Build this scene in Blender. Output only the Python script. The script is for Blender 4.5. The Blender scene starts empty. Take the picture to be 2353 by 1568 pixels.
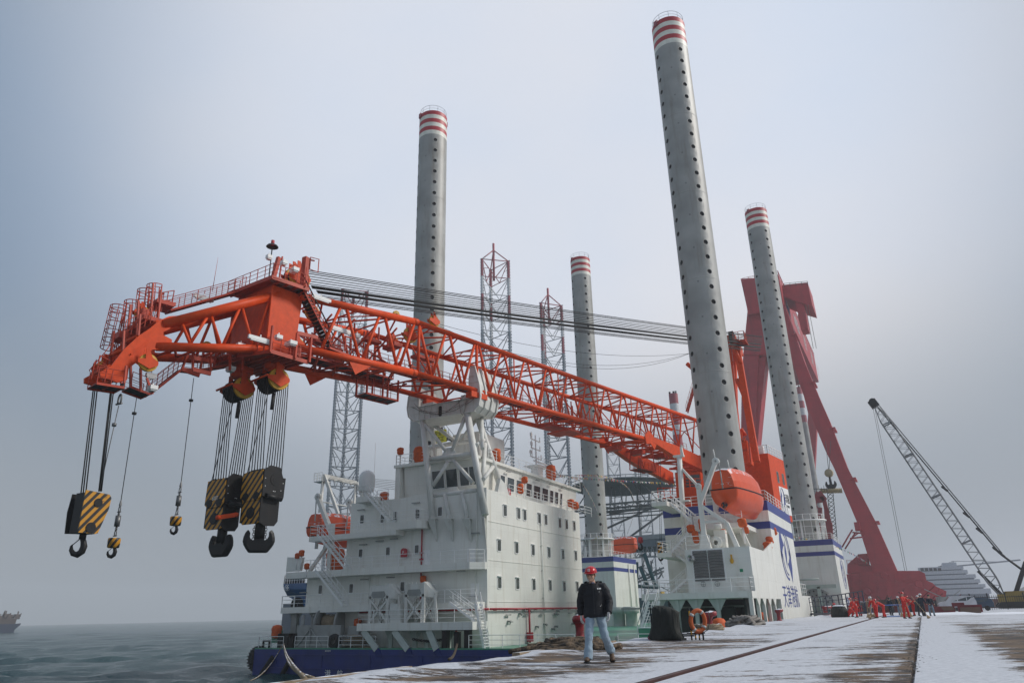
import bpy, math, random
from mathutils import Vector, Matrix
R = math.radians
random.seed(7)
scene = bpy.context.scene
col = scene.collection

# ---------------------------------------------------------------- camera
# world axes: X to the right of the quay edge (inland), Y along the quay, Z up, quay surface z = 0
FPX, CX, CY = 1645.0, 1176.0, 784.0            # focal length / centre in 2352 x 1568 pixels
up_c = Vector(((1081 - CX) / FPX, (CY + 3555) / FPX, -1.0)).normalized()
fw_c = Vector(((2120 - CX) / FPX, (CY - 1388.0) / FPX, -1.0)).normalized()
fw_c = (fw_c - up_c * fw_c.dot(up_c)).normalized()
rt_c = fw_c.cross(up_c)
ROT = Matrix((rt_c, fw_c, up_c))               # camera space -> world
EYE = Vector((0, 0, 1.0))
cam = bpy.data.cameras.new('camera')
cam.sensor_width = 36
cam.lens = FPX / 2352 * 36
cam.clip_start = 0.1
cam.clip_end = 30000
camo = bpy.data.objects.new('camera', cam)
col.objects.link(camo)
camo.matrix_world = Matrix.Translation(EYE) @ ROT.to_4x4()
scene.camera = camo

def ray(px, py): return ROT @ Vector(((px - CX) / FPX, (CY - py) / FPX, -1.0))
# measured points: where a sight line meets a real wall / deck plane of the scene
def on_x(px, py, x): d = ray(px, py); return EYE + d * ((x - EYE.x) / d.x)
def on_y(px, py, y): d = ray(px, py); return EYE + d * ((y - EYE.y) / d.y)
def on_z(px, py, z): d = ray(px, py); return EYE + d * ((z - EYE.z) / d.z)

# ---------------------------------------------------------------- light
SUN_EL, SUN_AZ = R(38), R(62)                  # azimuth measured from +Y towards +X
w = bpy.data.worlds.new('World'); scene.world = w; w.use_nodes = True
nt = w.node_tree; nt.nodes.clear()
N = nt.nodes.new; L = nt.links.new
out = N('ShaderNodeOutputWorld'); bg = N('ShaderNodeBackground'); bg.inputs[1].default_value = 0.10
sky = N('ShaderNodeTexSky'); sky.sky_type = 'NISHITA'; sky.sun_disc = False
sky.sun_elevation = SUN_EL; sky.sun_rotation = SUN_AZ; sky.dust_density = 4.0; sky.air_density = 1.2; sky.ozone_density = 1.5
tc = N('ShaderNodeTexCoord')
# thin overcast: soft grey-white veil mixed over the clear sky
mp = N('ShaderNodeMapping'); mp.inputs['Scale'].default_value = (1.0, 1.0, 1.6)
no = N('ShaderNodeTexNoise'); no.inputs['Scale'].default_value = 1.5; no.inputs['Detail'].default_value = 5; no.inputs['Roughness'].default_value = 0.42
L(tc.outputs['Generated'], mp.inputs[0]); L(mp.outputs[0], no.inputs['Vector'])
rp = N('ShaderNodeMapRange'); rp.inputs[1].default_value = 0.3; rp.inputs[2].default_value = 0.7; rp.inputs[3].default_value = 0.0; rp.inputs[4].default_value = 1.0
L(no.outputs[0], rp.inputs[0])
# veil is coloured brighter around the middle of the view, darker towards its sides
dp = N('ShaderNodeVectorMath'); dp.operation = 'DOT_PRODUCT'
bdir = Vector(ray(1290, 300)).normalized(); dp.inputs[1].default_value = bdir
L(tc.outputs['Generated'], dp.inputs[0])
gl = N('ShaderNodeMapRange'); gl.interpolation_type = 'SMOOTHSTEP'
gl.inputs[1].default_value = 0.73; gl.inputs[2].default_value = 0.97; gl.inputs[3].default_value = 0.0; gl.inputs[4].default_value = 1.0
L(dp.outputs['Value'], gl.inputs[0])
veil = N('ShaderNodeMix'); veil.data_type = 'RGBA'
veil.inputs[6].default_value = (2.4, 3.1, 3.95, 1); veil.inputs[7].default_value = (7.9, 8.3, 8.95, 1)
L(gl.outputs[0], veil.inputs[0])
cl = N('ShaderNodeMix'); cl.data_type = 'RGBA'; cl.blend_type = 'MIX'
tint = N('ShaderNodeMix'); tint.data_type = 'RGBA'
tint.inputs[6].default_value = (0.84, 0.93, 1.05, 1); tint.inputs[7].default_value = (1.13, 1.06, 1.01, 1)
L(rp.outputs[0], tint.inputs[0])
mul = N('ShaderNodeMix'); mul.data_type = 'RGBA'; mul.blend_type = 'MULTIPLY'; mul.inputs[0].default_value = 1
L(veil.outputs[2], mul.inputs[6]); L(tint.outputs[2], mul.inputs[7])
cl.inputs[0].default_value = 0.85
L(sky.outputs[0], cl.inputs[6]); L(mul.outputs[2], cl.inputs[7])
# horizon murk
sx = N('ShaderNodeSeparateXYZ'); L(tc.outputs['Generated'], sx.inputs[0])
hz = N('ShaderNodeMapRange'); hz.interpolation_type = 'SMOOTHSTEP'
hz.inputs[1].default_value = 0.0; hz.inputs[2].default_value = 0.42; hz.inputs[3].default_value = 1.0; hz.inputs[4].default_value = 0.0
L(sx.outputs[2], hz.inputs[0])
hm = N('ShaderNodeMix'); hm.data_type = 'RGBA'; hm.inputs[7].default_value = (3.1, 3.4, 3.75, 1)
L(hz.outputs[0], hm.inputs[0]); L(cl.outputs[2], hm.inputs[6])
L(hm.outputs[2], bg.inputs[0]); L(bg.outputs[0], out.inputs[0])
sl = bpy.data.lights.new('sun', 'SUN'); sl.energy = 2.4; sl.angle = R(14); sl.color = (1.0, 0.96, 0.9)
so = bpy.data.objects.new('sun', sl); col.objects.link(so)
sd = Vector((math.sin(SUN_AZ) * math.cos(SUN_EL), math.cos(SUN_AZ) * math.cos(SUN_EL), math.sin(SUN_EL)))
so.rotation_euler = sd.to_track_quat('Z', 'Y').to_euler()
vs = scene.view_settings; vs.view_transform = 'Standard'; vs.look = 'None'; vs.exposure = 0.06; vs.gamma = 1.0
scene.cycles.volume_bounces = 1
scene.cycles.max_bounces = 6

# ---------------------------------------------------------------- materials
MT = {}
def mat(name, rgb, rough=0.55, metal=0.0, var=0.12, scale=1.5, stain=None, samt=0.0, sscale=(3, 3, 0.4), bump=0.0, bscale=20, snow=0.0, spec=0.5, seams=None):
    """painted / plain surface with mottling, optional run-down stains, optional snow lying on faces that look up"""
    if name in MT: return MT[name]
    m = bpy.data.materials.new(name); m.use_nodes = True; t = m.node_tree; n = t.nodes; l = t.links
    b = n['Principled BSDF']; b.inputs['Roughness'].default_value = rough; b.inputs['Metallic'].default_value = metal
    b.inputs['Specular IOR Level'].default_value = spec
    geo = n.new('ShaderNodeNewGeometry')
    n1 = n.new('ShaderNodeTexNoise'); n1.inputs['Scale'].default_value = scale; n1.inputs['Detail'].default_value = 6
    l.new(geo.outputs['Position'], n1.inputs['Vector'])
    mr = n.new('ShaderNodeMapRange'); mr.inputs[1].default_value = 0.3; mr.inputs[2].default_value = 0.7
    mr.inputs[3].default_value = 1 - var; mr.inputs[4].default_value = 1 + var; l.new(n1.outputs[0], mr.inputs[0])
    mx = n.new('ShaderNodeVectorMath'); mx.operation = 'SCALE'; mx.inputs[0].default_value = rgb[:3]; l.new(mr.outputs[0], mx.inputs[3])
    colr = mx.outputs[0]; seam = None
    if seams:
        sp_ = n.new('ShaderNodeSeparateXYZ'); l.new(geo.outputs['Position'], sp_.inputs[0]); ad = n.new('ShaderNodeMath'); l.new(sp_.outputs[0], ad.inputs[0]); l.new(sp_.outputs[1], ad.inputs[1])
        cb = n.new('ShaderNodeCombineXYZ'); l.new(ad.outputs[0], cb.inputs[0]); l.new(sp_.outputs[2], cb.inputs[1])
        bt = n.new('ShaderNodeTexBrick'); bt.inputs['Scale'].default_value = 1.0; bt.inputs['Brick Width'].default_value = seams[0]; bt.inputs['Row Height'].default_value = seams[1]; bt.inputs['Mortar Size'].default_value = seams[2]; bt.inputs['Mortar Smooth'].default_value = .4
        bt.inputs['Color1'].default_value = (1, 1, 1, 1); bt.inputs['Color2'].default_value = (.965, .965, .965, 1); bt.inputs['Mortar'].default_value = (seams[3],) * 3 + (1,)
        l.new(cb.outputs[0], bt.inputs['Vector']); mb_ = n.new('ShaderNodeMix'); mb_.data_type = 'RGBA'; mb_.blend_type = 'MULTIPLY'; mb_.inputs[0].default_value = 1; l.new(colr, mb_.inputs[6]); l.new(bt.outputs[0], mb_.inputs[7]); colr = mb_.outputs[2]
        nb = n.new('ShaderNodeTexNoise'); nb.inputs['Scale'].default_value = .9; nb.inputs['Detail'].default_value = 2; l.new(geo.outputs['Position'], nb.inputs['Vector'])
        ma = n.new('ShaderNodeMath'); ma.operation = 'MULTIPLY_ADD'; l.new(nb.outputs[0], ma.inputs[0]); ma.inputs[1].default_value = 1.0; l.new(bt.outputs['Fac'], ma.inputs[2])
        bq = n.new('ShaderNodeBump'); bq.inputs['Strength'].default_value = .14; bq.inputs['Distance'].default_value = .05; l.new(ma.outputs[0], bq.inputs['Height']); l.new(bq.outputs[0], b.inputs['Normal'])
    if stain:
        mp = n.new('ShaderNodeMapping'); mp.inputs['Scale'].default_value = sscale; l.new(geo.outputs['Position'], mp.inputs[0])
        n2 = n.new('ShaderNodeTexNoise'); n2.inputs['Scale'].default_value = 1.0; n2.inputs['Detail'].default_value = 7; n2.inputs['Roughness'].default_value = 0.62
        l.new(mp.outputs[0], n2.inputs['Vector'])
        r2 = n.new('ShaderNodeMapRange'); r2.inputs[1].default_value = 0.52; r2.inputs[2].default_value = 0.78; r2.inputs[3].default_value = 0; r2.inputs[4].default_value = samt
        l.new(n2.outputs[0], r2.inputs[0])
        mm = n.new('ShaderNodeMix'); mm.data_type = 'RGBA'; l.new(r2.outputs[0], mm.inputs[0]); l.new(colr, mm.inputs[6]); mm.inputs[7].default_value = (*stain, 1)
        colr = mm.outputs[2]
    if snow > 0:
        s = n.new('ShaderNodeSeparateXYZ'); l.new(geo.outputs['Normal'], s.inputs[0])
        n3 = n.new('ShaderNodeTexNoise'); n3.inputs['Scale'].default_value = 2.2; n3.inputs['Detail'].default_value = 5; l.new(geo.outputs['Position'], n3.inputs['Vector'])
        a = n.new('ShaderNodeMath'); a.operation = 'MULTIPLY'; l.new(s.outputs[2], a.inputs[0]); l.new(n3.outputs[0], a.inputs[1])
        r3 = n.new('ShaderNodeMapRange'); r3.inputs[1].default_value = 0.5 - 0.2 * snow; r3.inputs[2].default_value = 0.56 - 0.2 * snow; l.new(a.outputs[0], r3.inputs[0])
        ms = n.new('ShaderNodeMix'); ms.data_type = 'RGBA'; l.new(r3.outputs[0], ms.inputs[0]); l.new(colr, ms.inputs[6]); ms.inputs[7].default_value = (0.78, 0.8, 0.85, 1)
        colr = ms.outputs[2]
    l.new(colr, b.inputs['Base Color'])
    if bump > 0:
        n4 = n.new('ShaderNodeTexNoise'); n4.inputs['Scale'].default_value = bscale; n4.inputs['Detail'].default_value = 4; l.new(geo.outputs['Position'], n4.inputs['Vector'])
        bp = n.new('ShaderNodeBump'); bp.inputs['Strength'].default_value = bump; bp.inputs['Distance'].default_value = 0.05
        l.new(n4.outputs[0], bp.inputs['Height']); l.new(bp.outputs[0], b.inputs['Normal'])
    MT[name] = m; return m

ORANGE = mat('crane orange paint', (0.69, 0.066, 0.006), 0.5, spec=.25, var=0.10, scale=2.5, stain=(0.36, 0.04, 0.012), samt=0.4, sscale=(2, 2, 1.2))
ORANGED = mat('walkway orange paint', (0.46, 0.04, 0.010), 0.5, var=0.2)
WHITE = mat('ship white paint', (0.80, 0.80, 0.745), 0.42, var=0.04, scale=0.6, stain=(0.47, 0.42, 0.32), samt=0.5, sscale=(1.8, 1.8, 0.16), seams=(4.2, 1.65, .012, .86))
WHITEG = mat('rest frame white paint', (0.70, 0.70, 0.66), 0.5, var=0.06, stain=(0.36, 0.29, 0.2), samt=0.5, sscale=(2.5, 2.5, 0.4))
RAILW = mat('white rail paint', (0.86, 0.86, 0.84), 0.5, var=0.05)
SHADEG = mat('pale green deck paint', (0.44, 0.49, 0.45), 0.5, var=0.1)
BLUE = mat('hull navy paint', (0.006, 0.022, 0.17), 0.45, var=0.18, scale=0.8, stain=(0.05, 0.06, 0.10), samt=0.4, sscale=(1.2, 1.2, 0.3))
STRIPE = mat('navy stripe paint', (0.03, 0.05, 0.24), 0.45, var=0.08)
GREENDK = mat('green deck coating', (0.05, 0.26, 0.16), 0.35, var=0.2)
STEEL = mat('leg grey steel', (0.35, 0.35, 0.33), 0.5, 0.05, var=0.18, scale=0.3, stain=(0.20, 0.165, 0.12), samt=0.7, sscale=(0.9, 0.9, 0.13))
HOLE = mat('dark pin hole', (0.075, 0.075, 0.075), 0.7)
RED = mat('red band paint', (0.46, 0.035, 0.045), 0.5)
BANDW = mat('cream band paint', (0.78, 0.77, 0.68), 0.5)
GANTRY = mat('gantry red paint', (0.43, 0.017, 0.026), 0.5, var=0.12, scale=0.3, snow=0.25, seams=(9, 3.2, .05, .8), stain=(.16, .02, .02), samt=.5, sscale=(.5, .5, .06))
BLACK = mat('black paint', (0.007, 0.007, 0.008), 0.5, var=0.3, stain=(.03, .02, .012), samt=.5, spec=.35)
DARK = mat('dark machinery', (0.035, 0.037, 0.04), 0.6, var=0.3)
ROPE = mat('steel rope', (0.018, 0.018, 0.019), 0.7)
YELLOW = mat('sheave yellow', (0.62, 0.33, 0.015), 0.5, var=0.2)
COVER = mat('orange canvas cover', (0.62, 0.10, 0.015), 0.75, var=0.2, scale=4, bump=0.5, bscale=9)
GREY = mat('machinery grey', (0.30, 0.31, 0.30), 0.5, var=0.15, stain=(0.2, 0.15, 0.09), samt=0.5)
LOUV = mat('louvre grey', (0.17, 0.165, 0.155), 0.6, var=0.15)
PIPER = mat('fire main red', (0.42, 0.015, 0.03), 0.4)
GALV = mat('galvanised lattice', (0.30, 0.33, 0.36), 0.5, 0.2, var=0.1)
GALVR = mat('lattice dull red', (0.36, 0.08, 0.10), 0.5)
GALVW = mat('lattice white', (0.62, 0.63, 0.64), 0.5)
LIFE = mat('lifeboat orange', (0.74, 0.085, 0.015), 0.32, var=0.06, snow=1.0)
LIFE2 = mat('lifeboat orange hull', (0.74, 0.085, 0.015), 0.28, var=0.06)
SNOWM = mat('lying snow', (0.80, 0.83, 0.88), 0.8, var=0.04)
WOOD = mat('raw wood', (0.42, 0.29, 0.16), 0.7, var=0.2)
HEMP = mat('mooring rope', (0.26, 0.20, 0.13), 0.85, var=0.3, scale=12, bump=0.6, bscale=30, snow=0.2)
GLASS = mat('dark window glass', (0.045, 0.06, 0.065), 0.12, var=0.25, scale=0.7, spec=0.8)
GLASSL = mat('port light glass', (0.085, 0.095, 0.09), 0.2, var=0.4, scale=2)
RUBBER = mat('black rubber', (0.014, 0.014, 0.015), 0.8, bump=0.5, bscale=8)

# ---------------------------------------------------------------- mesh helpers
class MB:
    def __init__(s): s.v = []; s.f = []; s.sm = []; s.mi = []; s.m = 0
    def add(s, vs, fs, smooth=False):
        o = len(s.v); s.v += [tuple(p) for p in vs]
        for f in fs: s.f.append([i + o for i in f]); s.sm.append(smooth); s.mi.append(s.m)
        return s
    def box(s, x0, x1, y0, y1, z0, z1):
        return s.add([(x, y, z) for z in (z0, z1) for (x, y) in ((x0, y0), (x1, y0), (x1, y1), (x0, y1))],
                     [(3, 2, 1, 0), (4, 5, 6, 7), (0, 1, 5, 4), (1, 2, 6, 5), (2, 3, 7, 6), (3, 0, 4, 7)])
    def obox(s, c, ax, h):
        c = Vector(c); a = [Vector(q) * k for q, k in zip(ax, h)]
        vs = [c + a[0] * i + a[1] * j + a[2] * k for k in (-1, 1) for (i, j) in ((-1, -1), (1, -1), (1, 1), (-1, 1))]
        return s.add(vs, [(3, 2, 1, 0), (4, 5, 6, 7), (0, 1, 5, 4), (1, 2, 6, 5), (2, 3, 7, 6), (3, 0, 4, 7)])
    def beam(s, p, q, w, h, upv=(0, 0, 1)):
        p, q = Vector(p), Vector(q); d = (q - p); ln = d.length
        if ln < 1e-6: return s
        d /= ln; u = Vector(upv)
        if abs(d.dot(u)) > 0.98: u = Vector((0, 1, 0))
        r = d.cross(u).normalized(); u = r.cross(d)
        return s.obox((p + q) / 2, (r, d, u), (w / 2, ln / 2, h / 2))
    def tube(s, p, q, r, n=6, r2=None, cap=True, smooth=True):
        p, q = Vector(p), Vector(q); d = q - p
        if d.length < 1e-6: return s
        d.normalize(); u = Vector((0, 0, 1)) if abs(d.z) < 0.95 else Vector((1, 0, 0))
        a = d.cross(u).normalized(); b = d.cross(a); r2 = r if r2 is None else r2
        vs = []
        for c, rr in ((p, r), (q, r2)):
            for i in range(n):
                t = 2 * math.pi * i / n; vs.append(c + (a * math.cos(t) + b * math.sin(t)) * rr)
        s.add(vs, [(i, (i + 1) % n, n + (i + 1) % n, n + i) for i in range(n)], smooth)
        if cap:
            o = len(s.v) - 2 * n
            for f in ([o + i for i in range(n)][::-1], [o + n + i for i in range(n)]): s.f.append(f); s.sm.append(False); s.mi.append(s.m)
        return s
    def path(s, pts, r, n=6, closed=False):
        pts = [Vector(p) for p in pts]; k = len(pts); vs = []; prev = None
        for i, p in enumerate(pts):
            if closed: d = pts[(i + 1) % k] - pts[i - 1]
            else: d = pts[min(i + 1, k - 1)] - pts[max(i - 1, 0)]
            if d.length < 1e-9: d = Vector((0, 0, 1))
            d.normalize()
            if prev is None:
                u = Vector((0, 0, 1)) if abs(d.z) < 0.9 else Vector((1, 0, 0)); a = d.cross(u).normalized()
            else: a = (prev - d * prev.dot(d)).normalized()
            prev = a; b = d.cross(a); rr = r[i] if isinstance(r, (list, tuple)) else r
            for j in range(n):
                t = 2 * math.pi * j / n; vs.append(p + (a * math.cos(t) + b * math.sin(t)) * rr)
        fs = [(i * n + j, i * n + (j + 1) % n, ((i + 1) % k) * n + (j + 1) % n, ((i + 1) % k) * n + j) for i in range(k if closed else k - 1) for j in range(n)]
        if not closed: fs += [tuple(range(n))[::-1], tuple((k - 1) * n + j for j in range(n))]
        return s.add(vs, fs, True)
    def prism(s, poly, ext):
        poly = [Vector(p) for p in poly]; ext = Vector(ext); n = len(poly)
        return s.add(poly + [p + ext for p in poly], [tuple(range(n))[::-1], tuple(range(n, 2 * n))] + [(i, (i + 1) % n, n + (i + 1) % n, n + i) for i in range(n)])
    def lathe(s, prof, o=(0, 0, 0), ax=(0, 0, 1), n=20, smooth=True, a0=0, a1=2 * math.pi):
        ax = Vector(ax).normalized(); u = Vector((1, 0, 0)) if abs(ax.x) < 0.9 else Vector((0, 1, 0))
        a = (u - ax * u.dot(ax)).normalized(); b = ax.cross(a); o = Vector(o); vs = []
        full = abs(a1 - a0 - 2 * math.pi) < 1e-6; m = n if full else n + 1
        for r, z in prof:
            for i in range(m):
                t = a0 + (a1 - a0) * i / n; vs.append(o + ax * z + (a * math.cos(t) + b * math.sin(t)) * r)
        fs = [(k * m + i, k * m + (i + 1) % m, (k + 1) * m + (i + 1) % m, (k + 1) * m + i) for k in range(len(prof) - 1) for i in range(m if full else n)]
        return s.add(vs, fs, smooth)
    def grid(s, rows, closed=False, smooth=True, caps=False):
        k = len(rows); n = len(rows[0]); vs = [p for r in rows for p in r]
        fs = [(i * n + j, i * n + (j + 1) % n, (i + 1) * n + (j + 1) % n, (i + 1) * n + j) for i in range(k - 1) for j in range(n if closed else n - 1)]
        if caps: fs += [tuple(range(n))[::-1], tuple((k - 1) * n + j for j in range(n))]
        return s.add(vs, fs, smooth)
    def build(s, name, mats, parent=None, label=None):
        if not isinstance(mats, (list, tuple)): mats = [mats]
        o0 = Vector((0, 0, 0)); p = parent
        while p is not None:
            o0 += Vector(p.location); p = p.parent
        me = bpy.data.meshes.new(name)
        me.from_pydata([tuple(Vector(v) - o0) for v in s.v], [], s.f)
        me.polygons.foreach_set('use_smooth', s.sm); me.polygons.foreach_set('material_index', s.mi)
        for m in mats: me.materials.append(m)
        me.update(); me.validate()
        import bmesh
        bm = bmesh.new(); bm.from_mesh(me); bmesh.ops.recalc_face_normals(bm, faces=bm.faces); bm.to_mesh(me); bm.free()
        o = bpy.data.objects.new(name, me); col.objects.link(o)
        if parent is not None: o.parent = parent
        if label: o['label'] = label
        return o
def thing(name, label, cat, loc=(0, 0, 0), rz=0.0, group=None):
    o = bpy.data.objects.new(name, None); o.empty_display_size = 0.3; col.objects.link(o); o.location = loc; o.rotation_euler = (0, 0, rz)
    o['label'] = label; o['category'] = cat
    if group: o['group'] = group
    return o
def tag(o, label, cat, group=None):
    o['label'] = label; o['category'] = cat
    if group: o['group'] = group
    return o
def struct(o, kind='structure'): o['kind'] = kind; return o
def dup(root, loc, rz=0.0, label=None, sc=None):
    def cp(o, par):
        c = o.copy(); col.objects.link(c); c.parent = par
        for ch in o.children: cp(ch, c)
        return c
    c = cp(root, None); c.location = loc; c.rotation_euler = (0, 0, rz)
    if sc: c.scale = (sc, sc, sc)
    if label: c['label'] = label
    return c
def rail(mb, pts, h=1.05, r=0.027, sp=1.6, rows=3, n=5, closed=False):
    pts = [Vector(p) for p in pts]
    if closed: pts = pts + [pts[0]]
    for a, b in zip(pts, pts[1:]):
        k = max(1, round((b - a).length / sp))
        for i in range(k + 1):
            p = a.lerp(b, i / k); mb.tube(p, p + Vector((0, 0, h)), r * 1.15, n, cap=False)
        for j in range(rows):
            z = Vector((0, 0, h * (1 - j / rows))); mb.tube(a + z, b + z, r if j == 0 else r * 0.7, n, cap=False)
def stairs(mb, a, b, side, width=0.8, rails=True, n=None, r=0.025):
    """flight from foot a to head b; side = unit vector across the flight"""
    a, b, side = Vector(a), Vector(b), Vector(side).normalized()
    n = n or max(4, int(abs(b.z - a.z) / 0.22))
    for k in (0, 1):
        o = side * width * k; mb.beam(a + o, b + o, 0.05, 0.2)
        if rails:
            z = Vector((0, 0, 0.95)); mb.tube(a + o + z, b + o + z, r, 5); mb.tube(a + o + z * .5, b + o + z * .5, r * .7, 5)
            for i in range(0, n + 1, 3):
                p = a.lerp(b, i / n) + o; mb.tube(p, p + z, r, 5)
    hd = Vector((b.x - a.x, b.y - a.y, 0)).normalized()
    for i in range(1, n):
        p = a.lerp(b, i / n) + side * width / 2; mb.obox(p, (side, hd, (0, 0, 1)), (width / 2, 0.12, 0.02))
def text_mb(s, size, thick=0.02):
    cu = bpy.data.curves.new('t', 'FONT'); cu.body = s; cu.size = size; cu.align_x = 'CENTER'; cu.align_y = 'CENTER'; cu.extrude = thick; cu.resolution_u = 3
    o = bpy.data.objects.new('t', cu); col.objects.link(o)
    dg = bpy.context.evaluated_depsgraph_get(); me = bpy.data.meshes.new_from_object(o.evaluated_get(dg))
    vs = [v.co.copy() for v in me.vertices]; fs = [tuple(p.vertices) for p in me.polygons]
    bpy.data.objects.remove(o); bpy.data.curves.remove(cu); bpy.data.meshes.remove(me)
    return vs, fs
def put_text(mb, s, size, c, rt, upv, thick=0.02, sx=1.0, sy=1.0):
    vs, fs = text_mb(s, size, thick); c, rt, upv = Vector(c), Vector(rt).normalized(), Vector(upv).normalized(); nn = rt.cross(upv)
    mb.add([c + rt * v.x * sx + upv * v.y * sy + nn * v.z for v in vs], fs)
# ================================================================ SETTING
def node_mat(name): 
    m = bpy.data.materials.new(name); m.use_nodes = True; return m, m.node_tree.nodes, m.node_tree.links, m.node_tree.nodes['Principled BSDF']
# snow-dusted quay -------------------------------------------------
m, n, l, b = node_mat('snow over asphalt')
geo = n.new('ShaderNodeNewGeometry'); sep = n.new('ShaderNodeSeparateXYZ'); l.new(geo.outputs['Position'], sep.inputs[0])
rot = n.new('ShaderNodeMapping'); rot.inputs['Rotation'].default_value = (0, 0, R(-28)); l.new(geo.outputs['Position'], rot.inputs[0])
def nz(scale, detail, src, rough=0.6, sc=(1, 1, 1)):
    mp = n.new('ShaderNodeMapping'); mp.inputs['Scale'].default_value = sc; l.new(src, mp.inputs[0])
    q = n.new('ShaderNodeTexNoise'); q.inputs['Scale'].default_value = scale; q.inputs['Detail'].default_value = detail; q.inputs['Roughness'].default_value = rough; l.new(mp.outputs[0], q.inputs['Vector']); return q.outputs[0]
def math_(op, a, b_=None, c=None):
    q = n.new('ShaderNodeMath'); q.operation = op
    for i, x in enumerate((a, b_, c)):
        if x is None: continue
        if isinstance(x, (int, float)): q.inputs[i].default_value = x
        else: l.new(x, q.inputs[i])
    return q.outputs[0]
def mrange(x, a, b2, c=0, d=1, sm=False):
    q = n.new('ShaderNodeMapRange'); l.new(x, q.inputs[0]); 
    if sm: q.interpolation_type = 'SMOOTHSTEP'
    for i, k in enumerate((a, b2, c, d)): q.inputs[i + 1].default_value = k
    return q.outputs[0]
fine = nz(7.0, 9, rot.outputs[0], 0.78, (0.4, 1.5, 1)); mid = nz(1.5, 8, rot.outputs[0], 0.72, (0.36, 1.0, 1)); big = nz(0.30, 3, rot.outputs[0], 0.5, (0.7, 1, 1))
cov = math_('ADD', math_('ADD', math_('MULTIPLY', fine, 0.42), math_('MULTIPLY', mid, 0.50)), math_('MULTIPLY', big, 0.34))   # ~0.63 mean
X, Y = sep.outputs[0], sep.outputs[1]
# worn area beside the edge close to the viewer, one left of the joint, and the wide one right of the joint
worn1 = math_('MULTIPLY', math_('MULTIPLY', mrange(X, -8.9, -8.0, 0, 1, True), mrange(X, -5.9, -4.4, 1, 0.15, True)), mrange(Y, 17, 40, 1, 0.1, True))
worn3 = math_('MULTIPLY', math_('MULTIPLY', mrange(X, -2.6, -0.9, 0, 1, True), mrange(X, -0.34, -0.30, 1, 0)), mrange(Y, 15, 44, 1, 0.35, True))
worn2 = math_('MULTIPLY', mrange(X, 0.7, 1.7, 0, 1, True), mrange(Y, 24, 60, 1, 0.1, True))
thr = math_('ADD', math_('ADD', math_('ADD', 0.547, math_('MULTIPLY', worn1, 0.105)), math_('MULTIPLY', worn2, 0.155)), math_('MULTIPLY', worn3, 0.085))
# snow piled along the very edge, on both sides of the rail and right of the joint
ridge = mrange(X, -8.5, -9.1, 0, 0.14, True); thr = math_('SUBTRACT', thr, ridge)
rl_ = math_('ABSOLUTE', math_('ADD', X, 3.84)); thr = math_('SUBTRACT', thr, mrange(rl_, 0.25, 0.6, 0.2, 0, True))
jr = math_('ABSOLUTE', math_('SUBTRACT', X, 0.15)); thr = math_('SUBTRACT', thr, mrange(jr, 0.3, 0.55, 0.12, 0, True))
jd = math_('ABSOLUTE', math_('ADD', X, 0.40)); thr = math_('ADD', thr, mrange(jd, 0.04, 0.26, 0.055, 0, True))
mask = mrange(math_('SUBTRACT', cov, thr), -0.003, 0.007)
ac = n.new('ShaderNodeMix'); ac.data_type = 'RGBA'; l.new(mrange(nz(0.8, 6, rot.outputs[0], .65), 0.46, 0.56), ac.inputs[0]); ac.inputs[6].default_value = (0.030, 0.024, 0.022, 1); ac.inputs[7].default_value = (0.135, 0.088, 0.050, 1)
sc_ = n.new('ShaderNodeMix'); sc_.data_type = 'RGBA'; l.new(mrange(nz(14, 8, rot.outputs[0], .75, (.5, 1.3, 1)), .35, .65), sc_.inputs[0]); sc_.inputs[6].default_value = (0.38, 0.40, 0.44, 1); sc_.inputs[7].default_value = (0.70, 0.72, 0.76, 1)
fx = n.new('ShaderNodeMix'); fx.data_type = 'RGBA'; l.new(mask, fx.inputs[0]); l.new(ac.outputs[2], fx.inputs[6]); l.new(sc_.outputs[2], fx.inputs[7])
l.new(fx.outputs[2], b.inputs['Base Color']); b.inputs['Roughness'].default_value = 0.8
bp = n.new('ShaderNodeBump'); bp.inputs['Strength'].default_value = 0.6; bp.inputs['Distance'].default_value = 0.02
l.new(math_('ADD', mask, math_('MULTIPLY', fine, 0.5)), bp.inputs['Height']); l.new(bp.outputs[0], b.inputs['Normal'])
SNOWQ = m
EDGE = [(-9.05, -30), (-9.05, 8), (-9.3, 18), (-9.6, 30), (-10.1, 45), (-10.6, 62), (-10.9, 100), (-11.0, 250), (-11.0, 330)]
def edge_x(y):
    for (x0, y0), (x1, y1) in zip(EDGE, EDGE[1:]):
        if y0 <= y <= y1: return x0 + (x1 - x0) * (y - y0) / (y1 - y0)
    return EDGE[-1][0]
# quay slab: fine strip by the edge (slightly bumpy snow lip), then broad sheet; joint is a real step
q = MB(); random.seed(3)
ys = [-30, 0, 4] + [6 + 0.35 * i for i in range(110)] + [46 + 2 * i for i in range(60)] + [170, 250, 330]
rows = []
for y in ys:
    ex = edge_x(y); wv = 0.10 * math.sin(y * 0.9) + 0.07 * math.sin(y * 2.3 + 1) + 0.05 * math.sin(y * 5.1)
    lip = 0.035 + 0.03 * math.sin(y * 0.7) + 0.02 * math.sin(y * 2.9)
    rows.append([(ex, y, -6), (ex, y, -0.02), (ex + .04, y, 0.0), (ex + .16 + wv * .5, y, 0.012), (ex + .32 + wv, y, 0.03 + lip), (ex + .7 + wv, y, 0.045 + lip), (ex + 1.5, y, 0.02), (ex + 2.6, y, 0), (-3.98, y, 0)])
q.grid(rows)
struct(q.build('quay', SNOWQ))
q = MB()
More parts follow.
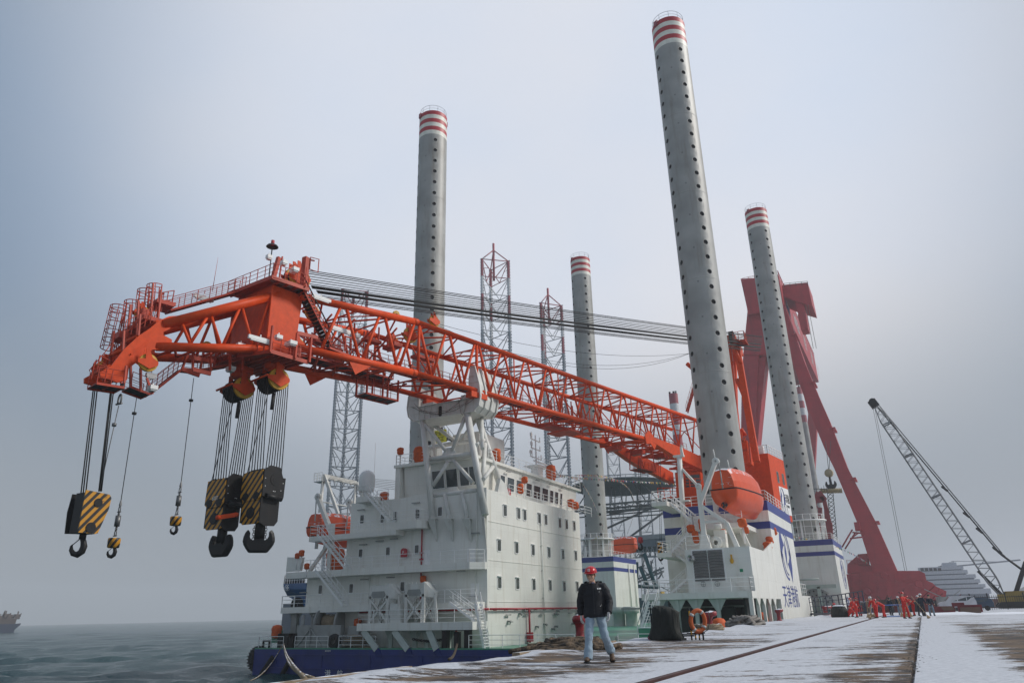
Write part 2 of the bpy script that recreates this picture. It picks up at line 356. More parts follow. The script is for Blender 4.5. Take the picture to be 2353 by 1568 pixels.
# rail groove and the slab between rail and joint, then the wide slab
q.add([(-3.98, -30, 0), (-3.98, 330, 0), (-3.94, 330, -.09), (-3.94, -30, -.09), (-3.74, -30, -.09), (-3.74, 330, -.09), (-3.70, 330, 0), (-3.70, -30, 0)], [(0, 1, 2, 3), (3, 2, 5, 4), (4, 5, 6, 7)])
struct(q.build('rail_groove', mat('groove dirt', (0.05, 0.035, 0.033), 0.9)))
q = MB(); q.add([(-3.7, -30, 0), (-0.36, -30, 0), (-0.36, 330, 0), (-3.7, 330, 0)], [(0, 1, 2, 3)])
q.add([(-0.36, -30, 0), (-0.36, 330, 0), (-0.36, 330, -.05), (-0.36, -30, -.05), (-0.30, -30, -.05), (-.30, 330, -.05), (-.30, 330, 0.004), (-.30, -30, 0.004)], [(0, 1, 2, 3), (3, 2, 5, 4), (4, 5, 6, 7)])
q.add([(-0.30, -30, 0.004), (700, -30, 0.004), (700, 330, 0.004), (-0.30, 330, 0.004)], [(0, 1, 2, 3)])
struct(q.build('pavement', SNOWQ))
q = MB(); q.add([(-11, 330, -0.01), (2500, 330, -0.01), (2500, 3500, -.01), (-11, 3500, -.01)], [(0, 1, 2, 3)]); q.add([(-11, 330, -6), (-11, 330, -.01), (-11, 3500, -.01), (-11, 3500, -6)], [(0, 1, 2, 3)])
struct(q.build('ground', mat('far snowy ground', (0.42, 0.42, 0.44), 0.9, var=0.3, scale=0.02)))
# crane rail
for nm_x in (-3.86,):
    q = MB(); q.box(nm_x - .04, nm_x + .04, -30, 330, -.088, .012); q.box(nm_x - .09, nm_x + .09, -30, 330, -.089, -.07)
    tag(q.build('crane_rail', mat('rusty rail', (0.07, 0.03, 0.027), 0.6, var=0.4)), 'rusty steel crane rail set in a groove of the snowy quay', 'rail')
# joint debris: clods of dark dirt along the expansion joint
q = MB()
for i in range(900):
    y = 14 + 62 * random.random() ** 1.6; x = -0.33 + random.gauss(0, 0.05 + .16 * max(0, math.sin(y * .8)) ** 3); r = random.uniform(.006, .022)
    q.lathe([(0, r * .5), (r * .8, r * .3), (r, 0)], (x, y, .0), n=5)
o = q.build('dirt_clods', mat('dirt', (0.05, 0.045, 0.04), .9)); o['kind'] = 'stuff'
# kerb timber showing where the snow has slid off the edge (brown strip at left bottom)
q = MB()
for y0, y1 in ((3, 12.5), (17.2, 19.0), (20.2, 24.5)):
    k = int((y1 - y0) / .5)
    q.grid([[(edge_x(y) - .012, y, -.5), (edge_x(y) - .012, y, .075), (edge_x(y) + .20, y, .085), (edge_x(y) + .24, y, -.02)] for y in [y0 + (y1 - y0) * i / k for i in range(k + 1)]], smooth=False, caps=True)
struct(q.build('kerb', mat('worn timber kerb', (0.23, 0.17, 0.11), .85, var=.3, scale=5, snow=.15)))
# sea ---------------------------------------------------------------
m, n, l, b = node_mat('grey green sea')
geo = n.new('ShaderNodeNewGeometry')
rot = n.new('ShaderNodeMapping'); rot.inputs['Rotation'].default_value = (0, 0, R(40)); l.new(geo.outputs['Position'], rot.inputs[0])
b.inputs['Base Color'].default_value = (0.018, 0.05, 0.055, 1); b.inputs['Specular IOR Level'].default_value = 0.17; b.inputs['Roughness'].default_value = 0.18; b.inputs['IOR'].default_value = 1.27
w1 = nz(0.22, 5, rot.outputs[0], 0.62, (0.5, 1.2, 1)); w2 = nz(1.3, 6, rot.outputs[0], 0.65, (0.6, 1.2, 1))
bp = n.new('ShaderNodeBump'); bp.inputs['Strength'].default_value = 1.0; bp.inputs['Distance'].default_value = 0.9
l.new(math_('ADD', w1, math_('MULTIPLY', w2, 0.22)), bp.inputs['Height']); l.new(bp.outputs[0], b.inputs['Normal'])
foam = mrange(math_('ADD', math_('MULTIPLY', w1, .55), math_('MULTIPLY', w2, .45)), 0.668, 0.70)
fm = n.new('ShaderNodeMix'); fm.data_type = 'RGBA'; l.new(foam, fm.inputs[0]); fm.inputs[6].default_value = (0.008, 0.046, 0.050, 1); fm.inputs[7].default_value = (0.45, 0.5, 0.52, 1)
l.new(fm.outputs[2], b.inputs['Base Color'])
from mathutils import noise as NZ
q = MB(); rows = []; NA, NR = 330, 300
for i in range(NR):
    r = 14 * (3600 / 14) ** (i / (NR - 1)); row = []; step = r * .021
    for j in range(NA):
        az = R(-118 + 120 * j / (NA - 1)); x, y = r * math.sin(az), r * math.cos(az); z = -4.0
        if r < 1500:
            f = min(1, (1500 - r) / 700)
            u, v = x * .77 + y * .64, -x * .64 + y * .77
            if step < 9: z += f * .62 * NZ.noise(Vector((u * .06, v * .15, 0)))
            if step < 4: z += f * .55 * NZ.noise(Vector((u * .16, v * .36, 3)))
            if step < 1.6: z += f * (.34 * (1 - abs(NZ.noise(Vector((u * .42, v * .85, 7)))) * 2) - .17)
            if step < .7: z += f * .14 * NZ.noise(Vector((u * 1.3, v * 2.2, 9)))
        row.append((x, y, z))
    rows.append(row)
q.grid(rows); struct(q.build('water', m))
# hill far right ------------------------------------------------------
q = MB(); random.seed(11); rows = []
for i in range(50):
    t = i / 49; x = 40 + 420 * t; ridge = 10 + 46 * min(1, t * 2.2) ** 0.8 + 5 * math.sin(t * 19) + 3 * math.sin(t * 47)
    ridge *= min(1, t * 6)
    rows.append([(x, 640, -1), (x, 660, ridge * .35 + random.uniform(-1, 1)), (x, 700, ridge * .75 + random.uniform(-1.5, 1.5)), (x, 750, ridge), (x, 900, ridge * .6), (x, 1200, -1)])
q.grid(rows); struct(q.build('hill', mat('winter hill', (0.12, 0.12, 0.12), .9, var=.5, scale=.05, stain=(.35, .36, .38), samt=.7, sscale=(.06, .06, .1))))
# ================================================================ JACK-UP VESSEL
YS = 54.0; XR = -11.9; XL = -57.2; YB = 172.0; ZD = -1.7; YW = 57.5; XW = -33.4
ship = thing('jack_up_vessel', 'large white and navy jack-up vessel with four legs, moored along the snowy quay', 'ship', (-35, 110, -4))
def P(name, mb, m, par=ship, label=None): return mb.build(name, m, par, label)
q = MB(); q.box(XL, XR, YS, YB, -6, ZD); q.box(-62, XL, 77, 156, -6, ZD)
for z in (-2.15, -3.3): q.box(XL + 1.5, XR - 2, YS - .07, YS, z - .04, z + .04)
for x in [XL + 3 + 5.5 * i for i in range(8)]: q.box(x - .04, x + .04, YS - .06, YS, -3.26, -2.19)
# raked struts painted navy below the deck edge
for px0, px1 in ((618, 640), (655, 672)): pass
hull = P('hull', q, BLUE)
q = MB()
for a, b in (((626, 1508), (588, 1565)), ((668, 1510), (640, 1562))):
    p0 = on_y(*a, YS - .25); p1 = on_y(*b, YS - .25); q.tube(p0, p1, .22, 10)
P('fender_bar', q, RUBBER, hull)
q = MB(); q.box(XL + .02, XR - .02, YS + .02, YB - .02, ZD, ZD + .012); q.box(XL, XR, YS, YS + .12, ZD, ZD + .12); q.box(XR - .12, XR, YS, YB, ZD, ZD + .12)
P('main_deck', q, GREENDK)
q = MB()
for s, px, py, sz in (('港', 752, 1551, .72), ('航', 780, 1552, .72)): c = on_y(px, py, YS - .02); put_text(q, s, sz, c + Vector((0, 0, .12)), (1, 0, 0), (0, 0, 1), .01); P('hull_lettering', q, RAILW, hull); q = MB()
put_text(q, '3HTEPT', .2, on_y(753, 1494, YS - .02), (1, 0, 0), (0, 0, 1), .008)
P('hull_lettering', q, RAILW, hull)
q = MB(); c = on_y(583, 1512, YS + .9); c.x = XL - .35
q.lathe([(.35, -.3), (.85, -.38), (1.05, -.25), (1.1, 0), (1.05, .25), (.85, .38), (.35, .3)], c, (1, 0, .1), 24)
for i in range(24):
    t = i * math.pi / 12; q.obox(c + Vector((0, math.cos(t), math.sin(t))) * 1.1, ((1, 0, 0), (0, math.cos(t), math.sin(t)), (0, -math.sin(t), math.cos(t))), (.3, .05, .06))
P('tyre_fender', q, RUBBER, hull)
# stern rail ---------------------------------------------------------
q = MB(); rail(q, [(XL + .2, YS + .25, ZD), (on_y(645, 1487, YS).x, YS + .25, ZD)], 1.1)
rail(q, [(on_y(672, 1487, YS).x, YS + .25, ZD), (on_y(748, 1489, YS).x, YS + .25, ZD)], 1.1)
rail(q, [(on_y(773, 1489, YS).x, YS + .25, ZD), (on_y(857, 1490, YS).x, YS + .25, ZD)], 1.1)
rail(q, [(on_y(1073, 1490, YS).x, YS + .25, ZD), (on_y(1318, 1490, YS).x, YS + .25, ZD)], 1.1)
rail(q, [(on_y(1418, 1490, YS).x, YS + .25, ZD), (-14, YS + .25, ZD)], 1.1)
rail(q, [(XR + -.25, YS + .3, ZD), (XR - .25, 63, ZD)], 1.1); rail(q, [(XL + .2, YS + .3, ZD), (XL + .2, 70, ZD)], 1.1)
P('deck_railing', q, RAILW)

# ---------------------------------------------------------------- accommodation block
acc = MB()
Z1, Z2, Z3, Z4, ZR = 1.9, 5.2, 8.55, 11.75, 15.05        # floor heights
XA = on_y(790, 1407, YW).x; XB = on_y(702, 1380, YW).x; XC = on_y(799, 1210, YW).x; XD = on_y(906, 1080, YW + 1).x
YE = 79.0
acc.box(XA, XW, YW, YE, ZD, Z1)
acc.box(XB, XW - .002, YW + .002, YE - .002, Z1, Z2); acc.box(XC, XW, YW, YE, Z2, Z3); acc.box(XC + .3, XW - .002, YW + .003, YE - .002, Z3, Z4)
acc.box(on_y(945, 1170, YW).x, XW, YW - .0, YW + .01, Z4 - .2, Z4 + .14)
block = P('accommodation_block', acc, WHITE)
q = MB()                                                     # weld seams, drain pipe and rounded corner strips
for z in (Z1 + .1, Z2 + .3, Z3 + .35): q.box(XW, XW + .035, YW + .3, YE - .1, z - .03, z + .03)
py_ = on_x(1244, 1300, XW).y; q.tube((XW + .12, py_, -1.6), (XW + .12, py_, 10.6), .06, 8)
for z in (0, 2.4, 5, 7.4, 9.5): q.box(XW, XW + .2, py_ - .1, py_ + .1, z, z + .08)
for px in (848, 1092): p = on_y(px, 1350, YW - .1); q.tube((p.x, YW - .1, 2), (p.x, YW - .1, 4.9), .05, 6)
p = on_y(1095, 1240, YW - .12); q.tube((p.x, YW - .12, 5.3), (p.x, YW - .12, 11.4), .05, 6)
q.box(XW - .9, XW + .001, YW - .02, YW, ZD, 0)
P('pipework', q, WHITE, block)
# wheelhouse
XH = -35.6
wh = MB()
zt = on_x(1290, 1078, XH).z
wh.prism([(XH, 59.6, Z4), (XH, 82.5, Z4), (XH + .25, 83.2, ZR + .2), (XH + .25, 59.0, ZR + .2)], (-8.6, 0, 0))
wh.box(XD, XH - 8.6, YW + 1.2, 68, Z4, ZR); wh.box(XD - .1, XH + .5, YW + 1.0, 84, ZR + .0, ZR + .28)
wheel = P('wheelhouse', wh, WHITE)
def pane(name, c, rt, upv, w_, h_, par, fm=RAILW, gm=GLASS, rnd=.3, d=.05, hood=False):
    c, rt, upv = Vector(c), Vector(rt).normalized(), Vector(upv).normalized(); nn = rt.cross(upv)
    def rr(W, H, rad):
        pts = []
        for (sx, sy, a) in ((1, 1, 0), (-1, 1, 90), (-1, -1, 180), (1, -1, 270)):
            for k in range(4):
                t = R(a + 30 * k); pts.append((sx * (W - rad) + rad * math.cos(t), sy * (H - rad) + rad * math.sin(t)))
        return pts
    rad = min(w_, h_) / 2 * rnd * 2 if rnd <= .5 else min(w_, h_) / 2
    q1 = MB(); A = rr(w_ / 2 + .07, h_ / 2 + .07, rad * .5 + .05); B = rr(w_ / 2, h_ / 2, rad * .5)
    k = len(A); vs = [c + rt * x + upv * y + nn * d for x, y in A] + [c + rt * x + upv * y + nn * d for x, y in B] + [c + rt * x + upv * y for x, y in A] + [c + rt * x + upv * y + nn * .004 for x, y in B]
    fs = []
    for i in range(k):
        j = (i + 1) % k; fs += [(i, j, k + j, k + i), (2 * k + i, 2 * k + j, j, i), (k + i, k + j, 3 * k + j, 3 * k + i)]
    q1.add(vs, fs)
    if hood: q1.obox(c + upv * (h_ / 2 + .12) + nn * .08, (rt, upv, nn), (w_ / 2 + .06, .03, .09))
    fr = q1.build('window', fm, par)
    g = MB(); g.add([c + rt * x + upv * y + nn * .012 for x, y in B], [tuple(range(k))]); g.build('pane', gm, fr)
    return fr
for px, py in ((832, 1192), (879, 1190), (908.6, 1184), (959.5, 1179.6), (828.7, 1270.5), (891.4, 1266), (957.6, 1261.4), (736.4, 1353), (807, 1350.4), (924.7, 1346), (1011, 1174)):
    pane('window', on_y(px, py, YW - .001), (1, 0, 0), (0, 0, 1), .46, .80, block, gm=GLASSL)
for x, y in ((281, 438), (385, 460), (432, 472), (543, 497), (594, 509), (701, 532), (753, 543), (811, 555), (236, 703), (370, 722), (496, 740), (618, 758), (725, 772), (823, 783), (239, 988), (377, 995), (502, 1003), (627, 1010), (735, 1016), (835, 1019)):
    pane('window', on_x(1075.2 + .3 * x, 1041.6 + .3 * y, XW + .002), (0, 1, 0), (0, 0, 1), .66, .92, block, gm=GLASSL, hood=True)
sl_ = Vector((.25, 0, 3.3)).normalized()
for x0, y0, x1, y1 in ((242, 165, 280, 240), (295, 185, 352, 262), (365, 208, 415, 280), (442, 228, 487, 302), (498, 245, 552, 318), (562, 262, 612, 335), (622, 283, 652, 345), (660, 295, 690, 358), (700, 305, 720, 365)):
    a = on_x(1075.2 + .3 * x0, 1041.6 + .3 * (y0 + 5), XH + .13); b_ = on_x(1075.2 + .3 * x1, 1041.6 + .3 * (y1 - 4), XH + .13)
    zc = 13.5; c = Vector((XH + .25 * (zc - Z4) / 3.5 + .004, (a.y + b_.y) / 2, zc)); pane('window', c, (0, 1, 0), sl_, abs(b_.y - a.y) * .93, 1.35, wheel, rnd=.12)
for x0, x1 in ((468, 570), (590, 688), (712, 790), (800, 850)):
    a = on_y(873.6 + .2572 * x0, 840 + .2572 * 1040, 59.3); b_ = on_y(873.6 + .2572 * x1, 840 + .2572 * 1040, 59.3)
    pane('window', ((a.x + b_.x) / 2, 59.28, 13.5), (1, 0, 0), (0, -.17, 1), abs(b_.x - a.x), 1.7, wheel, rnd=.06)
# walkway decks with fascia on the stern and their rails -----------------------
def deck(name, poly, z, th, m=WHITE, par=ship, railpts=None, rh=1.05):
    q1 = MB(); q1.prism([(x, y, z - th) for x, y in poly], (0, 0, th)); d = P(name, q1, m, par)
    if railpts:
        r1 = MB()
        for seg in railpts: rail(r1, [(x, y, z) for x, y in seg], rh)
        r1.build('railing', RAILW, d)
    return d
X2L = on_y(656, 1398, YW - 1).x; X3L = on_y(663, 1316, YW - 1).x; XE3 = XW - .15
YF = YW - 1.35
deck('walkway', [(X2L, YF - .3), (-44.5, YF - .3), (-43.5, YF), (-33.6, YF), (-33.6, YW - .01), (X2L, YW - .01)], Z1 + .1, .55, railpts=[[(X2L + .05, YW), (X2L + .05, YF - .25), (-44.5, YF - .25), (-43.6, YF + .05), (-33.7, YF + .05)]])
deck('walkway', [(X3L, YF), (-49.0, YF), (-48.6, YF - .25), (-46.5, YF - .25), (-46, YF), (XW - 1.0, YF), (XW - .02, YW - .3), (XW - .02, YW - .01), (X3L, YW - .01)], Z2 + .1, .6, railpts=[[(X3L + .05, YW), (X3L + .05, YF + .05), (XW - 1.05, YF + .05), (XW - .1, YW - .3)]])
x4 = on_y(712, 1240, YW - 1.2).x; x4b = on_y(911, 1222, YW - 1.2).x; x4c = on_y(972, 1222, YW - 1.2).x
deck('walkway', [(x4, YF), (x4b, YF), (x4b + .1, YW - .01), (x4, YW - .01)], Z3 + .1, .5, railpts=[[(x4 + .05, YW), (x4 + .05, YF + .05), (x4b, YF + .05)]])
deck('walkway', [(x4b, YF), (x4c - .7, YF), (x4c, YW - .5), (x4c, YW - .01), (x4b, YW - .01)], Z3 + .75, .7, railpts=[[(x4b, YF + .05), (x4c - .7, YF + .05), (x4c, YW - .4)]])
x5 = on_y(822, 1150, YW - 1).x; x5b = on_y(850, 1150, YW - 1).x
deck('radome_platform', [(x5, YF), (x5b, YF), (x5b + .5, YW - .02), (x5, YW + 3), (x5, YW)], Z4 + .35, .55, railpts=[[(x5, YW), (x5, YF + .05), (x5b, YF + .05)]])
# roof rails
q = MB()
rail(q, [(x5b, YW + .1, Z4), (XD, YW + .1, Z4)], 1.05); rail(q, [(XD, YW + 1.3, ZR + .28), (XD + 4.0, YW + 1.3, ZR + .28)], 1.05)
rail(q, [(XH + .4, 61, ZR + .28), (XH + .4, 84, ZR + .28)], 1.05); rail(q, [(XW - .08, 62, Z4), (XW - .08, YE, Z4), (XW - 3, YE, Z4)], 1.05)
rail(q, [(XW - .08, YE, Z4), (XW - .08, YE + 4, Z4)], 1.05)
rail(q, [(XD + .1, YW + 1.1, ZR + .28), (XD + .1, 66, ZR + .28)], 1.05)
P('roof_railing', q, RAILW, block)
# stairs between walkways ------------------------------------------------------
q = MB(); yst = YF - .15
def st(p0, p1, z0, z1, y=yst, w_=.85, sd=(0, -1, 0)):
    a = on_y(*p0, y); b_ = on_y(*p1, y); return (a.x, y, z0), (b_.x, y, z1)
for p0, p1, z0, z1 in (((800, 1385), (737, 1310), Z1 + .1, Z2 + .1), ((806, 1303), (741, 1233), Z2 + .1, Z3 + .1), ((905, 1215), (850, 1145), Z3 + .75, Z4 + .35)):
    a, b_ = st(p0, p1, z0, z1); q2 = MB(); stairs(q2, a, b_, (0, -1, 0), .8); P('stairway', q2, RAILW)
# raised working platform with the two hose saddles
XPa = on_y(823, 1430, 54.2).x; XPb = on_y(1088, 1430, 54.2).x; ZP = on_y(1000, 1428, 54.2).z
pl = deck('saddle_platform', [(XPa, 54.0), (XPb, 54.0), (XPb + .3, YF), (XPa + .6, YF)], ZP, .62, railpts=[[(XPa + .1, YF), (XPa + .1, 54.06), (XPb - .1, 54.06)]])
q = MB()
for px0, px1 in ((835, 866), (905, 937), (985, 1003)):
    a = on_y(px0, 1446, 54.2); b_ = on_y(px1, 1484, 54.0); a.z = ZP - .6; q.beam(a, (b_.x, 54.0, ZD), .2, .55, (1, 0, 0))
    c2 = Vector((b_.x + 1.0, 54.3, -3.6)); q.m = 1; q.beam((b_.x, 54.0, ZD), c2, .2, .55, (1, 0, 0)); q.m = 0
for px in (898, 954, 981, 1030):
    a = on_y(px, 1450, 55.5); q.box(a.x - .22, a.x + .22, 55.4, 55.6, ZD, ZP - .6); q.prism([(a.x - .7, 55.5, ZP - .6), (a.x + .7, 55.5, ZP - .6), (a.x + .22, 55.5, ZP - 1.5), (a.x - .22, 55.5, ZP - 1.5)], (0, .05, 0))
q.build('support_strut', [SHADEG, BLUE], pl)
def saddle(pxl, pxr, pyt, pyb):
    a = on_y(pxl, pyb, 54.6); b_ = on_y(pxr, pyb, 54.6); zt_ = on_y(pxl, pyt, 54.6).z; x0, x1 = a.x, b_.x; z0 = ZP; y0 = 54.6; y1 = 56.1
    s_ = MB()
    for yy in (y0, y1):
        for xx in (x0, x1): s_.beam((xx, yy, z0), (xx, yy, zt_ - .9), .28, .2, (0, 1, 0))
        s_.beam((x0, yy, z0 + .1), (x1, yy, zt_ - 1.2), .16, .12, (0, 1, 0)); s_.beam((x1, yy, z0 + .1), (x0, yy, zt_ - 1.2), .16, .12, (0, 1, 0))
    for xx in (x0, x1): s_.beam((xx, y0, z0 + .1), (xx, y1, zt_ - 1.2), .14, .1, (1, 0, 0)); s_.beam((xx, y1, z0 + .1), (xx, y0, zt_ - 1.2), .14, .1, (1, 0, 0))
    # trough head with flared right cheek
    s_.prism([(x0 - .1, y0 - .1, zt_ - 1.1), (x0 - .1, y0 - .1, zt_ - .15), (x0 + .25, y0 - .1, zt_), (x1 - .3, y0 - .1, zt_), (x1 + .1, y0 - .1, zt_ + .12), (x1 + .1, y0 - .1, zt_ - 1.1)], (0, .08, 0))
    s_.m = 1; s_.prism([(x0 + .35, y0 - .13, zt_ - 1.05), (x0 + .15, y0 - .13, zt_ - .8), (x0 + .25, y0 - .13, zt_ - .5), (x1 - .35, y0 - .13, zt_ - .5), (x1 - .2, y0 - .13, zt_ - .8), (x1 - .35, y0 - .13, zt_ - 1.05)], (0, .02, 0)); s_.m = 0
    s_.box(x0 - .1, x1 + .1, y0, y1 + .2, zt_ - .12, zt_ - .04)
    s_.prism([(x1 + .1, y0 - .1, zt_ + .12), (x1 + .75, y0 + .5, zt_ - .75), (x1 + .65, y0 + .5, zt_ - 1.2), (x1 + .1, y0 - .1, zt_ - 1.1)], (.06, .5, 0))
    for k in range(3): s_.prism([(x1 + .1, y0 + .15 + .5 * k, zt_ + .1), (x1 + .7, y0 + .6 + .3 * k, zt_ - .75), (x1 + .15, y0 + .3 + .4 * k, zt_ - 1.2)], (0, .05, 0))
    for k in range(4): s_.box(x0 + .2 + k * .42, x0 + .26 + k * .42, y0 - .16, y0 - .09, zt_ - .02, zt_ + .1)
    s_.beam((x1 + .75, y0 + .6, zt_ - .9), (x1 + 1.0, y0 + .6, z0), .2, .16, (0, 1, 0))
    P('pipe_saddle', s_, [WHITEG, GREY])
saddle(849, 889, 1345, 1427); saddle(932, 972, 1340, 1427)
q = MB(); a = on_y(907, 1427, 54.3); q.prism([(a.x - .55, 54.3, ZP), (a.x + .6, 54.3, ZP), (a.x + .4, 54.3, ZP + 1.55), (a.x - .6, 54.3, ZP + 1.6)], (0, .9, 0)); P('winch_guard', q, WHITEG)
# long stair from saddle platform to main deck and up to first walkway
q = MB(); a = on_y(1118, 1482, 55.2); b_ = on_y(1070, 1410, 55.2); stairs(q, (a.x, 55.6, ZD), (XPb - .2, 55.6, ZP + 1.4), (0, -1, 0), .85); P('stairway', q, RAILW)
q = MB(); stairs(q, (XPb - .4, 55.9, ZP), (XPb - 3.0, 55.9, Z1 + .1), (0, -1, 0), .8); P('stairway', q, RAILW)
# vertical deck supports under first walkway, port aft
q = MB()
for px in (676, 722):
    a = on_y(px, 1450, YW - .8); q.box(a.x - .35, a.x + .35, YW - 1.0, YW - .6, ZD, Z1 - .45); q.prism([(a.x - .8, YW - .8, Z1 - .45), (a.x + .8, YW - .8, Z1 - .45), (a.x + .35, YW - .8, Z1 - 1.2), (a.x - .35, YW - .8, Z1 - 1.2)], (0, .05, 0)); P('deck_column', q, GREY); q = MB()
q.box(X2L + 4, XA, YW + 5, YW + 5.1, ZD, Z1); P('inner_bulkhead', q, GREY)
# aft mooring winch: drum between two round gear cheeks on a grey bed
c = on_y(737, 1420, 56.0); wn = MB(); wc = Vector((c.x - .2, 56.2, c.z - .45))
wn.m = 1; wn.lathe([(0, -.8), (.85, -.8), (.85, .8), (0, .8)], wc + Vector((1.1, .5, 0)), (1, .25, 0), 28); wn.m = 0
for o_ in (-.05, 2.0): wn.lathe([(0, -.1), (1.15, -.1), (1.25, -.05), (1.25, .1), (1.05, .12), (0, .12)], wc + Vector((o_, o_ * .25, 0)), (1, .25, 0), 30)
for k in range(3):
    t = k * math.pi / 3 + .3; wn.beam(wc + Vector((-.2, math.cos(t) * 1.15, math.sin(t) * 1.15)), wc + Vector((-.2, -math.cos(t) * 1.15, -math.sin(t) * 1.15)), .12, .16)
wn.box(wc.x - 1.8, wc.x + 3.6, 55.0, 55.4, ZD, wc.z - .1); wn.box(wc.x - 1.9, wc.x + 3.7, 54.9, 57.2, ZD + .1, ZD + .4)
for k in range(3): wn.beam((wc.x, 54.9, wc.z - .3), (wc.x + (k - 1) * 1.5, 54.9, ZD + .2), .12, .12)
wn.tube((wc.x - 1.4, 55.3, ZD), (wc.x - 1.4, 55.3, wc.z + .8), .18, 10); wn.box(wc.x + 3.9, wc.x + 5.2, 55.6, 57, ZD, ZD + 1.9)
P('mooring_winch', wn, [GREY, HEMP])
q = MB()                                                   # dark fairleads, bitts and deck clutter
for px, py, w_, h_ in ((655, 1470, 1.4, 1.35), (1047, 1468, 2.2, 1.7)):
    a = on_y(px, 1487, 54.6); x = a.x
    for sx in (-1, 1): q.box(x + sx * w_ * .5 - .25, x + sx * w_ * .5 + .25, 54.5, 55.0, ZD, ZD + h_)
    q.box(x - w_ * .5 - .3, x + w_ * .5 + .3, 54.5, 55.1, ZD + h_ - .25, ZD + h_); q.box(x - .2, x + .25, 54.6, 55, ZD, ZD + h_ * .8); P('fairlead', q, BLACK); q = MB()
a = on_y(611, 1487, 54.8); q.path([(a.x - .4, 54.8, ZD), (a.x - .4, 54.8, ZD + .7), (a.x + .4, 54.8, ZD + .7), (a.x + .4, 54.8, ZD)], .12, 8)
P('mooring_bitt', q, BLACK); q = MB(); a = on_y(768, 1480, 54.9); q.lathe([(.25, -.25), (.6, -.25), (.65, 0), (.6, .25), (.25, .25)], (a.x, 54.9, ZD + .65), (0, 1, 0), 18)
P('tyre_fender', q, RUBBER)
q = MB(); a = on_y(830, 1455, 55.5)
for k in range(7): q.path([(a.x + random.uniform(-1.6, 1.2) + math.cos(t) * .6, 55.5 + random.uniform(-.3, .3) + math.sin(t) * .4, ZD + .15 + k * .16) for t in [i * .7 for i in range(9)]], .07, 6, True)
P('rope_heap', q, HEMP)
q = MB(); a = on_y(950, 1467, 54.9); b_ = on_y(1020, 1467, 54.9)
for i in range(24):
    c = a.lerp(b_, i / 23); z = c.z - .15 * math.sin(i / 23 * math.pi)
    q.path([(c.x + .14 * math.cos(t), 54.9 + (.09 * math.sin(t) if i % 2 else 0), z + (.09 * math.sin(t) if not i % 2 else 0)) for t in [k * math.pi / 3 for k in range(6)]], .035, 5, True)
P('anchor_chain', q, BLACK)
q = MB(); q.box(XW, XW + .01, 57, 57, 0, 0)
# fire main and its branches -----------------------------------------------
q = MB(); za = on_x(1200, 1397, XW + .3).z; zb = on_y(1000, 1398, YW - .25).z
q.tube((XW + .28, YW, za), (XW + .28, YE - .5, za), .09, 8); q.tube((XA + 2, YW - .28, za), (XW + .28, YW - .28, za), .09, 8)
yv = on_x(1217, 1440, XW + .3).y; q.tube((XW + .28, yv, za), (XW + .28, yv, ZD + .1), .1, 8); q.box(XW + .1, XW + .5, yv - .3, yv + .3, ZD + .2, ZD + 1)
p = on_y(966, 1330, YW - .2); q.tube((p.x, YW - .15, za), (p.x, YW - .15, Z2 - .5), .07, 6); q.tube((p.x, YW - .15, Z2 + .15), (p.x, YW - .15, Z3 + .1), .07, 6)
for z in (.6, 1.2): q.box(p.x - .15, p.x + .15, YW - .3, YW, Z2 + z, Z2 + z + .12)
for i in range(10): yy = YW + 1 + i * 2; q.box(XW, XW + .33, yy, yy + .1, za - .12, za - .04)
P('fire_main', q, PIPER)
# fire boxes with F
for px, py, w_, h_, plane in ((929.5, 1268.7, .62, .8, YW - .25), (1041, 1448, .8, .7, YW - 1.4), (1164, 1130, .7, .7, 0)):
    if plane: c = on_y(px, py, plane)
    else: c = on_x(1165, 1131, XW - .4)
    rt = Vector((1, 0, 0)) if plane else Vector((0, 1, 0)); nn = rt.cross(Vector((0, 0, 1)))
    q = MB(); k = 8; pts = [c - rt * w_ / 2 - Vector((0, 0, h_ / 2)), c + rt * w_ / 2 - Vector((0, 0, h_ / 2))] + [c + rt * math.cos(R(180 * i / k)) * w_ / 2 + Vector((0, 0, h_ * .25 + math.sin(R(180 * i / k)) * w_ * .35)) for i in range(k + 1)]
    q.prism([p_ + nn * .0 for p_ in pts], nn * .22); fb = P('fire_box', q, RED)
    t = MB(); put_text(t, 'F', .42, c + nn * .235, rt, (0, 0, 1), .004); t.build('lettering', RAILW, fb)
# tank, pipe valves and small gear along the starboard foot of the block
q = MB(); random.seed(5)
for i in range(15):
    yy = YW + 3 + random.uniform(0, 17); z = random.uniform(-.6, 1.3); q.box(XW, XW + .3, yy, yy + .3, z, z + .12); q.tube((XW + .2, yy, z), (XW + .2, yy + random.uniform(.3, .8), z), .05, 6); q.lathe([(.05, 0), (.13, .03), (.05, .06)], (XW + .34, yy, z), (1, 0, 0), 8)
P('valve_set', q, GREY, block)
# strip lamps on the walls
def lamp_bar(c, d, nn, L_=.9):
    c, d, nn = Vector(c), Vector(d), Vector(nn); q1 = MB(); q1.beam(c - d * L_ / 2 + nn * .22, c + d * L_ / 2 + nn * .22, .13, .1); q1.beam(c - d * L_ * .3, c - d * L_ * .3 + nn * .2, .04, .04); q1.beam(c + d * L_ * .3, c + d * L_ * .3 + nn * .2, .04, .04)
    P('wall_lamp', q1, GREY, block)
for px, py in ((832, 1171), (958, 1155), (837, 1250), (875, 1242), (908, 1237), (1094, 1224), (1062, 1310), (1090, 1370), (700, 1360), (840, 1330), (900, 1325)): lamp_bar(on_y(px, py, YW), (1, 0, 0), (0, -1, 0))
for px, py in ((1164, 1083), (1200, 1094), (1231, 1103), (1262, 1112), (1289, 1121)): lamp_bar(on_x(px, py, XH + .3), (0, 1, 0), (1, 0, 0), .8)
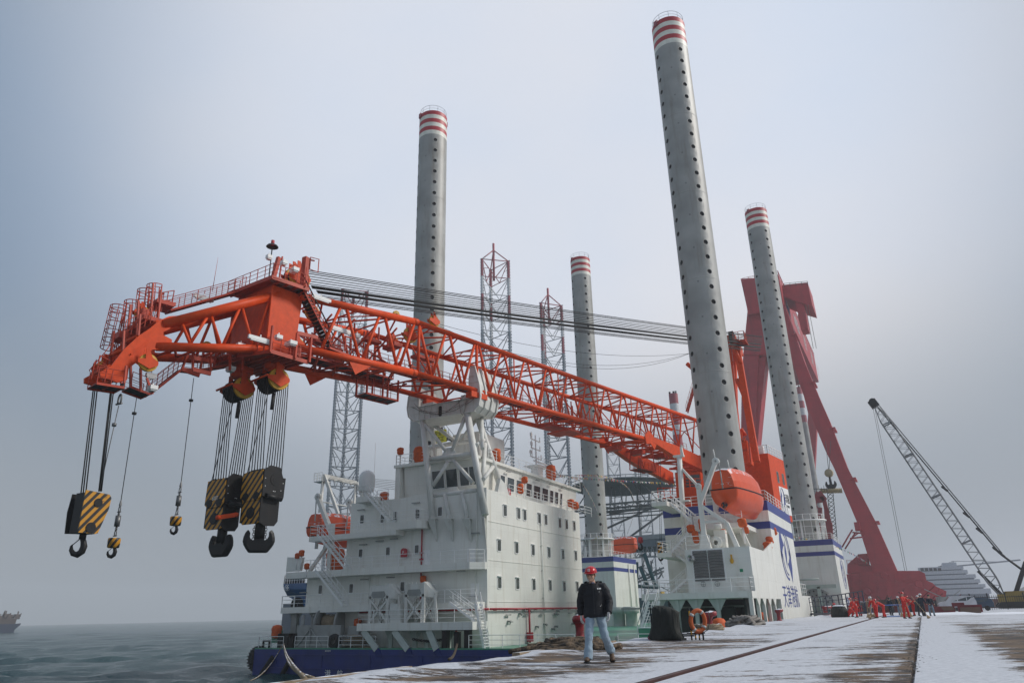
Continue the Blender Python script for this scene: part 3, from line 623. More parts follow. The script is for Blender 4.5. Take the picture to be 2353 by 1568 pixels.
for x, y in ((295, 1232), (435, 1225), (555, 1224), (660, 1222), (770, 1218)): lamp_bar(on_x(1075 + .3 * x, 1041.6 + .3 * y, XW), (0, 1, 0), (1, 0, 0), .8)
# doors
for px, py in ((979, 1287), (1091, 1365), (1083, 1283)):
    c = on_y(px, py, YW); q = MB(); q.box(c.x - .42, c.x + .42, YW - .05, YW - .001, c.z - .95, c.z + .95); d = P('door', q, RAILW, block)
# radome
c = on_y(833, 1124, YF + .3); q = MB(); z0 = Z4 + .75
q.lathe([(0, 2.35), (.3, 2.3), (.58, 2.12), (.78, 1.8), (.83, 1.35), (.8, .7), (.72, .25), (.7, .2), (0, .2)], (c.x, YF + .9, z0), n=24); q.tube((c.x, YF + .9, Z4 + .3), (c.x, YF + .9, z0 + .25), .25, 10)
for k in range(4): t = k * math.pi / 2; q.tube((c.x + .65 * math.cos(t), YF + .9 + .65 * math.sin(t), z0 + .25), (c.x + .2 * math.cos(t), YF + .9 + .2 * math.sin(t), Z4 + .3), .05, 5)
P('radome', q, RAILW)
# canvas-covered searchlights ---------------------------------------------------
def covered(px, py, plane, axis, s_=.45, pole=None, name='covered_searchlight', n_=1):
    c = on_y(px, py, plane) if axis == 'y' else on_x(px, py, plane)
    q1 = MB(); rows = []
    for j, (rr_, zz) in enumerate(((.25, -1), (.75, -.92), (1.0, -.5), (.92, 0), (1.05, .45), (.85, .9), (.3, 1.05))):
        rows.append([c + Vector((math.cos(t) * rr_ * s_ * (1 + .12 * math.sin(3 * t + j)), math.sin(t) * rr_ * s_ * .8, zz * s_ * n_)) for t in [2 * math.pi * i / 12 for i in range(12)]])
    q1.grid(rows, closed=True, caps=True); o_ = P(name, q1, COVER)
    if pole: p1 = MB(); p1.tube((c.x, c.y, c.z - s_ * n_), (c.x, c.y, c.z - s_ * n_ - pole), .07, 6); p1.build('pole', RAILW, o_)
for a in ((693, 1270, YF, 'y', .32, 1.2), (683, 1276, YF, 'y', .28, 1.0), (705, 1300, YF, 'y', .3, .8), (920, 1036, YW + 1.5, 'y', .38, 1.4), (962, 1044, YW + 1.5, 'y', .55, .3, 'covered_searchlight', 1.5), (883, 1141, YW + .8, 'y', .5, .3),
          (771, 1285, YW + 1.0, 'y', 1.0, .1, 'covered_capstan', 1.1), (1140, 1046, XH + .1, 'x', .5, .2, 'covered_searchlight', 1.4), (1266, 1086, XH - 1, 'x', .6, .2, 'covered_searchlight', 1.6), (1205, 1102, XW - .3, 'x', .35, .8), (1196, 1122, XW - .3, 'x', .32, .1, 'covered_searchlight', 1.6), (1321, 1161, XW - .3, 'x', .45, .1), (1311, 1155, XW - 1, 'x', .45, .1),
          (822, 1430, YW - .6, 'y', .4, .1), (815, 1450, YW - .6, 'y', .3, .1), (826, 1450, YW - .6, 'y', .3, .1), (972, 1329, YW - .3, 'y', .3, .1), (636, 1450, 55.0, 'y', .55, .1, 'covered_capstan', 1.1)): covered(*a)
q = MB(); c = on_y(634.8, 1452, 56); q.lathe([(.5, -.9), (.55, 0), (.5, .6), (0, .62)], (c.x + .1, 56, c.z), n=14); P('canvas_drum', q, GREENDK)
# radar mast on the wheelhouse
c = on_x(1232, 1080, XH - 3); q = MB(); x, y = c.x, c.y; zb_ = ZR + .3
q.tube((x, y, zb_), (x, y, on_x(1232, 1000, XH - 3).z), .16, 8, .07)
for px, s_ in ((1012, 1), (1032, 1), (1052, 1.2)):
    z = on_x(1232, px, XH - 3).z; q.beam((x, y - 1.3 * s_, z), (x, y + 1.3 * s_, z), .12, .1); q.tube((x, y - 1.2 * s_, z), (x, y - 1.2 * s_, z + .8), .07, 5); q.tube((x, y + 1.2 * s_, z), (x, y + 1.2 * s_, z + .6), .07, 5); q.tube((x - .5, y, z), (x - .5, y, z + 1.2), .04, 5)
    q.box(x - .1, x + .1, y - 1.3 * s_, y - 1.0 * s_, z + .3, z + .7)
z = on_x(1232, 1068, XH - 3).z; q.box(x - .1, x + .1, y - .6, y + 3.0, z + .4, z + .55); q.prism([(x - 1, y - 1.4, z - .3), (x + 1, y - 1.4, z - .3), (x + 1, y + 1.8, z - .3), (x - 1, y + 1.8, z - .3)], (0, 0, .12)); rail(q, [(x + 1, y - 1.4, z - .2), (x + 1, y + 1.8, z - .2)], .9)
q.box(x - .5, x + .5, y - .5, y + .8, zb_, z - .3); P('radar_mast', q, RAILW)
q = MB(); c = on_y(858, 1120, YW + 2); q.tube((c.x, c.y, Z4), (c.x, c.y, Z4 + 6.5), .025, 4); P('whip_antenna', q, RAILW)
# ladder-like stores davit at the port side (white A-frame)
# ---------------------------------------------------------------- boom rest on the aft face
br = MB()
def T(a, b_, r_, ya, yb, n_=14): br.tube(on_y(*a, ya), on_y(*b_, yb), r_, n_)
T((971, 966), (994, 1192), .30, 58.4, 57.1); T((1073, 948), (1114, 1182), .34, 58.4, 57.1)
T((1096, 955), (1151, 1122), .32, 61.0, 62.5); T((1106, 960), (1108, 1030), .2, 60.6, 58.3); T((1110, 1100), (1132, 1072), .2, 57.6, 60.5)
T((1094, 1022), (1111, 1010), .2, 58.0, 60.5); T((1114, 1019), (1108, 1112), .22, 60.6, 57.8); T((988, 965), (1004, 1062), .24, 61.2, 61.2)
T((981, 1055), (1086, 1041), .22, 58.1, 58.0); T((989, 1139), (1100, 1125), .22, 57.6, 57.6)
T((977, 975), (1025, 1036), .19, 58.3, 58.2); T((1068, 958), (1038, 1036), .19, 58.3, 58.2)
T((1029, 1061), (994, 1116), .19, 58.1, 57.6); T((1043, 1058), (1087, 1109), .19, 58.1, 57.6)
T((995, 975), (1045, 1012), .19, 61.2, 61.2); T((1096, 960), (1052, 1020), .19, 61.2, 61.2); T((985, 1028), (1090, 1010), .24, 61.2, 61.2)
T((1022, 1136), (1031, 1190), .2, 57.5, 57.0); T((1061, 1133), (1073, 1188), .2, 57.5, 57.0)
for px in (994, 1031, 1073):                                 # gussets / brackets on the wall
    a = on_y(px, 1192, YW - .45); x = a.x; z = a.z
    br.prism([(x - .35, YW - .9, z), (x + .55, YW - .9, z), (x + .3, YW - .02, z), (x - .5, YW - .02, z)], (0, 0, .06))
    br.prism([(x, YW - .8, z + .3), (x, YW - .8, z - .05), (x + .12, YW - .02, z - 2.0), (x + .12, YW - .02, z + .3)], (.06, 0, 0)); br.prism([(x - .3, YW - .9, z), (x + .5, YW - .9, z), (x + .25, YW - .02, z - 2.0), (x + .15, YW - .02, z - 2.0)], (0, .05, 0))
a = on_y(1110, 1175, YW - .2); br.prism([(a.x, YW - .5, a.z + .4), (XW, YW - .5, a.z - .2), (XW, YW - .02, a.z - 3.4), (a.x - .4, YW - .02, a.z + .2)], (0, .05, 0))
for px, py in ((1031, 1048), (1040, 1140)): a = on_y(px, py, 58.05); br.prism([(a.x - .9, 58.1, a.z + .2), (a.x - .4, 58.1, a.z + .9), (a.x + .4, 58.1, a.z + .9), (a.x + .9, 58.1, a.z + .1), (a.x + .4, 58.1, a.z - .5), (a.x - .4, 58.1, a.z - .5)], (0, .06, 0))
a = on_x(1151, 1125, XW - .4); br.prism([(XW - .5, a.y - .6, Z4 + 1.4), (XW - .5, a.y + .5, Z4 + .9), (XW - .5, a.y + 1.1, Z4), (XW - .5, a.y - 1.2, Z4)], (.4, 0, 0))
rest = P('boom_rest', br, WHITEG)
# saddle beam with upstanding ears
sb = MB(); p0 = on_y(945, 930, 58.3); p1 = on_y(1113, 900, 58.3); xl, xr = p0.x, on_y(1088, 930, 58.3).x
zb0 = on_y(951, 968, 58.3).z; zt0 = on_y(1000, 930, 58.3).z
sb.box(xl + .6, xr, 58.2, 61.4, zb0, zt0)
def ear(x, sgn, hgt):
    pr = [(x, zb0 - .03), (x + sgn * .55, zb0 + .5), (x + sgn * .75, zb0 + 1.4), (x + sgn * .62, zb0 + 2.6), (x + sgn * .1, zb0 + hgt), (x - sgn * .35, zb0 + hgt), (x - sgn * .55, zb0 + hgt * .75), (x - sgn * .55, zb0)]
    sb.prism([(a_, 58.05, z_) for a_, z_ in pr], (0, 3.5, 0))
    for yy in (58.05, 59.2, 60.35, 61.5):
        ctr = [(a_ + (sgn * .12), z_) for a_, z_ in pr[:6]]
        for (a0, b0), (a1, b1) in zip(ctr, ctr[1:]): sb.beam((a0, yy, b0), (a1, yy, b1), .07, .22, (0, 1, 0))
    for z_ in (.7, 1.5, 2.2, 2.9, 3.6):
        if z_ < hgt - .3: sb.box(x - .5, x + .5, 58.0, 58.06, zb0 + z_, zb0 + z_ + .05)
ear(xr + .1, 1, 4.6); ear(xl + .55, -1, 3.6)
for i in range(9): x = xl + 1.0 + i * (xr - xl - 1.4) / 8; sb.box(x - .02, x + .02, 58.06, 58.2, zb0, zt0)
sb.box(xl + .3, xr + .3, 58.02, 58.2, zb0 - .04, zb0 + .02); sb.box(xl + .3, xr + .3, 58.02, 58.2, zt0, zt0 + .05)
sb.box(xl + 1.0, xl + 2.6, 58.5, 61.2, zt0, zt0 + .45); sb.box(xr - 1.6, xr - .3, 58.5, 61.2, zt0, zt0 + .6)
sb.m = 1; c = on_y(1011, 944, 58.19); sb.prism([(c.x + .2 * math.cos(t), 58.17, c.z + (.38 if math.sin(t) >= 0 else -.38) * 1 + .2 * math.sin(t) * .8) for t in [i * math.pi / 6 for i in range(12)]], (0, .02, 0)); sb.m = 0
sad = sb.build('saddle_beam', [WHITEG, BLACK], rest)
q = MB()                                                     # slack wires draped over the beam
for i, (x0, x1, dz, sag) in enumerate(((xl + .3, xr + .6, .0, 1.2), (xl + .6, xr - .8, .3, 1.5), (xl + .5, xr + .2, -.1, .9), (xr - 1.5, xr - .6, -.1, 1.6))):
    q.path([(x0 + (x1 - x0) * k / 20, 57.98 - .02 * i, zt0 + .1 + dz - 4 * sag * (k / 20) * (1 - k / 20) + .05 * math.sin(k * 1.3 + i)) for k in range(21)], .02, 5)
q.build('slack_wire', mat('tan rope', (.12, .09, .06), .8), rest)
# black access ladder with yellow notice seen through the rest
q = MB(); a = on_y(1008, 975, 64); b_ = on_y(1027, 1012, 64); stairs(q, (b_.x, 64, b_.z), (a.x - .5, 64, a.z), (0, 1, 0), 1.2); P('access_ladder', q, BLACK)
q = MB(); q.box(XD + 3.2, XD + 6.5, 64.5, 70, ZR + .3, ZR + 4.2); P('funnel_casing', q, WHITEG)
q = MB(); c = on_y(1009, 1002, 63.5); q.box(c.x - .9, c.x + .9, 63.5, 63.53, c.z - .7, c.z + .7); nb = P('notice_board', q, mat('notice yellow', (.75, .7, .05), .6))
q = MB(); put_text(q, '安全', .55, (c.x - .2, 63.48, c.z + .3), (1, 0, 0), (0, 0, 1), .005); put_text(q, '施工', .55, (c.x + .1, 63.48, c.z - .3), (1, 0, 0), (0, 0, 1), .005); q.build('lettering', DARK, nb)

# ---------------------------------------------------------------- leg houses
def stripes(mb, x0, x1, y0, y1, zt, side):
    for a, b_ in ((zt - .98, zt - .02), (zt - 2.75, zt - 2.05)):
        mb.box(x0 - .012, x1 + .012, y0 - .012, y1 + .012, a, b_)
def leghouse(x0, x1, y0, y1, zt, lx, ly, cage=True, lab=None):
    q1 = MB(); q1.box(x0, x1, y0, y1, ZD, zt); h = P('leg_house', q1, WHITE, ship, lab)
    q1 = MB(); stripes(q1, x0, x1, y0, y1, zt, 0); q1.build('stripe', STRIPE, h)
    q1 = MB(); rail(q1, [(x1 - .1, y0 + .1, zt), (x1 - .1, y1 - .1, zt), (x0 + .1, y1 - .1, zt), (x0 + .1, y0 + .1, zt)], 1.0, closed=True)
    if cage:
        rr_ = 3.3
        for z in (.2, 1.4, 2.6, 3.8, 4.8): q1.path([(lx + rr_ * math.cos(t), ly + rr_ * math.sin(t), zt + z) for t in [i * math.pi / 12 for i in range(24)]], .05 if z in (.2, 3.8) else .035, 5, True)
        for i in range(16): t = i * math.pi / 8; q1.tube((lx + rr_ * math.cos(t), ly + rr_ * math.sin(t), zt), (lx + rr_ * math.cos(t), ly + rr_ * math.sin(t), zt + 4.8), .045, 5)
        q1.lathe([(rr_ + .35, 3.7), (rr_ + .35, 3.85), (2.5, 3.85), (2.5, 3.7)], (lx, ly, zt), n=24)
        for i in range(6): t = i * math.pi / 3 + .3; q1.m = 0; q1.box(lx + 2.7 * math.cos(t) - .15, lx + 2.7 * math.cos(t) + .15, ly + 2.7 * math.sin(t) - .15, ly + 2.7 * math.sin(t) + .15, zt, zt + 3.7)
    q1.build('railing', RAILW, h)
    return h
LEGS = {1: (-57.4, 82.0), 3: (-16.9, 82.0), 2: (-57.0, 143.5), 4: (-16.1, 150.5)}
LEGS[4] = (-16.2, 143.5 + 0); LEGS[4] = (-16.4, 146.5)
HY = 76.4; HX0 = on_y(1524, 1190, HY).x
hA = leghouse(HX0, XR, HY, 91.5, 11.1, *LEGS[3], cage=False)
LY4 = 141.0
hB = leghouse(on_y(1812, 1250, LY4).x, XR, LY4, 158, on_x(1916, 1241, XR).z + .1, *LEGS[4])
hC = leghouse(-61.5, -51.8, 138.4, 151.9, 11.1, *LEGS[2])
hD = leghouse(-61.5, -51.8, 79.6, 90, 8, *LEGS[1], cage=False)
# slanted corner panel on leg house C + pipes
q = MB(); 
for yy in (146.5, 149.8): q.tube((-51.6, yy, 1), (-51.6, yy, 10), .12, 6)
q.build('pipework', WHITE, hC)

# ship emblem (two interlocked leaves in an oval) and company name, painted on the quay side of leg houses
def emblem(par, cy, cz, X_, s_, sh_):
    q1 = MB(); nn = Vector((.006, 0, 0))
    def pt(u, v): return (X_, cy + u * sh_, cz + v * s_)
    def strip(outer, inner): q1.add([Vector(pt(*p_)) + nn for p_ in outer] + [Vector(pt(*p_)) + nn for p_ in inner], [(i, i + 1, len(outer) + i + 1, len(outer) + i) for i in range(len(outer) - 1)])
    # left blade: long spike up, curved back

    q1.add([Vector(pt(*p_)) + nn for p_ in ((-.62, 2.05), (-.95, .9), (-1.0, 0), (-.92, -.7), (-.62, .2), (-.35, .55), (-.12, .62), (-.42, 1.2))], [tuple(range(8))])
    q1.add([Vector(pt(*p_)) + nn for p_ in ((.62, -2.05), (.95, -.9), (1.0, 0), (.92, .7), (.62, -.2), (.35, -.55), (.12, -.62), (.42, -1.2))], [tuple(range(8))])
    o1 = [(math.cos(t) * 1.02, math.sin(t) * 1.85) for t in [R(-5 + 5 * i) for i in range(21)]]; i1 = [(math.cos(t) * .86, math.sin(t) * 1.68) for t in [R(-5 + 5 * i) for i in range(21)]]; strip(o1, i1)
    o2 = [(math.cos(t) * .72, math.sin(t) * 1.5) for t in [R(0 + 5 * i) for i in range(20)]]; i2 = [(math.cos(t) * .62, math.sin(t) * 1.38) for t in [R(5 * i) for i in range(20)]]; strip(o2, i2)
    strip([(-a, -b_) for a, b_ in o1], [(-a, -b_) for a, b_ in i1]); strip([(-a, -b_) for a, b_ in o2], [(-a, -b_) for a, b_ in i2])
    q1.add([Vector(pt(*p_)) + nn for p_ in ((-.2, .15), (.1, 1.1), (.18, .1), (-.1, -1.0))], [(0, 1, 2, 3)])
    q1.build('emblem', STRIPE, par)
ce = on_x(1805, 1273, XR); emblem(hA, ce.y, ce.z, XR + .01, 1.42, 3.3)
ce = on_x(1937, 1316, XR); emblem(hB, ce.y, ce.z, XR + .01, 1.5, 3.2)
q = MB(); ct = on_x(1817, 1373, XR); put_text(q, '天津港航', 2.35, (XR + .012, ct.y + .3, ct.z), (0, 1, 0), (0, 0, 1), .006, sx=1.12, sy=1.0); q.build('company_name', STRIPE, hA)
q = MB(); put_text(q, '天津港航', 2.0, (XR + .012, 150, ct.z - .3), (0, 1, 0), (0, 0, 1), .006); q.build('company_name', STRIPE, hB)
# forward bulwark between the leg houses, quay side
q = MB(); q.prism([(XR, 91.5, ZD), (XR, 99.5, ZD), (XR, 99, 2.2), (XR, 91.5, 2.2)], (-.15, 0, 0)); bw = P('bulwark', q, WHITE)
q = MB(); rail(q, [(XR - .1, 91.6, 2.2), (XR - .1, 96.5, 2.2)], 1.3); q.build('railing', RAILW, bw)
# ---------------------------------------------------------------- machinery house with louvres under the lifeboat
MX0 = on_y(1573, 1263, 64.1).x; MY = 64.1; ZM0 = 2.3; ZM1 = 5.85
q = MB(); q.box(MX0, XR, MY, HY, ZM0, ZM1); q.prism([(XR, HY - 5.5, ZM1), (XR, HY, ZM1 + 1.2), (XR, HY, ZM1)], (-.12, 0, 0)); mh = P('machinery_house', q, WHITE)
a = on_y(1596, 1262, MY); b_ = on_y(1668, 1335, MY); lx0, lx1 = on_y(1594, 1300, MY).x, on_y(1663, 1300, MY).x; lz1, lz0 = on_y(1600, 1264, MY).z, on_y(1660, 1332, MY).z
q = MB(); q.box(lx0 - .12, lx1 + .12, MY - .06, MY, lz0 - .12, lz1 + .1); fr = P('louvre_panel', q, RAILW, mh)
q = MB(); k = 11
for i in range(k):
    z = lz0 + (lz1 - lz0) * i / k
    for xa, xb in ((lx0, (lx0 + lx1) / 2 - .04), ((lx0 + lx1) / 2 + .04, lx1)): q.prism([(xa, MY - .07, z), (xa, MY - .16, z), (xa, MY - .07, z + (lz1 - lz0) / k * .95)], (xb - xa, 0, 0))
q.build('slats', LOUV, fr)
q = MB()
for fx_ in (.27, .73): x = lx0 + (lx1 - lx0) * fx_; q.path([(x + .2 * math.cos(t), MY - .2, lz0 - .25 + .2 * math.sin(t)) for t in [i * math.pi / 6 for i in range(12)]], .025, 5, True); q.beam((x - .2, MY - .2, lz0 - .25), (x + .2, MY - .2, lz0 - .25), .03, .03); q.beam((x, MY - .2, lz0 - .45), (x, MY - .2, lz0 - .05), .03, .03)
q.build('hand_wheel', GREY, fr)
c = on_y(1592, 1283, MY); q = MB(); q.lathe([(.28, 0), (.28, .5), (.24, .5), (.24, .1), (0, .1)], c, (-.35, -1, .1), 16); P('exhaust_outlet', q, mat('galv steel', (.45, .45, .44), .3, .8), mh)
q = MB(); c = on_y(1682, 1287, MY); q.lathe([(0, -.25), (.12, -.2), (.17, 0), (.12, .15), (.08, .2), (.08, .5), (0, .5)], c + Vector((0, -.2, 0)), n=12); P('beacon_float', q, YELLOW, mh)
q = MB(); c = on_y(1703, 1309, MY); q.box(c.x - .13, c.x + .13, MY - .03, MY, c.z - .12, c.z + .12); P('safety_sign', q, mat('sign green', (.02, .25, .12), .5), mh)
q = MB(); c = on_y(1713, 1335, MY); q.prism([(c.x - 1.3, MY - .12, c.z + .5), (c.x + .7, MY - .12, c.z + .5), (c.x + .7, MY - .12, c.z - .7), (c.x + .3, MY - .12, c.z - .85), (c.x - .4, MY - .12, c.z - .5)], (0, .08, 0)); P('folded_ladder', q, WHITE, mh)
XPL = on_y(1473, 1367, 62.6).x
pd = deck('boarding_deck', [(XPL, 62.6), (XR + .02, 62.6), (XR + .02, MY + .4), (MX0, MY + .4), (MX0, HY), (XPL + 2.5, HY), (XPL, HY)], ZM0, .5, railpts=[[(XPL + .05, 64.5), (XPL + .05, 62.65), (XR - .05, 62.65), (XR - .05, MY - .05)], [(XPL + .05, 64.5), (XPL + .05, HY - .3)]])
for px in (1512, 1557, 1600, 1650):
    x = on_y(px, 1400, 62.9).x; q = MB()
    q.box(x - .14, x + .14, 62.8, 63.1, ZD, ZM0 - .5); q.prism([(x - .75, 62.9, ZM0 - .5), (x + .75, 62.9, ZM0 - .5), (x + .14, 62.9, ZM0 - 1.5), (x - .14, 62.9, ZM0 - 1.5)], (0, .06, 0)); q.build('support_column', SHADEG, pd)
q = MB(); q.box(XR - .3, XR, 62.6, 63.1, ZD, ZM0 - .5)
for i in range(4):
    y0 = 65.2 + i * 2.6; q.box(XR - .25, XR, y0, y0 + .35, ZD, ZM0 - .5)
    for s_ in (-1, 1): q.prism([(XR - .1, y0 + .17, ZM0 - .5), (XR - .1, y0 + .17 + s_ * .9, ZM0 - .5), (XR - .1, y0 + .17 + s_ * .2, ZM0 - 1.1)], (.09, 0, 0))
q.box(XR - .3, XR + .01, 63, HY, ZM0 - .55, ZM0); q.build('side_frame', WHITE, pd)
q = MB(); q.box(-21.5, XR - 1.2, 71.5, 71.7, ZD, ZM0 - .5); q.box(XR - 1.4, XR - 1.2, 66, 71.5, ZD, ZM0 - .5); q.box(-20, -17.4, 67, 70, ZD, .8); q.box(-16.3, -14.5, 68, 70.5, ZD, 1.2); q.build('recess_bulkhead', mat('recess shade colour', (.03, .04, .04), .7), pd)  # near-black colour stands in for the shade inside the opening under the deck
q = MB(); q.box(-25, -13, 68, 68.15, 1.1, 1.25); q.tube((-19, 64.5, ZD), (-19, 64.5, 1.4), .2, 8); q.build('recess_lamp', GREY, pd)
# zigzag stairs left of the machinery house
for a, b in (((-20.8, 69.6, 2.3), (-18.0, 69.6, 4.3)), ((-18.0, 70.6, 4.3), (-20.2, 70.6, 6.1)), ((-20.2, 69.6, 6.1), (-17.7, 69.6, 8.4)), ((-17.7, 70.6, 8.4), (-20.2, 70.6, 10.9))):
    q = MB(); stairs(q, a, b, (0, 1, 0), .8, r=.035); P('stairway', q, RAILW)
for z, xa, xb in ((4.3, -18.1, MX0), (6.1, -21.5, -20.1), (8.4, -17.8, -13.2), (10.9, -21.6, -20.1)):
    deck('stair_landing', [(xa, 69.4), (xb, 69.4), (xb, HY), (xa, HY)], z, .42, railpts=[[(xa + .05, HY), (xa + .05, 69.45), (xb, 69.45)]])
# post that carries the boom hand-line on the leg house
q = MB(); a = on_y(1563, 1140, 74); t_ = on_y(1560, 1047, 74); q.tube((a.x, 74, 8), (t_.x, 74, t_.z), .27, 12); q.beam((t_.x - .6, 74, t_.z), (t_.x + .5, 74, t_.z), .5, .2); q.prism([(t_.x + .2, 73.8, t_.z), (t_.x + .5, 73.8, t_.z), (t_.x + .4, 73.8, t_.z + .9), (t_.x + .2, 73.8, t_.z + .9)], (0, .3, 0))
b2 = on_y(1605, 1112, 74); q.tube((t_.x + .1, 74, t_.z - 1.3), (b2.x, 74, b2.z - .3), .14, 10); q.box(t_.x - .5, t_.x + .6, 73.7, 74.3, 11.3, 11.45); P('line_post', q, WHITE)
# ---------------------------------------------------------------- lifeboat davits
def davit_set(x0, y0, z0, dx, y_sp, lift):
    for k in (0, 1):
        y = y0 + k * y_sp; q1 = MB(); s_ = 1 if dx > 0 else -1
        q1.beam((x0, y, z0), (x0, y, z0 + 5.6), .42, .32, (0, 1, 0)); q1.prism([(x0 - .5 * s_, y - .2, z0), (x0 + .6 * s_, y - .2, z0), (x0 + .22 * s_, y - .2, z0 + 1.4), (x0 - .22 * s_, y - .2, z0 + 1.4)], (0, .4, 0))
        q1.beam((x0, y, z0 + 3.9), (x0 + 2.1 * s_, y, z0 + 2.2), .3, .3, (0, 1, 0)); q1.beam((x0 + 2.1 * s_, y, z0 + 2.2), (x0 + 2.8 * s_, y, z0), .36, .4, (0, 1, 0)); q1.beam((x0, y, z0 + 2.4), (x0 + 1.9 * s_, y, z0 + 2.4), .2, .2, (0, 1, 0))
        q1.beam((x0 + .1 * s_, y, z0 + 4.3), (x0 + 1.75 * s_, y, z0 + lift), .34, .42, (0, 1, 0))
        hd = Vector((x0 + 1.8 * s_, y, z0 + lift + .1)); q1.lathe([(.1, -.12), (.33, -.12), (.33, .12), (.1, .12)], hd, (0, 1, 0), 16); q1.lathe([(.1, -.12), (.28, -.12), (.28, .12), (.1, .12)], (x0, y - .1, z0 + 5.6), (0, 1, 0), 14); q1.tube(hd, hd + Vector((-.1, 0, 1.1)), .05, 6)
        dv = P('davit', q1, WHITE)
        q1 = MB(); 
        q1.tube(hd + Vector((.25 * s_, 0, 0)), hd + Vector((.3 * s_, 0, -1.0)), .05, 6)
        q1.tube(hd, (x0, y - .1, z0 + 5.7), .025, 5); q1.path([hd + Vector((.3 * s_, 0, -1.0)), hd + Vector((.32 * s_, 0, -1.6)), hd + Vector((.33 * s_, 0, -2.5))], .06, 6)
        q1.build('fall_wire', [GREY], dv)
davit_set(-16.0, 66.0, ZM1, 1, 5.8, 7.6)
q = MB(); c = on_y(1648, 1240, 67); q.lathe([(.2, -.4), (.55, -.4), (.55, -.3), (.3, -.25), (.3, .25), (.55, .3), (.55, .4), (.2, .4)], (c.x, 67, ZM1 + .65), (.2, 1, 0), 22); q.box(c.x - .4, c.x + .6, 67.6, 68.4, ZM1, ZM1 + 1.8); q.lathe([(0, -.3), (.25, -.3), (.25, .3), (0, .3)], (c.x + .1, 67.4, ZM1 + 2.1), (1, 0, 0), 14); P('davit_winch', q, WHITE)
q = MB(); rail(q, [(MX0 + .1, MY + .1, ZM1), (MX0 + 2.2, MY + .1, ZM1)], 1.1); P('house_railing', q, RAILW, mh)
for a in ((1587, 1214, 68, 'y', .38, .5), (1598, 1233, 67, 'y', .3, .1, 'covered_searchlight', 1.8), (1611, 1205, 69, 'y', .25, .1, 'covered_searchlight', 2.4), (1705, 1200, 68, 'y', .4, 1.4), (1775, 1220, XR - .2, 'x', .4, .1), (1767, 1240, XR - .3, 'x', .38, .1), (1763, 1253, XR - .4, 'x', .4, .1), (1661, 1221, 68, 'y', .25, .1), (1715, 1217, 68, 'y', .2, .1, 'covered_searchlight', 1.5)): covered(*a)
# port side davits: two arms and the tall white A-frame
davit_set(-54.3, 60.0, Z3 + .1, -1, 5.8, 3.3) if False else None
def portdavit():
    q1 = MB(); zz = on_y(745, 1235, 58.5).z; a = on_y(732, 1147, 57.8); b_ = on_y(762, 1225, 57.8)
    for dy in (0, 5.0):
        q1.beam((b_.x, 57.8 + dy, Z2), (b_.x, 57.8 + dy, b_.z + 1), .45, .4, (0, 1, 0)); q1.beam((b_.x, 57.8 + dy, b_.z), (a.x, 57.8 + dy, a.z), .4, .45, (0, 1, 0)); q1.lathe([(.1, -.15), (.38, -.15), (.38, .15), (.1, .15)], (a.x - .1, 57.8 + dy, a.z + .3), (0, 1, 0), 16)
        q1.tube((a.x - .25, 57.7 + dy, a.z), (a.x - .2, 57.7 + dy, a.z - 2.2), .07, 6); c_ = on_y(712, 1300, 57.8); q1.beam((c_.x, 57.8 + dy, Z2 + .2), (b_.x - .2, 57.8 + dy, Z3 - .4), .3, .3, (0, 1, 0)); P('davit', q1, WHITEG); q1 = MB()
    q1 = MB(); T1 = on_y(743, 1093, 66)
    for dy in (0, 6.0):
        q1.tube((T1.x, 66 + dy, T1.z), (T1.x - .3, 66 + dy, Z3), .2, 8)
        q1.beam((T1.x + .2, 66 + dy, T1.z), (T1.x + 4.6, 66 + dy, Z3 + .2), .34, .3, (0, 1, 0))
    for k in range(3): z = Z3 + 2 + k * 1.7; q1.tube((T1.x, 66, z), (T1.x, 72, z), .07, 6); 
    q1.beam((T1.x, 66, T1.z), (T1.x, 72, T1.z), .3, .5); q1.box(T1.x - 1.1, T1.x + .3, 65.6, 67, T1.z - .7, T1.z - .6); rail(q1, [(T1.x - 1.1, 66.8, T1.z - .6), (T1.x - 1.1, 65.6, T1.z - .6), (T1.x + .2, 65.6, T1.z - .6)], 1.0, .02, .5)
    for k in range(8): q1.tube((T1.x + .9, 66 + 6 * k / 8, T1.z - .3), (T1.x + .9, 66 + 6 * (k + 1) / 8, T1.z - 1.0 if k % 2 else T1.z - .3), .05, 4)
    q1.tube((T1.x, 66, Z3 + 3.2), (XC + 1, 66, Z3 + 3.0), .1, 6); q1.tube((T1.x, 66, Z3 + 3.9), (XC - 1, 66, Z3 + 3.4), .07, 6)
    P('stores_gantry', q1, WHITEG)
portdavit()
q = MB(); 
for k in range(6):
    a = on_y(745, 1090 + k * 2.5, 68); b_ = on_y(910, 1104 + k * 4.0, 61); q.tube(a, b_, .018, 4)
P('antenna_wire', q, ROPE)
# rescue boat (blue) hanging past the port quarter, and control cabin aft of davits
q = MB(); a = on_y(668, 1300, YF); q.prism([(a.x-.6, YF, Z2+.2), (a.x+1.3, YF, Z2+.2), (a.x+1.5, YF, Z2+1.5), (a.x-.6, YF, Z2+1.6)], (0, .3, 0)); P('fashion_plate', q, WHITE)
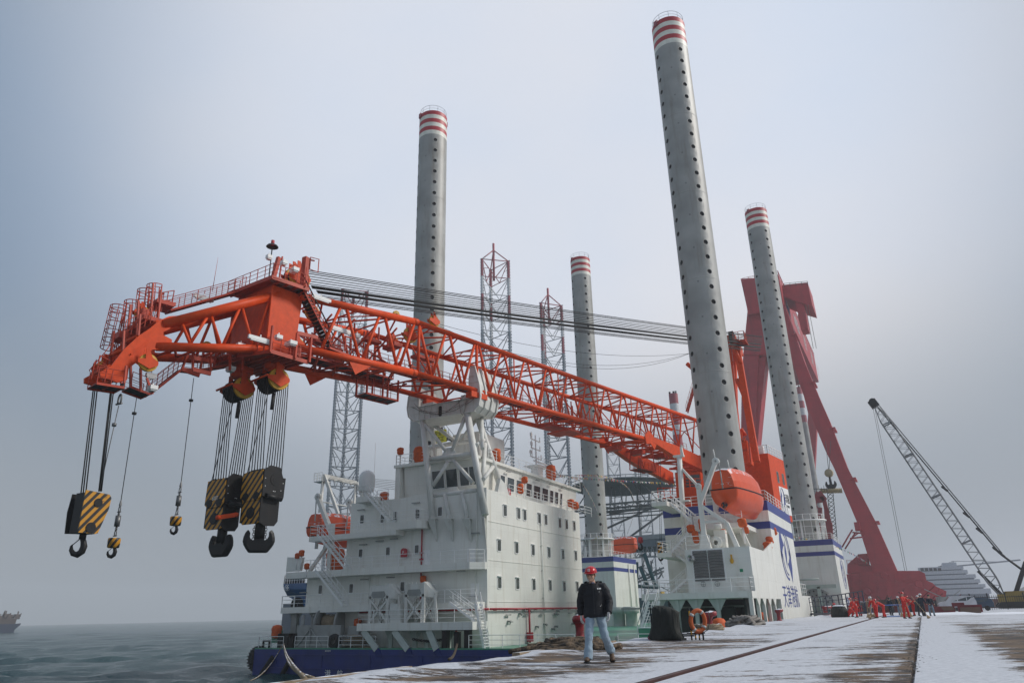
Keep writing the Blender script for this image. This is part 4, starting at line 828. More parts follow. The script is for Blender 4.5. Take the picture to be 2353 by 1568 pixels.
# ================================================================ LEGS OF THE VESSEL
LR, LT, LSP = 2.3, 78.9, 2.0
def leg_mesh():
    q = MB(); NC = 4; ncol = 48; z0 = -6.0; band = .77
    # pin-hole columns at the diagonals; panels of +-d around each
    dth = R(13); zb = [LT - 4.62 - 1.15 - LSP * i for i in range(37)]
    def cp(t, z, r=LR): return (r * math.cos(t), r * math.sin(t), z)
    def wall(ta, tb, za, zb_, n):
        q.grid([[cp(ta + (tb - ta) * i / n, z) for i in range(n + 1)] for z in (za, zb_)])
    zlo = zb[-1] - LSP / 2; zhi = zb[0] + LSP / 2
    for k in range(4):
        tc_ = R(45 + 90 * k)
        q.m = 0
        wall(tc_ + dth, tc_ + R(90) - dth, zlo, zhi, 10)
        for z in zb:
            n = 16; hr = .30; O_, I_, D_, J_ = [], [], [], []
            for i in range(n):
                a = 2 * math.pi * i / n; ca, sa = math.cos(a), math.sin(a); m_ = max(abs(ca), abs(sa)); sx, sz = ca / m_, sa / m_
                O_.append(cp(tc_ + sx * dth, z + sz * LSP / 2)); I_.append(cp(tc_ + ca * hr / LR, z + sa * hr)); D_.append(cp(tc_ + ca * hr / LR, z + sa * hr, LR - .28)); J_.append(cp(tc_ + ca * (hr + .05) / LR, z + sa * (hr + .05), LR + .015))
            fs = [(i, (i + 1) % n, n + (i + 1) % n, n + i) for i in range(n)]
            q.m = 0; q.add(O_ + J_, fs, True); q.add(J_ + I_, fs); q.m = 1; q.add(I_ + D_, fs, True); q.add(D_, [tuple(range(n))])
    q.m = 0
    def ring(za, zb_, r=LR): q.grid([[cp(2 * math.pi * i / ncol, z, r) for i in range(ncol)] for z in (za, zb_)], closed=True)
    ring(z0, zlo); ring(zhi, LT - 6 * band)
    for z in (62.5, 50.5, 38.4, 26.5): q.lathe([(LR, -.06), (LR + .018, -.04), (LR + .018, .04), (LR, .06)], (0, 0, z), n=ncol)     # girth welds
    for i in range(6):
        q.m = 2 + (i % 2) ; ring(LT - band * (6 - i), LT - band * (5 - i) , LR + .004)
    q.m = 2; q.add([cp(2 * math.pi * i / 48, LT, LR + .004) for i in range(48)], [tuple(range(48))])
    # scale ticks between columns
    q.m = 1
    for k in range(4):
        for i in range(14):
            t = R(90 * k + 4); z = 70 - 4.6 * i
            for dz in (0, .12): q.box(0, 0, 0, 0, 0, 0) if False else q.add([cp(t, z + dz, LR + .004), cp(t + .09, z + dz, LR + .004), cp(t + .09, z + dz + .05, LR + .004), cp(t, z + dz + .05, LR + .004)], [(0, 1, 2, 3)])
    return q
leg_lab = {1: 'grey tubular leg with red and white bands rising behind the accommodation block', 3: 'tallest looking grey tubular leg, beside the orange lifeboat', 2: 'grey tubular leg with red and white bands, smallest of the four, behind the walking man', 4: 'grey tubular leg with red and white bands standing in front of the red gantry crane'}
first = None
for k in (1, 3, 2, 4):
    x, y = LEGS[k]
    if first is None:
        first = thing('vessel_leg', leg_lab[k], 'jack-up leg', (0, 0, 0), group='tubular legs of the jack-up vessel')
        leg_mesh().build('tube', [STEEL, HOLE, BANDW, RED], first)
        r1 = MB(); 
        r1.path([(2.15 * math.cos(t), 2.15 * math.sin(t), LT + 1.1) for t in [i * math.pi / 16 for i in range(32)]], .03, 5, True); r1.path([(2.15 * math.cos(t), 2.15 * math.sin(t), LT + .55) for t in [i * math.pi / 16 for i in range(32)]], .02, 5, True)
        for i in range(10): t = i * math.pi / 5; r1.tube((2.15 * math.cos(t), 2.15 * math.sin(t), LT), (2.15 * math.cos(t), 2.15 * math.sin(t), LT + 1.1), .03, 5)
        r1.build('top_railing', GALV, first)
        r1 = MB()
        for a in (R(60), R(240)): r1.obox((2.4 * math.cos(a), 2.4 * math.sin(a), LT - .3), ((math.cos(a), math.sin(a), 0), (-math.sin(a), math.cos(a), 0), (0, 0, 1)), (.14, .3, .4))
        r1.build('lifting_lug', GALVR, first)
        first.location = (x, y, 0)
    else: dup(first, (x, y, 3.0 if k == 4 else .6 if k == 2 else 0), 0, leg_lab[k])
# ================================================================ ORANGE HEAVY-LIFT CRANE
AZ = R(14); CO = Vector((-38.2, 58.45, 0)); CS = Vector((math.sin(AZ), math.cos(AZ), 0)); CL = Vector((math.cos(AZ), -math.sin(AZ), 0)); UP = Vector((0, 0, 1))
def B(s, l, z, roll=.085): return CO + CS * s + CL * l + UP * (z - roll * l)
def on_l(px, py, l): 
    d = ray(px, py); k = ((CO - EYE).dot(CL) + l) / d.dot(CL); p = EYE + d * k; return (p - CO).dot(CS), p.z
crane = thing('heavy_lift_crane', 'huge orange lattice boom crane on the jack-up vessel, resting on the white rest', 'crane', tuple(B(52, 0, 8)))
def CP(name, mb, m, par=crane, label=None): return mb.build(name, m, par, label)
HW = 3.3
def zt(s): return 26.85 if s > -7.5 else 26.85 - (-7.5 - s) * 1.25 / 12.1
def zb(s): return 21.85 if s > -7.5 else 21.85 - (-7.5 - s) * .65 / 12.1
q = MB()
S0, S1 = -19.6, 50.0
for l in (-HW, HW):
    pts = [S0, -7.5, S1]
    for a, b_ in zip(pts, pts[1:]):
        rc_ = .33 if a < -8 else .27; q.tube(B(a, l, zt(a)), B(b_, l, zt(b_)), rc_, 14); q.tube(B(a, l, zb(a)), B(min(b_, 33), l, zb(b_)), rc_, 14)
    q.lathe([(.27, -.3), (.34, -.25), (.34, .25), (.27, .3)], B(-7.5, l, zt(-7.5)), CS, 14); q.lathe([(.27, -.3), (.34, -.25), (.34, .25), (.27, .3)], B(-7.5, l, zb(-7.5)), CS, 14)
    # side bracing, warren pattern
    nodes = [-15.4, -11.3, -7.3, -3.4, .6] + [4.4 + 3.72 * i for i in range(12)]
    for i, s in enumerate(nodes):
        r_ = .14 if i < 5 else .115
        for ds in (-1.95, 1.95):
            if s + ds < S0 + .3 or s + ds > S1: continue
            q.tube(B(s + ds * .12, l, zt(s)), B(s + ds, l, zb(s + ds)), r_, 8)
    for s in [6.2 + 7.44 * i for i in range(5)]: q.tube(B(s, l, zt(s)), B(s, l, zb(s)), .07, 6)
    q.tube(B(-7.0, l, zt(-7)), B(-7.0, l, zb(-7)), .14, 8); q.tube(B(.6, l, zt(0)), B(.6, l, zb(0)), .16, 8)
for lev in (zt, zb):
    ns = [-17.5 + 3.9 * i for i in range(5)] + [1.9 + 3.72 * i for i in range(13)]
    for i, s in enumerate(ns):
        q.tube(B(s, -HW, lev(s)), B(s, HW, lev(s)), .085, 6)
        if i + 1 < len(ns):
            s2 = ns[i + 1]; a, b_ = (-HW, HW) if i % 2 else (HW, -HW); q.tube(B(s, a, lev(s)), B(s2, b_, lev(s2)), .09, 6); 
            if i % 2: q.tube(B(s, 0, lev(s)), B((s + s2) / 2, HW, lev(s)), .06, 6); q.tube(B(s, 0, lev(s)), B((s + s2) / 2, -HW, lev(s)), .06, 6)
for i, s in enumerate([-5.4 + 7.6 * i for i in range(8)]):                # internal cross frames
    q.tube(B(s, -HW, zb(s)), B(s, 0, zt(s) - 1.0), .07, 6); q.tube(B(s, HW, zb(s)), B(s, 0, zt(s) - 1.0), .07, 6); q.tube(B(s, 0, zt(s) - 1.0), B(s, -HW, zt(s)), .07, 6); q.tube(B(s, 0, zt(s) - 1.0), B(s, HW, zt(s)), .07, 6)
# wear shoe over the rest
for l in (-HW, HW): q.obox(B(.6, l, 21.3), (CL, CS, UP), (.4, 1.1, .28))
for l in (-HW, HW): q.prism([B(-14.6, l * 1.02, 21.25), B(-13.9, l * 1.02, 20.2), B(-12.3, l * 1.02, 21.3)], CL * .08)
# foot: box girders tapering to the pivots
for l in (-HW, HW):
    a = B(32.2, l, 22.0); b_ = B(50.5, l * 1.35, 19.6)
    rows = []
    for k in range(8):
        t = k / 7; c = a.lerp(b_, t); h = .5 + 1.0 * min(1, t * 3) - .3 * max(0, t - .7); wd = .38
        rows.append([c + CL * wd + UP * (h * .45), c - CL * wd + UP * (h * .45), c - CL * wd - UP * (h * .75), c + CL * wd - UP * (h * .75)])
    q.grid(rows, closed=True, smooth=False, caps=True)
    q.prism([B(30.6, l * 1.08, 22.2), B(31.6, l * 1.08, 23.0), B(32.5, l * 1.08, 22.5), B(33.4, l * 1.08, 21.6), B(32.6, l * 1.08, 20.6), B(31.8, l * 1.08, 21.3), B(30.8, l * 1.08, 21.1)], CL * .12)
for k in range(5): s = 33 + 3.8 * k; q.tube(B(s, -HW, 21.9 - k * .35), B(s, HW, 21.9 - k * .35), .18, 8); q.tube(B(s, -HW, 21.9 - k * .35), B(s + 3.8, HW, 21.5 - k * .35), .12, 6); q.tube(B(s, HW, 21.9 - k * .35), B(s + 3.8, -HW, 21.5 - k * .35), .12, 6)
boom = CP('boom', q, ORANGE)
# head box -------------------------------------------------------------
q = MB(); s0, s1 = -21.9, -19.4; t0, b0 = 25.75, 20.9
HB = 3.15
P8 = [B(s0, -HB, b0), B(s0, HB, b0), B(s1 - .1, HB * 1.0, b0 + .3), B(s1 - .1, -HB, b0 + .3), B(s0, -HB, t0 + .1), B(s0, HB, t0 + .1), B(s1 + .15, HB, t0), B(s1 + .15, -HB, t0)]
q.add(P8, [(3, 2, 1, 0), (4, 5, 6, 7), (0, 1, 5, 4), (1, 2, 6, 5), (2, 3, 7, 6), (3, 0, 4, 7)])
for l in (-HB, HB): q.beam(B(s0 - .05, l, b0), B(s0 - .05, l, t0), .12, .12)
q.obox(B(-20.6, 0, b0 - .45, 0), (CL, CS, UP), (3.3, .9, .45)); q.obox(B(-20.4, 2.0, b0 - 1.5), (CL, CS, UP), (.5, .3, .6)); q.obox(B(-21.6, -1.2, b0 - 1.5), (CL, CS, UP), (.5, .3, .6))
CP('head_box', q, ORANGE)
# jib: four chords from the box to the nose plates -----------------------
q = MB()
T1s, T1z = on_l(375, 745, 1.5); U1s, U1z = on_l(360, 795, 1.5); sJ = U1s
for l in (-1, 1):
    T0 = B(-21.2, l * 2.9, 25.3); T1 = B(T1s, l * 1.4, T1z + .12 - (.24 if l < 0 else 0)); U0 = B(-20.8, l * 2.9, 20.75); U1 = B(U1s, l * 1.4, U1z + .12 - (.24 if l < 0 else 0))
    q.tube(T0, T1, .37, 18); q.tube(U0, U1, .33, 18)
    tt = [.08, .35, .62, .86]; 
    for i, t in enumerate(tt):
        p = T0.lerp(T1, t)
        for dt in (-.13, .14):
            if 0 < t + dt < 1: q.tube(p, U0.lerp(U1, min(.97, t + dt)), .12, 8)
for z in (0, 1):
    for i in range(5):
        t = .1 + .19 * i; a = B(-21.2, -2.9, 25.3).lerp(B(T1s, -1.4, T1z), t) if z else B(-20.8, -2.9, 20.75).lerp(B(U1s, -1.4, U1z), t)
        b_ = a + CL * (5.8 - 3.0 * t) - UP * .4; q.tube(a, b_, .1, 6)
        if i < 4: c = (B(-21.2, 2.9, 25.3).lerp(B(T1s, 1.4, T1z), t + .19) if z else B(-20.8, 2.9, 20.75).lerp(B(U1s, 1.4, U1z), t + .19)); q.tube(a, c, .1, 6)
jib = CP('jib', q, ORANGE)
# nose plates: outline measured on the near plate's own plane ------------
NP = [(800, 700), (880, 665), (940, 660), (960, 690), (880, 770), (838, 790), (838, 815), (870, 832), (905, 850), (905, 915), (850, 935), (750, 930), (700, 975), (560, 1080), (545, 1175), (470, 1195), (330, 1150), (330, 1110), (420, 1060), (520, 930), (640, 820), (730, 760)]
NP = [on_l(134.4 + .28584 * x, 537.6 + .28584 * y, 1.5) for x, y in NP]
q = MB()
for l, nm in ((1.4, 1), (-1.5, 0)):
    q.prism([B(s, l, z + .085 * 1.5) for s, z in NP], CL * .22)
a0, a1 = on_l(134.4 + .28584 * 580, 537.6 + .28584 * 965, 1.65), on_l(134.4 + .28584 * 745, 537.6 + .28584 * 850, 1.65)
q.beam(B(a0[0], 1.67, a0[1] + .14), B(a1[0], 1.67, a1[1] + .14), .12, .1)
sN, zN = NP[12]; sT, zT = NP[16]
for (s, z) in (NP[0], NP[20], NP[19], NP[12], NP[18], (NP[15][0], NP[15][1] + .3)): q.tube(B(s, -1.45, z + .12), B(s, 1.45, z + .12), .14, 8)
q.add([B(NP[13][0], -1.4, NP[13][1] + .1), B(NP[13][0], 1.4, NP[13][1] + .1), B(NP[12][0], 1.4, NP[12][1] + .2), B(NP[12][0], -1.4, NP[12][1] + .2)], [(0, 1, 2, 3)])
CP('nose', q, ORANGE, jib)
# sheaves ---------------------------------------------------------------
def sheave(c, r_, w_, ax=CL, n_=1, par=crane, cheeks=True, name='sheave'):
    q1 = MB()
    for k in range(n_):
        o_ = c - ax * (w_ * (k - (n_ - 1) / 2) * 1.05); q1.m = 1 if (k > 0 and n_ > 1) else 0
        q1.lathe([(.12, -w_ / 2), (r_ * .8, -w_ / 2), (r_ * .84, -w_ * .35), (r_ * .95, -w_ * .5), (r_, -w_ * .45), (r_ * .9, 0), (r_, w_ * .45), (r_ * .95, w_ * .5), (r_ * .84, w_ * .35), (r_ * .8, w_ / 2), (.12, w_ / 2)], o_, ax, 26)
    q1.m = 2; o_ = c + ax * (w_ * (n_ - 1) / 2 * 1.05 + w_ / 2); u = UP; v = ax.cross(u)
    for k in range(8): t = k * math.pi / 4; q1.lathe([(0, .012), (r_ * .09, .01)], o_ + (u * math.cos(t) + v * math.sin(t)) * r_ * .6, ax, 8)
    q1.lathe([(0, .06), (r_ * .16, .05), (r_ * .16, 0)], o_, ax, 10)
    if cheeks:
        q1.m = 3
        for e in (-1, 1): o2 = c + ax * e * (w_ * n_ / 2 * 1.05 + .09); q1.prism([o2 + v * (-r_ * .95) - u * .12, o2 + v * (-r_ * .95) + u * .12, o2 + v * (-.25 * r_) + u * r_ * .6, o2 + v * .22 * r_ + u * r_ * 1.5, o2 + v * -.3 * r_ + u * r_ * 1.5 if False else o2 + v * .5 * r_ + u * r_ * 1.5, o2 + v * .45 * r_ + u * .2, o2 + v * 1.2 * r_ + u * .1, o2 + v * 1.2 * r_ - u * .15, o2 - v * .1 * r_ - u * r_ * .75], ax * .05)
    return q1.build(name, [YELLOW, BLACK, DARK, ORANGE], par)
def at_l(px, py, l): s, z = on_l(px, py, l); return CO + CS * s + CL * l + UP * z
SH_C = at_l(627, 876, 1.6); SH_B = at_l(548, 896, -1.0)
sheave(SH_C - CL * .0, .86, .2, n_=9); sheave(SH_B, .86, .2, n_=9)
for (px, py, l, r_) in ((340, 833, 2.2, .62), (243, 850, -1.4, .72), (327, 720, -1.5, .55), (475, 797, -1.5, .45), (687, 640, 2.0, .95), (676, 640, -.6, .95), (717, 718, -1.5, .75), (683, 790, 2.6, .55), (903, 785, -1.5, .6), (942, 770, .5, .8), (910, 722, -2, .4), (997, 738, 2.4, .6)):
    sheave(at_l(px, py, l), r_, .2, n_=2 if r_ > .9 else 1, cheeks=r_ > .5)
# hook-block hanger heads (hang from the box)
q = MB()
for c in (SH_C, SH_B):
    q.lathe([(0, 0), (.75, .1), (.8, .5), (.5, .9), (.45, 1.5)], c + UP * .9, UP, 14); q.tube(c - CS * 1.2 - CL * 1.2, c - CS * 1.2 + CL * 1.3, .09, 8); q.obox(c + CS * .1 + UP * 1.5, (CL, CS, UP), (.9, .5, .25))
CP('hanger_head', q, ORANGE)
# catwalks and rails --------------------------------------------------
def walk(name, pts, wd, side, m=ORANGED, rl=True, h=1.05, both=True):
    """grated catwalk following pts (world), width wd to 'side'"""
    q1 = MB(); side = Vector(side).normalized()
    for a, b_ in zip(pts, pts[1:]):
        a, b_ = Vector(a), Vector(b_); d = (b_ - a); L_ = d.length; d.normalize()
        q1.m = 0
        for o_ in (0, wd): q1.beam(a + side * o_, b_ + side * o_, .07, .16)
        k = max(1, int(L_ / .8))
        for i in range(k + 1): p = a.lerp(b_, i / k); q1.beam(p, p + side * wd, .06, .08)
        q1.m = 1; q1.add([a + UP * .05, a + side * wd + UP * .05, b_ + side * wd + UP * .05, b_ + UP * .05], [(0, 1, 2, 3)]); q1.m = 0
        if rl:
            for o_ in ((0, wd) if both else (0,)): rail(q1, [a + side * o_ + UP * .06, b_ + side * o_ + UP * .06], h, .028, 1.0)
    return q1.build(name, [m, DARK], crane)
e1 = at_l(392, 712, -1.6); e2 = at_l(563, 664, -.6)
walk('catwalk', [e1, e2], 1.0, -CL)
pl_z = 26.0
# platform around the top of the box
q = MB(); zc_ = 26.05
q.prism([B(-22.9, -2.6, zc_), B(-22.8, -.1, zc_), B(-22.6, 4.2, zc_), B(-19.3, 4.1, zc_), B(-19.3, -2.6, zc_)], UP * .08)
for i in range(5): s = -22.6 + i * .75; q.beam(B(s, -2.5, zc_ - .1), B(s, 4.0, zc_ - .1), .1, .18)
q.beam(B(-22.6, 4.1, zc_), B(-19.3, 4.1, zc_), .1, .3); q.beam(B(-22.9, -2.6, zc_), B(-22.6, 4.2, zc_), .1, .3)
q.m = 1
for i in range(4): s = -22.6 + i * .85; q.box(0, 0, 0, 0, 0, 0) if False else q.add([B(s, 3.25, zc_ - .03), B(s + .6, 3.25, zc_ - .03), B(s + .6, 4.1, zc_ - .03), B(s, 4.1, zc_ - .03)], [(0, 1, 2, 3)])
q.m = 0
rail(q, [B(-22.9, -2.5, zc_ + .1), B(-22.6, 4.15, zc_ + .1), B(-19.4, 4.1, zc_ + .1)], 1.1, .03, 1.1)
q.beam(B(-19.3, 3.2, 26), B(-19.3, 3.2, 29.2), .45, .45); q.beam(B(-19.2, 3.2, 29.1), B(-18.5, 3.2, 29.2), .1, .1); q.path([B(-19.0, 3.4, 28.2), B(-18.2, 3.4, 28.2), B(-18.2, 3.4, 29.4), B(-19.0, 3.4, 29.3)], .05, 5, True)
q.beam(B(-21.8, 2.6, 26), B(-21.4, 2.6, 28.6), .3, .3); q.beam(B(-21.2, 2.6, 26), B(-21.1, 2.6, 28.8), .1, .1)
plat = CP('head_platform', q, [ORANGED, GALV])
q = MB(); a = B(-21.7, 1.9, 26.1); q.tube(a, a + UP * 3.4, .05, 6); c = a + UP * 3.4
q.lathe([(.5, -.1), (.4, .05), (.1, .12)], c + UP * .25, n=12); q.m = 1; q.tube(c + UP * .35, c + UP * .75, .14, 8); q.m = 0; CP('beacon_mast', q, [DARK, RED], plat)
q = MB(); a = at_l(488, 668, -1.0); q.tube(a, at_l(501, 591, -1.0), .03, 5, .01); CP('whip_antenna', q, ORANGED, plat)
# floodlights (white)
def flood(c, d=(0, 0, -1), s_=.3, L_=.2):
    q1 = MB(); c = Vector(c); q1.obox(c, (CL, CS, UP), (s_, L_, .14)); q1.obox(c - UP * .18, (CL, CS, UP), (s_ * .8, L_ * .8, .06)); q1.tube(c, c + UP * .35, .05, 5); return q1.build('floodlight', RAILW, crane)
for px, py, l, s_, L_ in ((618, 590, 2.5, .2, .2), (652, 603, 3.9, .25, .2), (676, 620, 3.9, .35, .25), (598, 779, 4.2, .1, .95), (640, 774, 4.2, .2, .25), (668, 789, 4.2, .45, .3), (553, 793, 2, .2, .3), (500, 812, -2, .1, .6), (350, 891, 1, .35, .25), (530, 847, 0, .35, .25), (468, 684, -1.8, .1, .8), (738, 685, 3.6, .1, .9), (783, 757, 2.8, .12, 1.1), (347, 862, 0, .15, .35), (826, 783, 0, .3, .3), (820, 770, 2, .2, .2)):
    flood(at_l(px, py, l), s_=s_, L_=L_)
# lower platforms under the box
zl_ = 19.9
q = MB()
for pts in ([B(-23.0, .8, zl_ + .1), B(-22.2, 4.35, zl_ + .1), B(-19.0, 4.35, zl_)], ):
    for a, b_ in zip(pts, pts[1:]): q.beam(a, b_, .12, .3); rail(q, [a, b_], 1.15, .032, .8)
q.prism([B(-23.0, -3.2, zl_), B(-23.0, .6, zl_), B(-22.2, 4.3, zl_), B(-19.0, 4.3, zl_), B(-19.0, -3.2, zl_)], UP * .1)
for i in range(8): s = -22.8 + i * .5; q.beam(B(s, -3.1, zl_ - .08), B(s, 4.1 if s > -22.1 else 1.4, zl_ - .08), .08, .16)
rail(q, [B(-23.0, -3.2, zl_), B(-23.0, .6, zl_), B(-22.2, 4.3, zl_)], 1.15, .032, .8)
for s_, l_ in ((-22.3, 4.45), (-20.2, 4.45), (-18.95, 4.45)): q.beam(B(s_, l_, zl_), B(s_, l_, zl_ + 2.1), .16, .16)
q.beam(B(-20.2, 4.45, zl_ + 2.1), B(-18.4, 4.45, zl_ + 2.2), .12, .3)
q.obox(B(-20.0, 4.0, zl_ + .7), (CL, CS, UP), (.25, .4, .4))
CP('lower_platform', q, [ORANGED])
# catwalk hanging under the jib, with sloped flights and baskets
pA = at_l(528, 838, -.8); pB = at_l(440, 820, -.8); pC = at_l(420, 846, -.8); pD = at_l(345, 905, -.8); pE = at_l(265, 885, -.8)
walk('catwalk', [pA, at_l(452, 850, -.8), pC], .9, -CL); walk('catwalk', [pC, pD], .9, -CL); walk('catwalk', [pD, at_l(300, 888, -.8)], 1.5, -CL)
walk('catwalk', [at_l(285, 890, 2.2), at_l(222, 880, 2.2)], 1.6, -CL, both=True)
q = MB()
for (x0, y0, x1, y1, l) in ((337, 868, 350, 905, .8), (300, 838, 300, 890, -.8), (323, 845, 323, 900, -.8), (433, 806, 418, 848, -.8), (443, 806, 443, 848, 1.0), (468, 806, 458, 858, -.8), (484, 800, 484, 852, 1.0), (500, 800, 490, 845, -.8), (528, 795, 528, 850, 1.2), (560, 800, 556, 850, 1.2)):
    q.beam(at_l(x0, y0, l), at_l(x1, y1, l), .14, .14)
for (x0, y0, x1, y1, l) in ((443, 848, 484, 858, 1.0), (418, 848, 458, 862, -.8), (435, 820, 490, 830, .5)): q.beam(at_l(x0, y0, l), at_l(x1, y1, l), .14, .3)
q.path([at_l(453 + 6 * math.cos(t), 827 + 7 * math.sin(t), .2) for t in [i * math.pi / 5 for i in range(10)]], .04, 5, True)
CP('hanging_frame', q, ORANGED)
# ladder cages at the nose ------------------------------------------------
def cage(pt, pb, r_=.42, hoops=5, l=-2.6):
    a = at_l(*pt, l); b_ = at_l(*pb, l); q1 = MB(); d = (b_ - a); L_ = d.length; d.normalize(); u = CL; v = d.cross(u).normalized()
    if v.dot(CS) > 0: v = -v
    arc = [R(-110 + 22 * i) for i in range(11)]
    for k in range(hoops):
        c = a.lerp(b_, k / (hoops - 1)); q1.path([c + (v * math.cos(t) + u * math.sin(t)) * r_ for t in arc], .035, 5)
        if k == 0: q1.path([c + d * .28 + (v * math.cos(t) + u * math.sin(t)) * r_ for t in arc], .03, 5)
    for t in arc[::2]: q1.tube(a + (v * math.cos(t) + u * math.sin(t)) * r_, b_ + (v * math.cos(t) + u * math.sin(t)) * r_, .028, 5)
    for e in (-.22, .22): q1.tube(a - v * .35 + u * e - d * .1, b_ - v * .35 + u * e + d * .4, .04, 5)
    k = int(L_ / .3)
    for i in range(k): p = a.lerp(b_, i / k) - v * .35; q1.tube(p - u * .22, p + u * .22, .02, 4)
    CP('ladder_cage', q1, ORANGED)
cage((275, 706, ), (252, 800), .62, 6, -2.6); cage((306, 694), (292, 800), .58, 5, -1.6); cage((336, 668), (326, 745), .6, 4, -2.6); cage((358, 657), (352, 720), .62, 4, -1.8)
q = MB()
for (x, y, l, w_, h_) in ((283, 776, -1.5, .9, .5), (318, 760, -1.0, 1.2, .25), (343, 742, 0, 1.3, .3), (370, 702, -1.8, 1.1, .3), (384, 700, -1.8, .7, .25), (330, 720, -.8, .4, .6)):
    q.obox(at_l(x, y, l), (CL, CS, UP), (w_ * .8, w_ * .6, h_ * .5))
for (x0, y0, x1, y1, l) in ((300, 700, 283, 860, -.5), (318, 690, 312, 830, .6), (352, 650, 345, 745, 0), (370, 665, 362, 745, -.5), (322, 722, 318, 770, 1.5), (262, 760, 250, 850, -.5), (285, 760, 278, 880, 1.5), (290, 840, 285, 880, 2.3)):
    q.beam(at_l(x0, y0, l), at_l(x1, y1, l), .12, .12)
rail(q, [at_l(345, 742, 1.2), at_l(318, 760, 1.2), at_l(283, 776, 1.2)], 1.3, .03, .6); rail(q, [at_l(370, 715, -1.2), at_l(352, 745, -1.2)], 1.6, .03, .5)
rail(q, [at_l(395, 700, -1.0), at_l(368, 705, -1.0)], 1.2, .035, .5); rail(q, [at_l(255, 872, 1.0), at_l(222, 855, 1.0)], 1.2, .035, .7)
rail(q, [at_l(240, 878, 2.0), at_l(208, 872, 2.0), at_l(215, 860, -2.0)], 1.1, .03, .6)
for k in range(9): a = at_l(225 + k * 12, 872 - k * 12, -2.6); q.tube(a, a + CL * 2.8, .05, 5)
CP('nose_gallery', q, ORANGED)
q = MB(); q.path([at_l(*p_, -.5) for p_ in ((265, 775), (240, 810), (205, 850), (210, 862), (228, 858))], .03, 5); q.path([at_l(*p_, -.5) for p_ in ((262, 790), (236, 852))], .04, 5); CP('hose', q, ORANGED)
# steep stair from head platform down to the boom walkway
q = MB(); a = B(-9.6, 4.1, 21.6); b_ = B(-18.6, 4.3, 25.9)
a = at_l(764, 795, 2.9); b_ = at_l(697, 662, 4.0)
q.m = 0
for o_ in (0, 1): q.beam(a - CL * o_ * .9, b_ - CL * o_ * .9, .06, .26)
k = 17
for i in range(k): p = a.lerp(b_, (i + .5) / k) - CL * .45; q.m = 1; q.obox(p, (CL, CS, UP), (.5, .2, .03))
q.m = 1; z = UP * .95; q.tube(a + z, b_ + z, .06, 6); q.m = 0; q.tube(a + z * .5, b_ + z * .5, .03, 5)
for i in range(0, 10): p = a.lerp(b_, i / 9); q.tube(p, p + z, .03, 5)
q.path([b_ + z, b_ + z + UP * .9 - CS * .8, b_ - CS * 1.4 + UP * 1.5], .04, 5); q.path([b_ + CL * .2, b_ + CL * .2 + UP * 1.8], .04, 5)
CP('stairway', q, [ORANGED, BLACK])
# walkway inside the boom
q_s = [-15.5, -1, 14, 30, 46]
wk = walk('boom_walkway', [B(s, 1.1, 22.5) for s in q_s], 1.0, -CL)
walk('boom_walkway', [at_l(757, 798, 3.6), at_l(806, 818, 3.4)], 1.0, -CL)
walk('boom_walkway', [B(-17.5, -1.5, 22.3), B(-6, -1.5, 22.3)], 1.6, -CL)
q = MB(); random.seed(21)
for i in range(46):                                         # machinery and brackets between box and first frames
    s = random.uniform(-18.6, -5.5); l = random.uniform(-2.4, 2.2); z = random.uniform(21.6, 25); L_ = random.uniform(.5, 1.6)
    if random.random() < .45: q.beam(B(s, l, z), B(s, l, z + L_), .12, .12)
    elif random.random() < .5: q.beam(B(s, l, z), B(s + L_, l, z), .12, .12)
    else: q.beam(B(s, l, z), B(s, l + L_, z), .12, .14)
for s, l, z, a_, b2, c_ in ((-17.5, -1, 22.3, .5, .6, .5), (-15.5, 0, 23.4, .45, .5, .25), (-12.6, -1.8, 23.0, .6, .5, .7), (-9.0, 0, 22.6, .5, .4, .5), (-10.5, .8, 24.6, .35, .9, .15), (-7.6, .2, 24.9, .9, .5, .18), (-3.2, -.5, 24.9, .5, 1.2, .15)): q.obox(B(s, l, z), (CL, CS, UP), (a_, b2, c_))
for s in (-16.5, -14.2, -11.8, -9.6): q.tube(B(s, -HW, zb(s)), B(s, HW, zt(s) - 1), .09, 6); q.tube(B(s, HW, zb(s)), B(s, -HW, zt(s) - 1), .09, 6)
CP('rope_guide_frame', q, ORANGED)
walk('underslung_basket', [at_l(806, 855, 0) if False else B(-9.8, -.6, 20.0), B(-6.0, -.6, 20.0)], 1.6, -CL, h=1.5)
q = MB()
for s in (-9.7, -7.9, -6.1):
    for l in (-.6, -2.2): q.beam(B(s, l, 19.9), B(s, l, 22.0), .14, .14)
CP('basket_hanger', q, ORANGED)
walk('underslung_basket', [B(34, .6, 18.6), B(37.6, .6, 18.6)], 1.8, -CL, h=.9)
q = MB()
for s in (34, 37.6):
    for l in (.6, -1.2): q.beam(B(s, l, 18.5), B(s + (.6 if s < 35 else -.6), l, 21.4), .1, .1)
for k in range(3): q.obox(B(31 + k * 4.2, -1.5 + k, 20.9), (CL, CS, UP), (.9, .5, .3))
CP('basket_hanger', q, ORANGED)
# gallery halfway along the boom
walk('boom_walkway', [B(17, -2.4, 23.0), B(23, -2.4, 23.0)], 1.2, CL)
q = MB()
for s in (17, 19.2, 21.4, 23.5): q.beam(B(s, -2.3, 21.9), B(s, -2.3, 25.4), .12, .12); q.beam(B(s, -.9, 21.9), B(s, -.9, 25.4), .12, .12)
q.obox(B(20, -1.6, 21.6), (CL, CS, UP), (1.0, 3.2, .14)); q.obox(B(18.2, .2, 20.8), (CL, CS, UP), (1.6, 1.1, .1)); CP('rope_guide_frame', q, ORANGED)
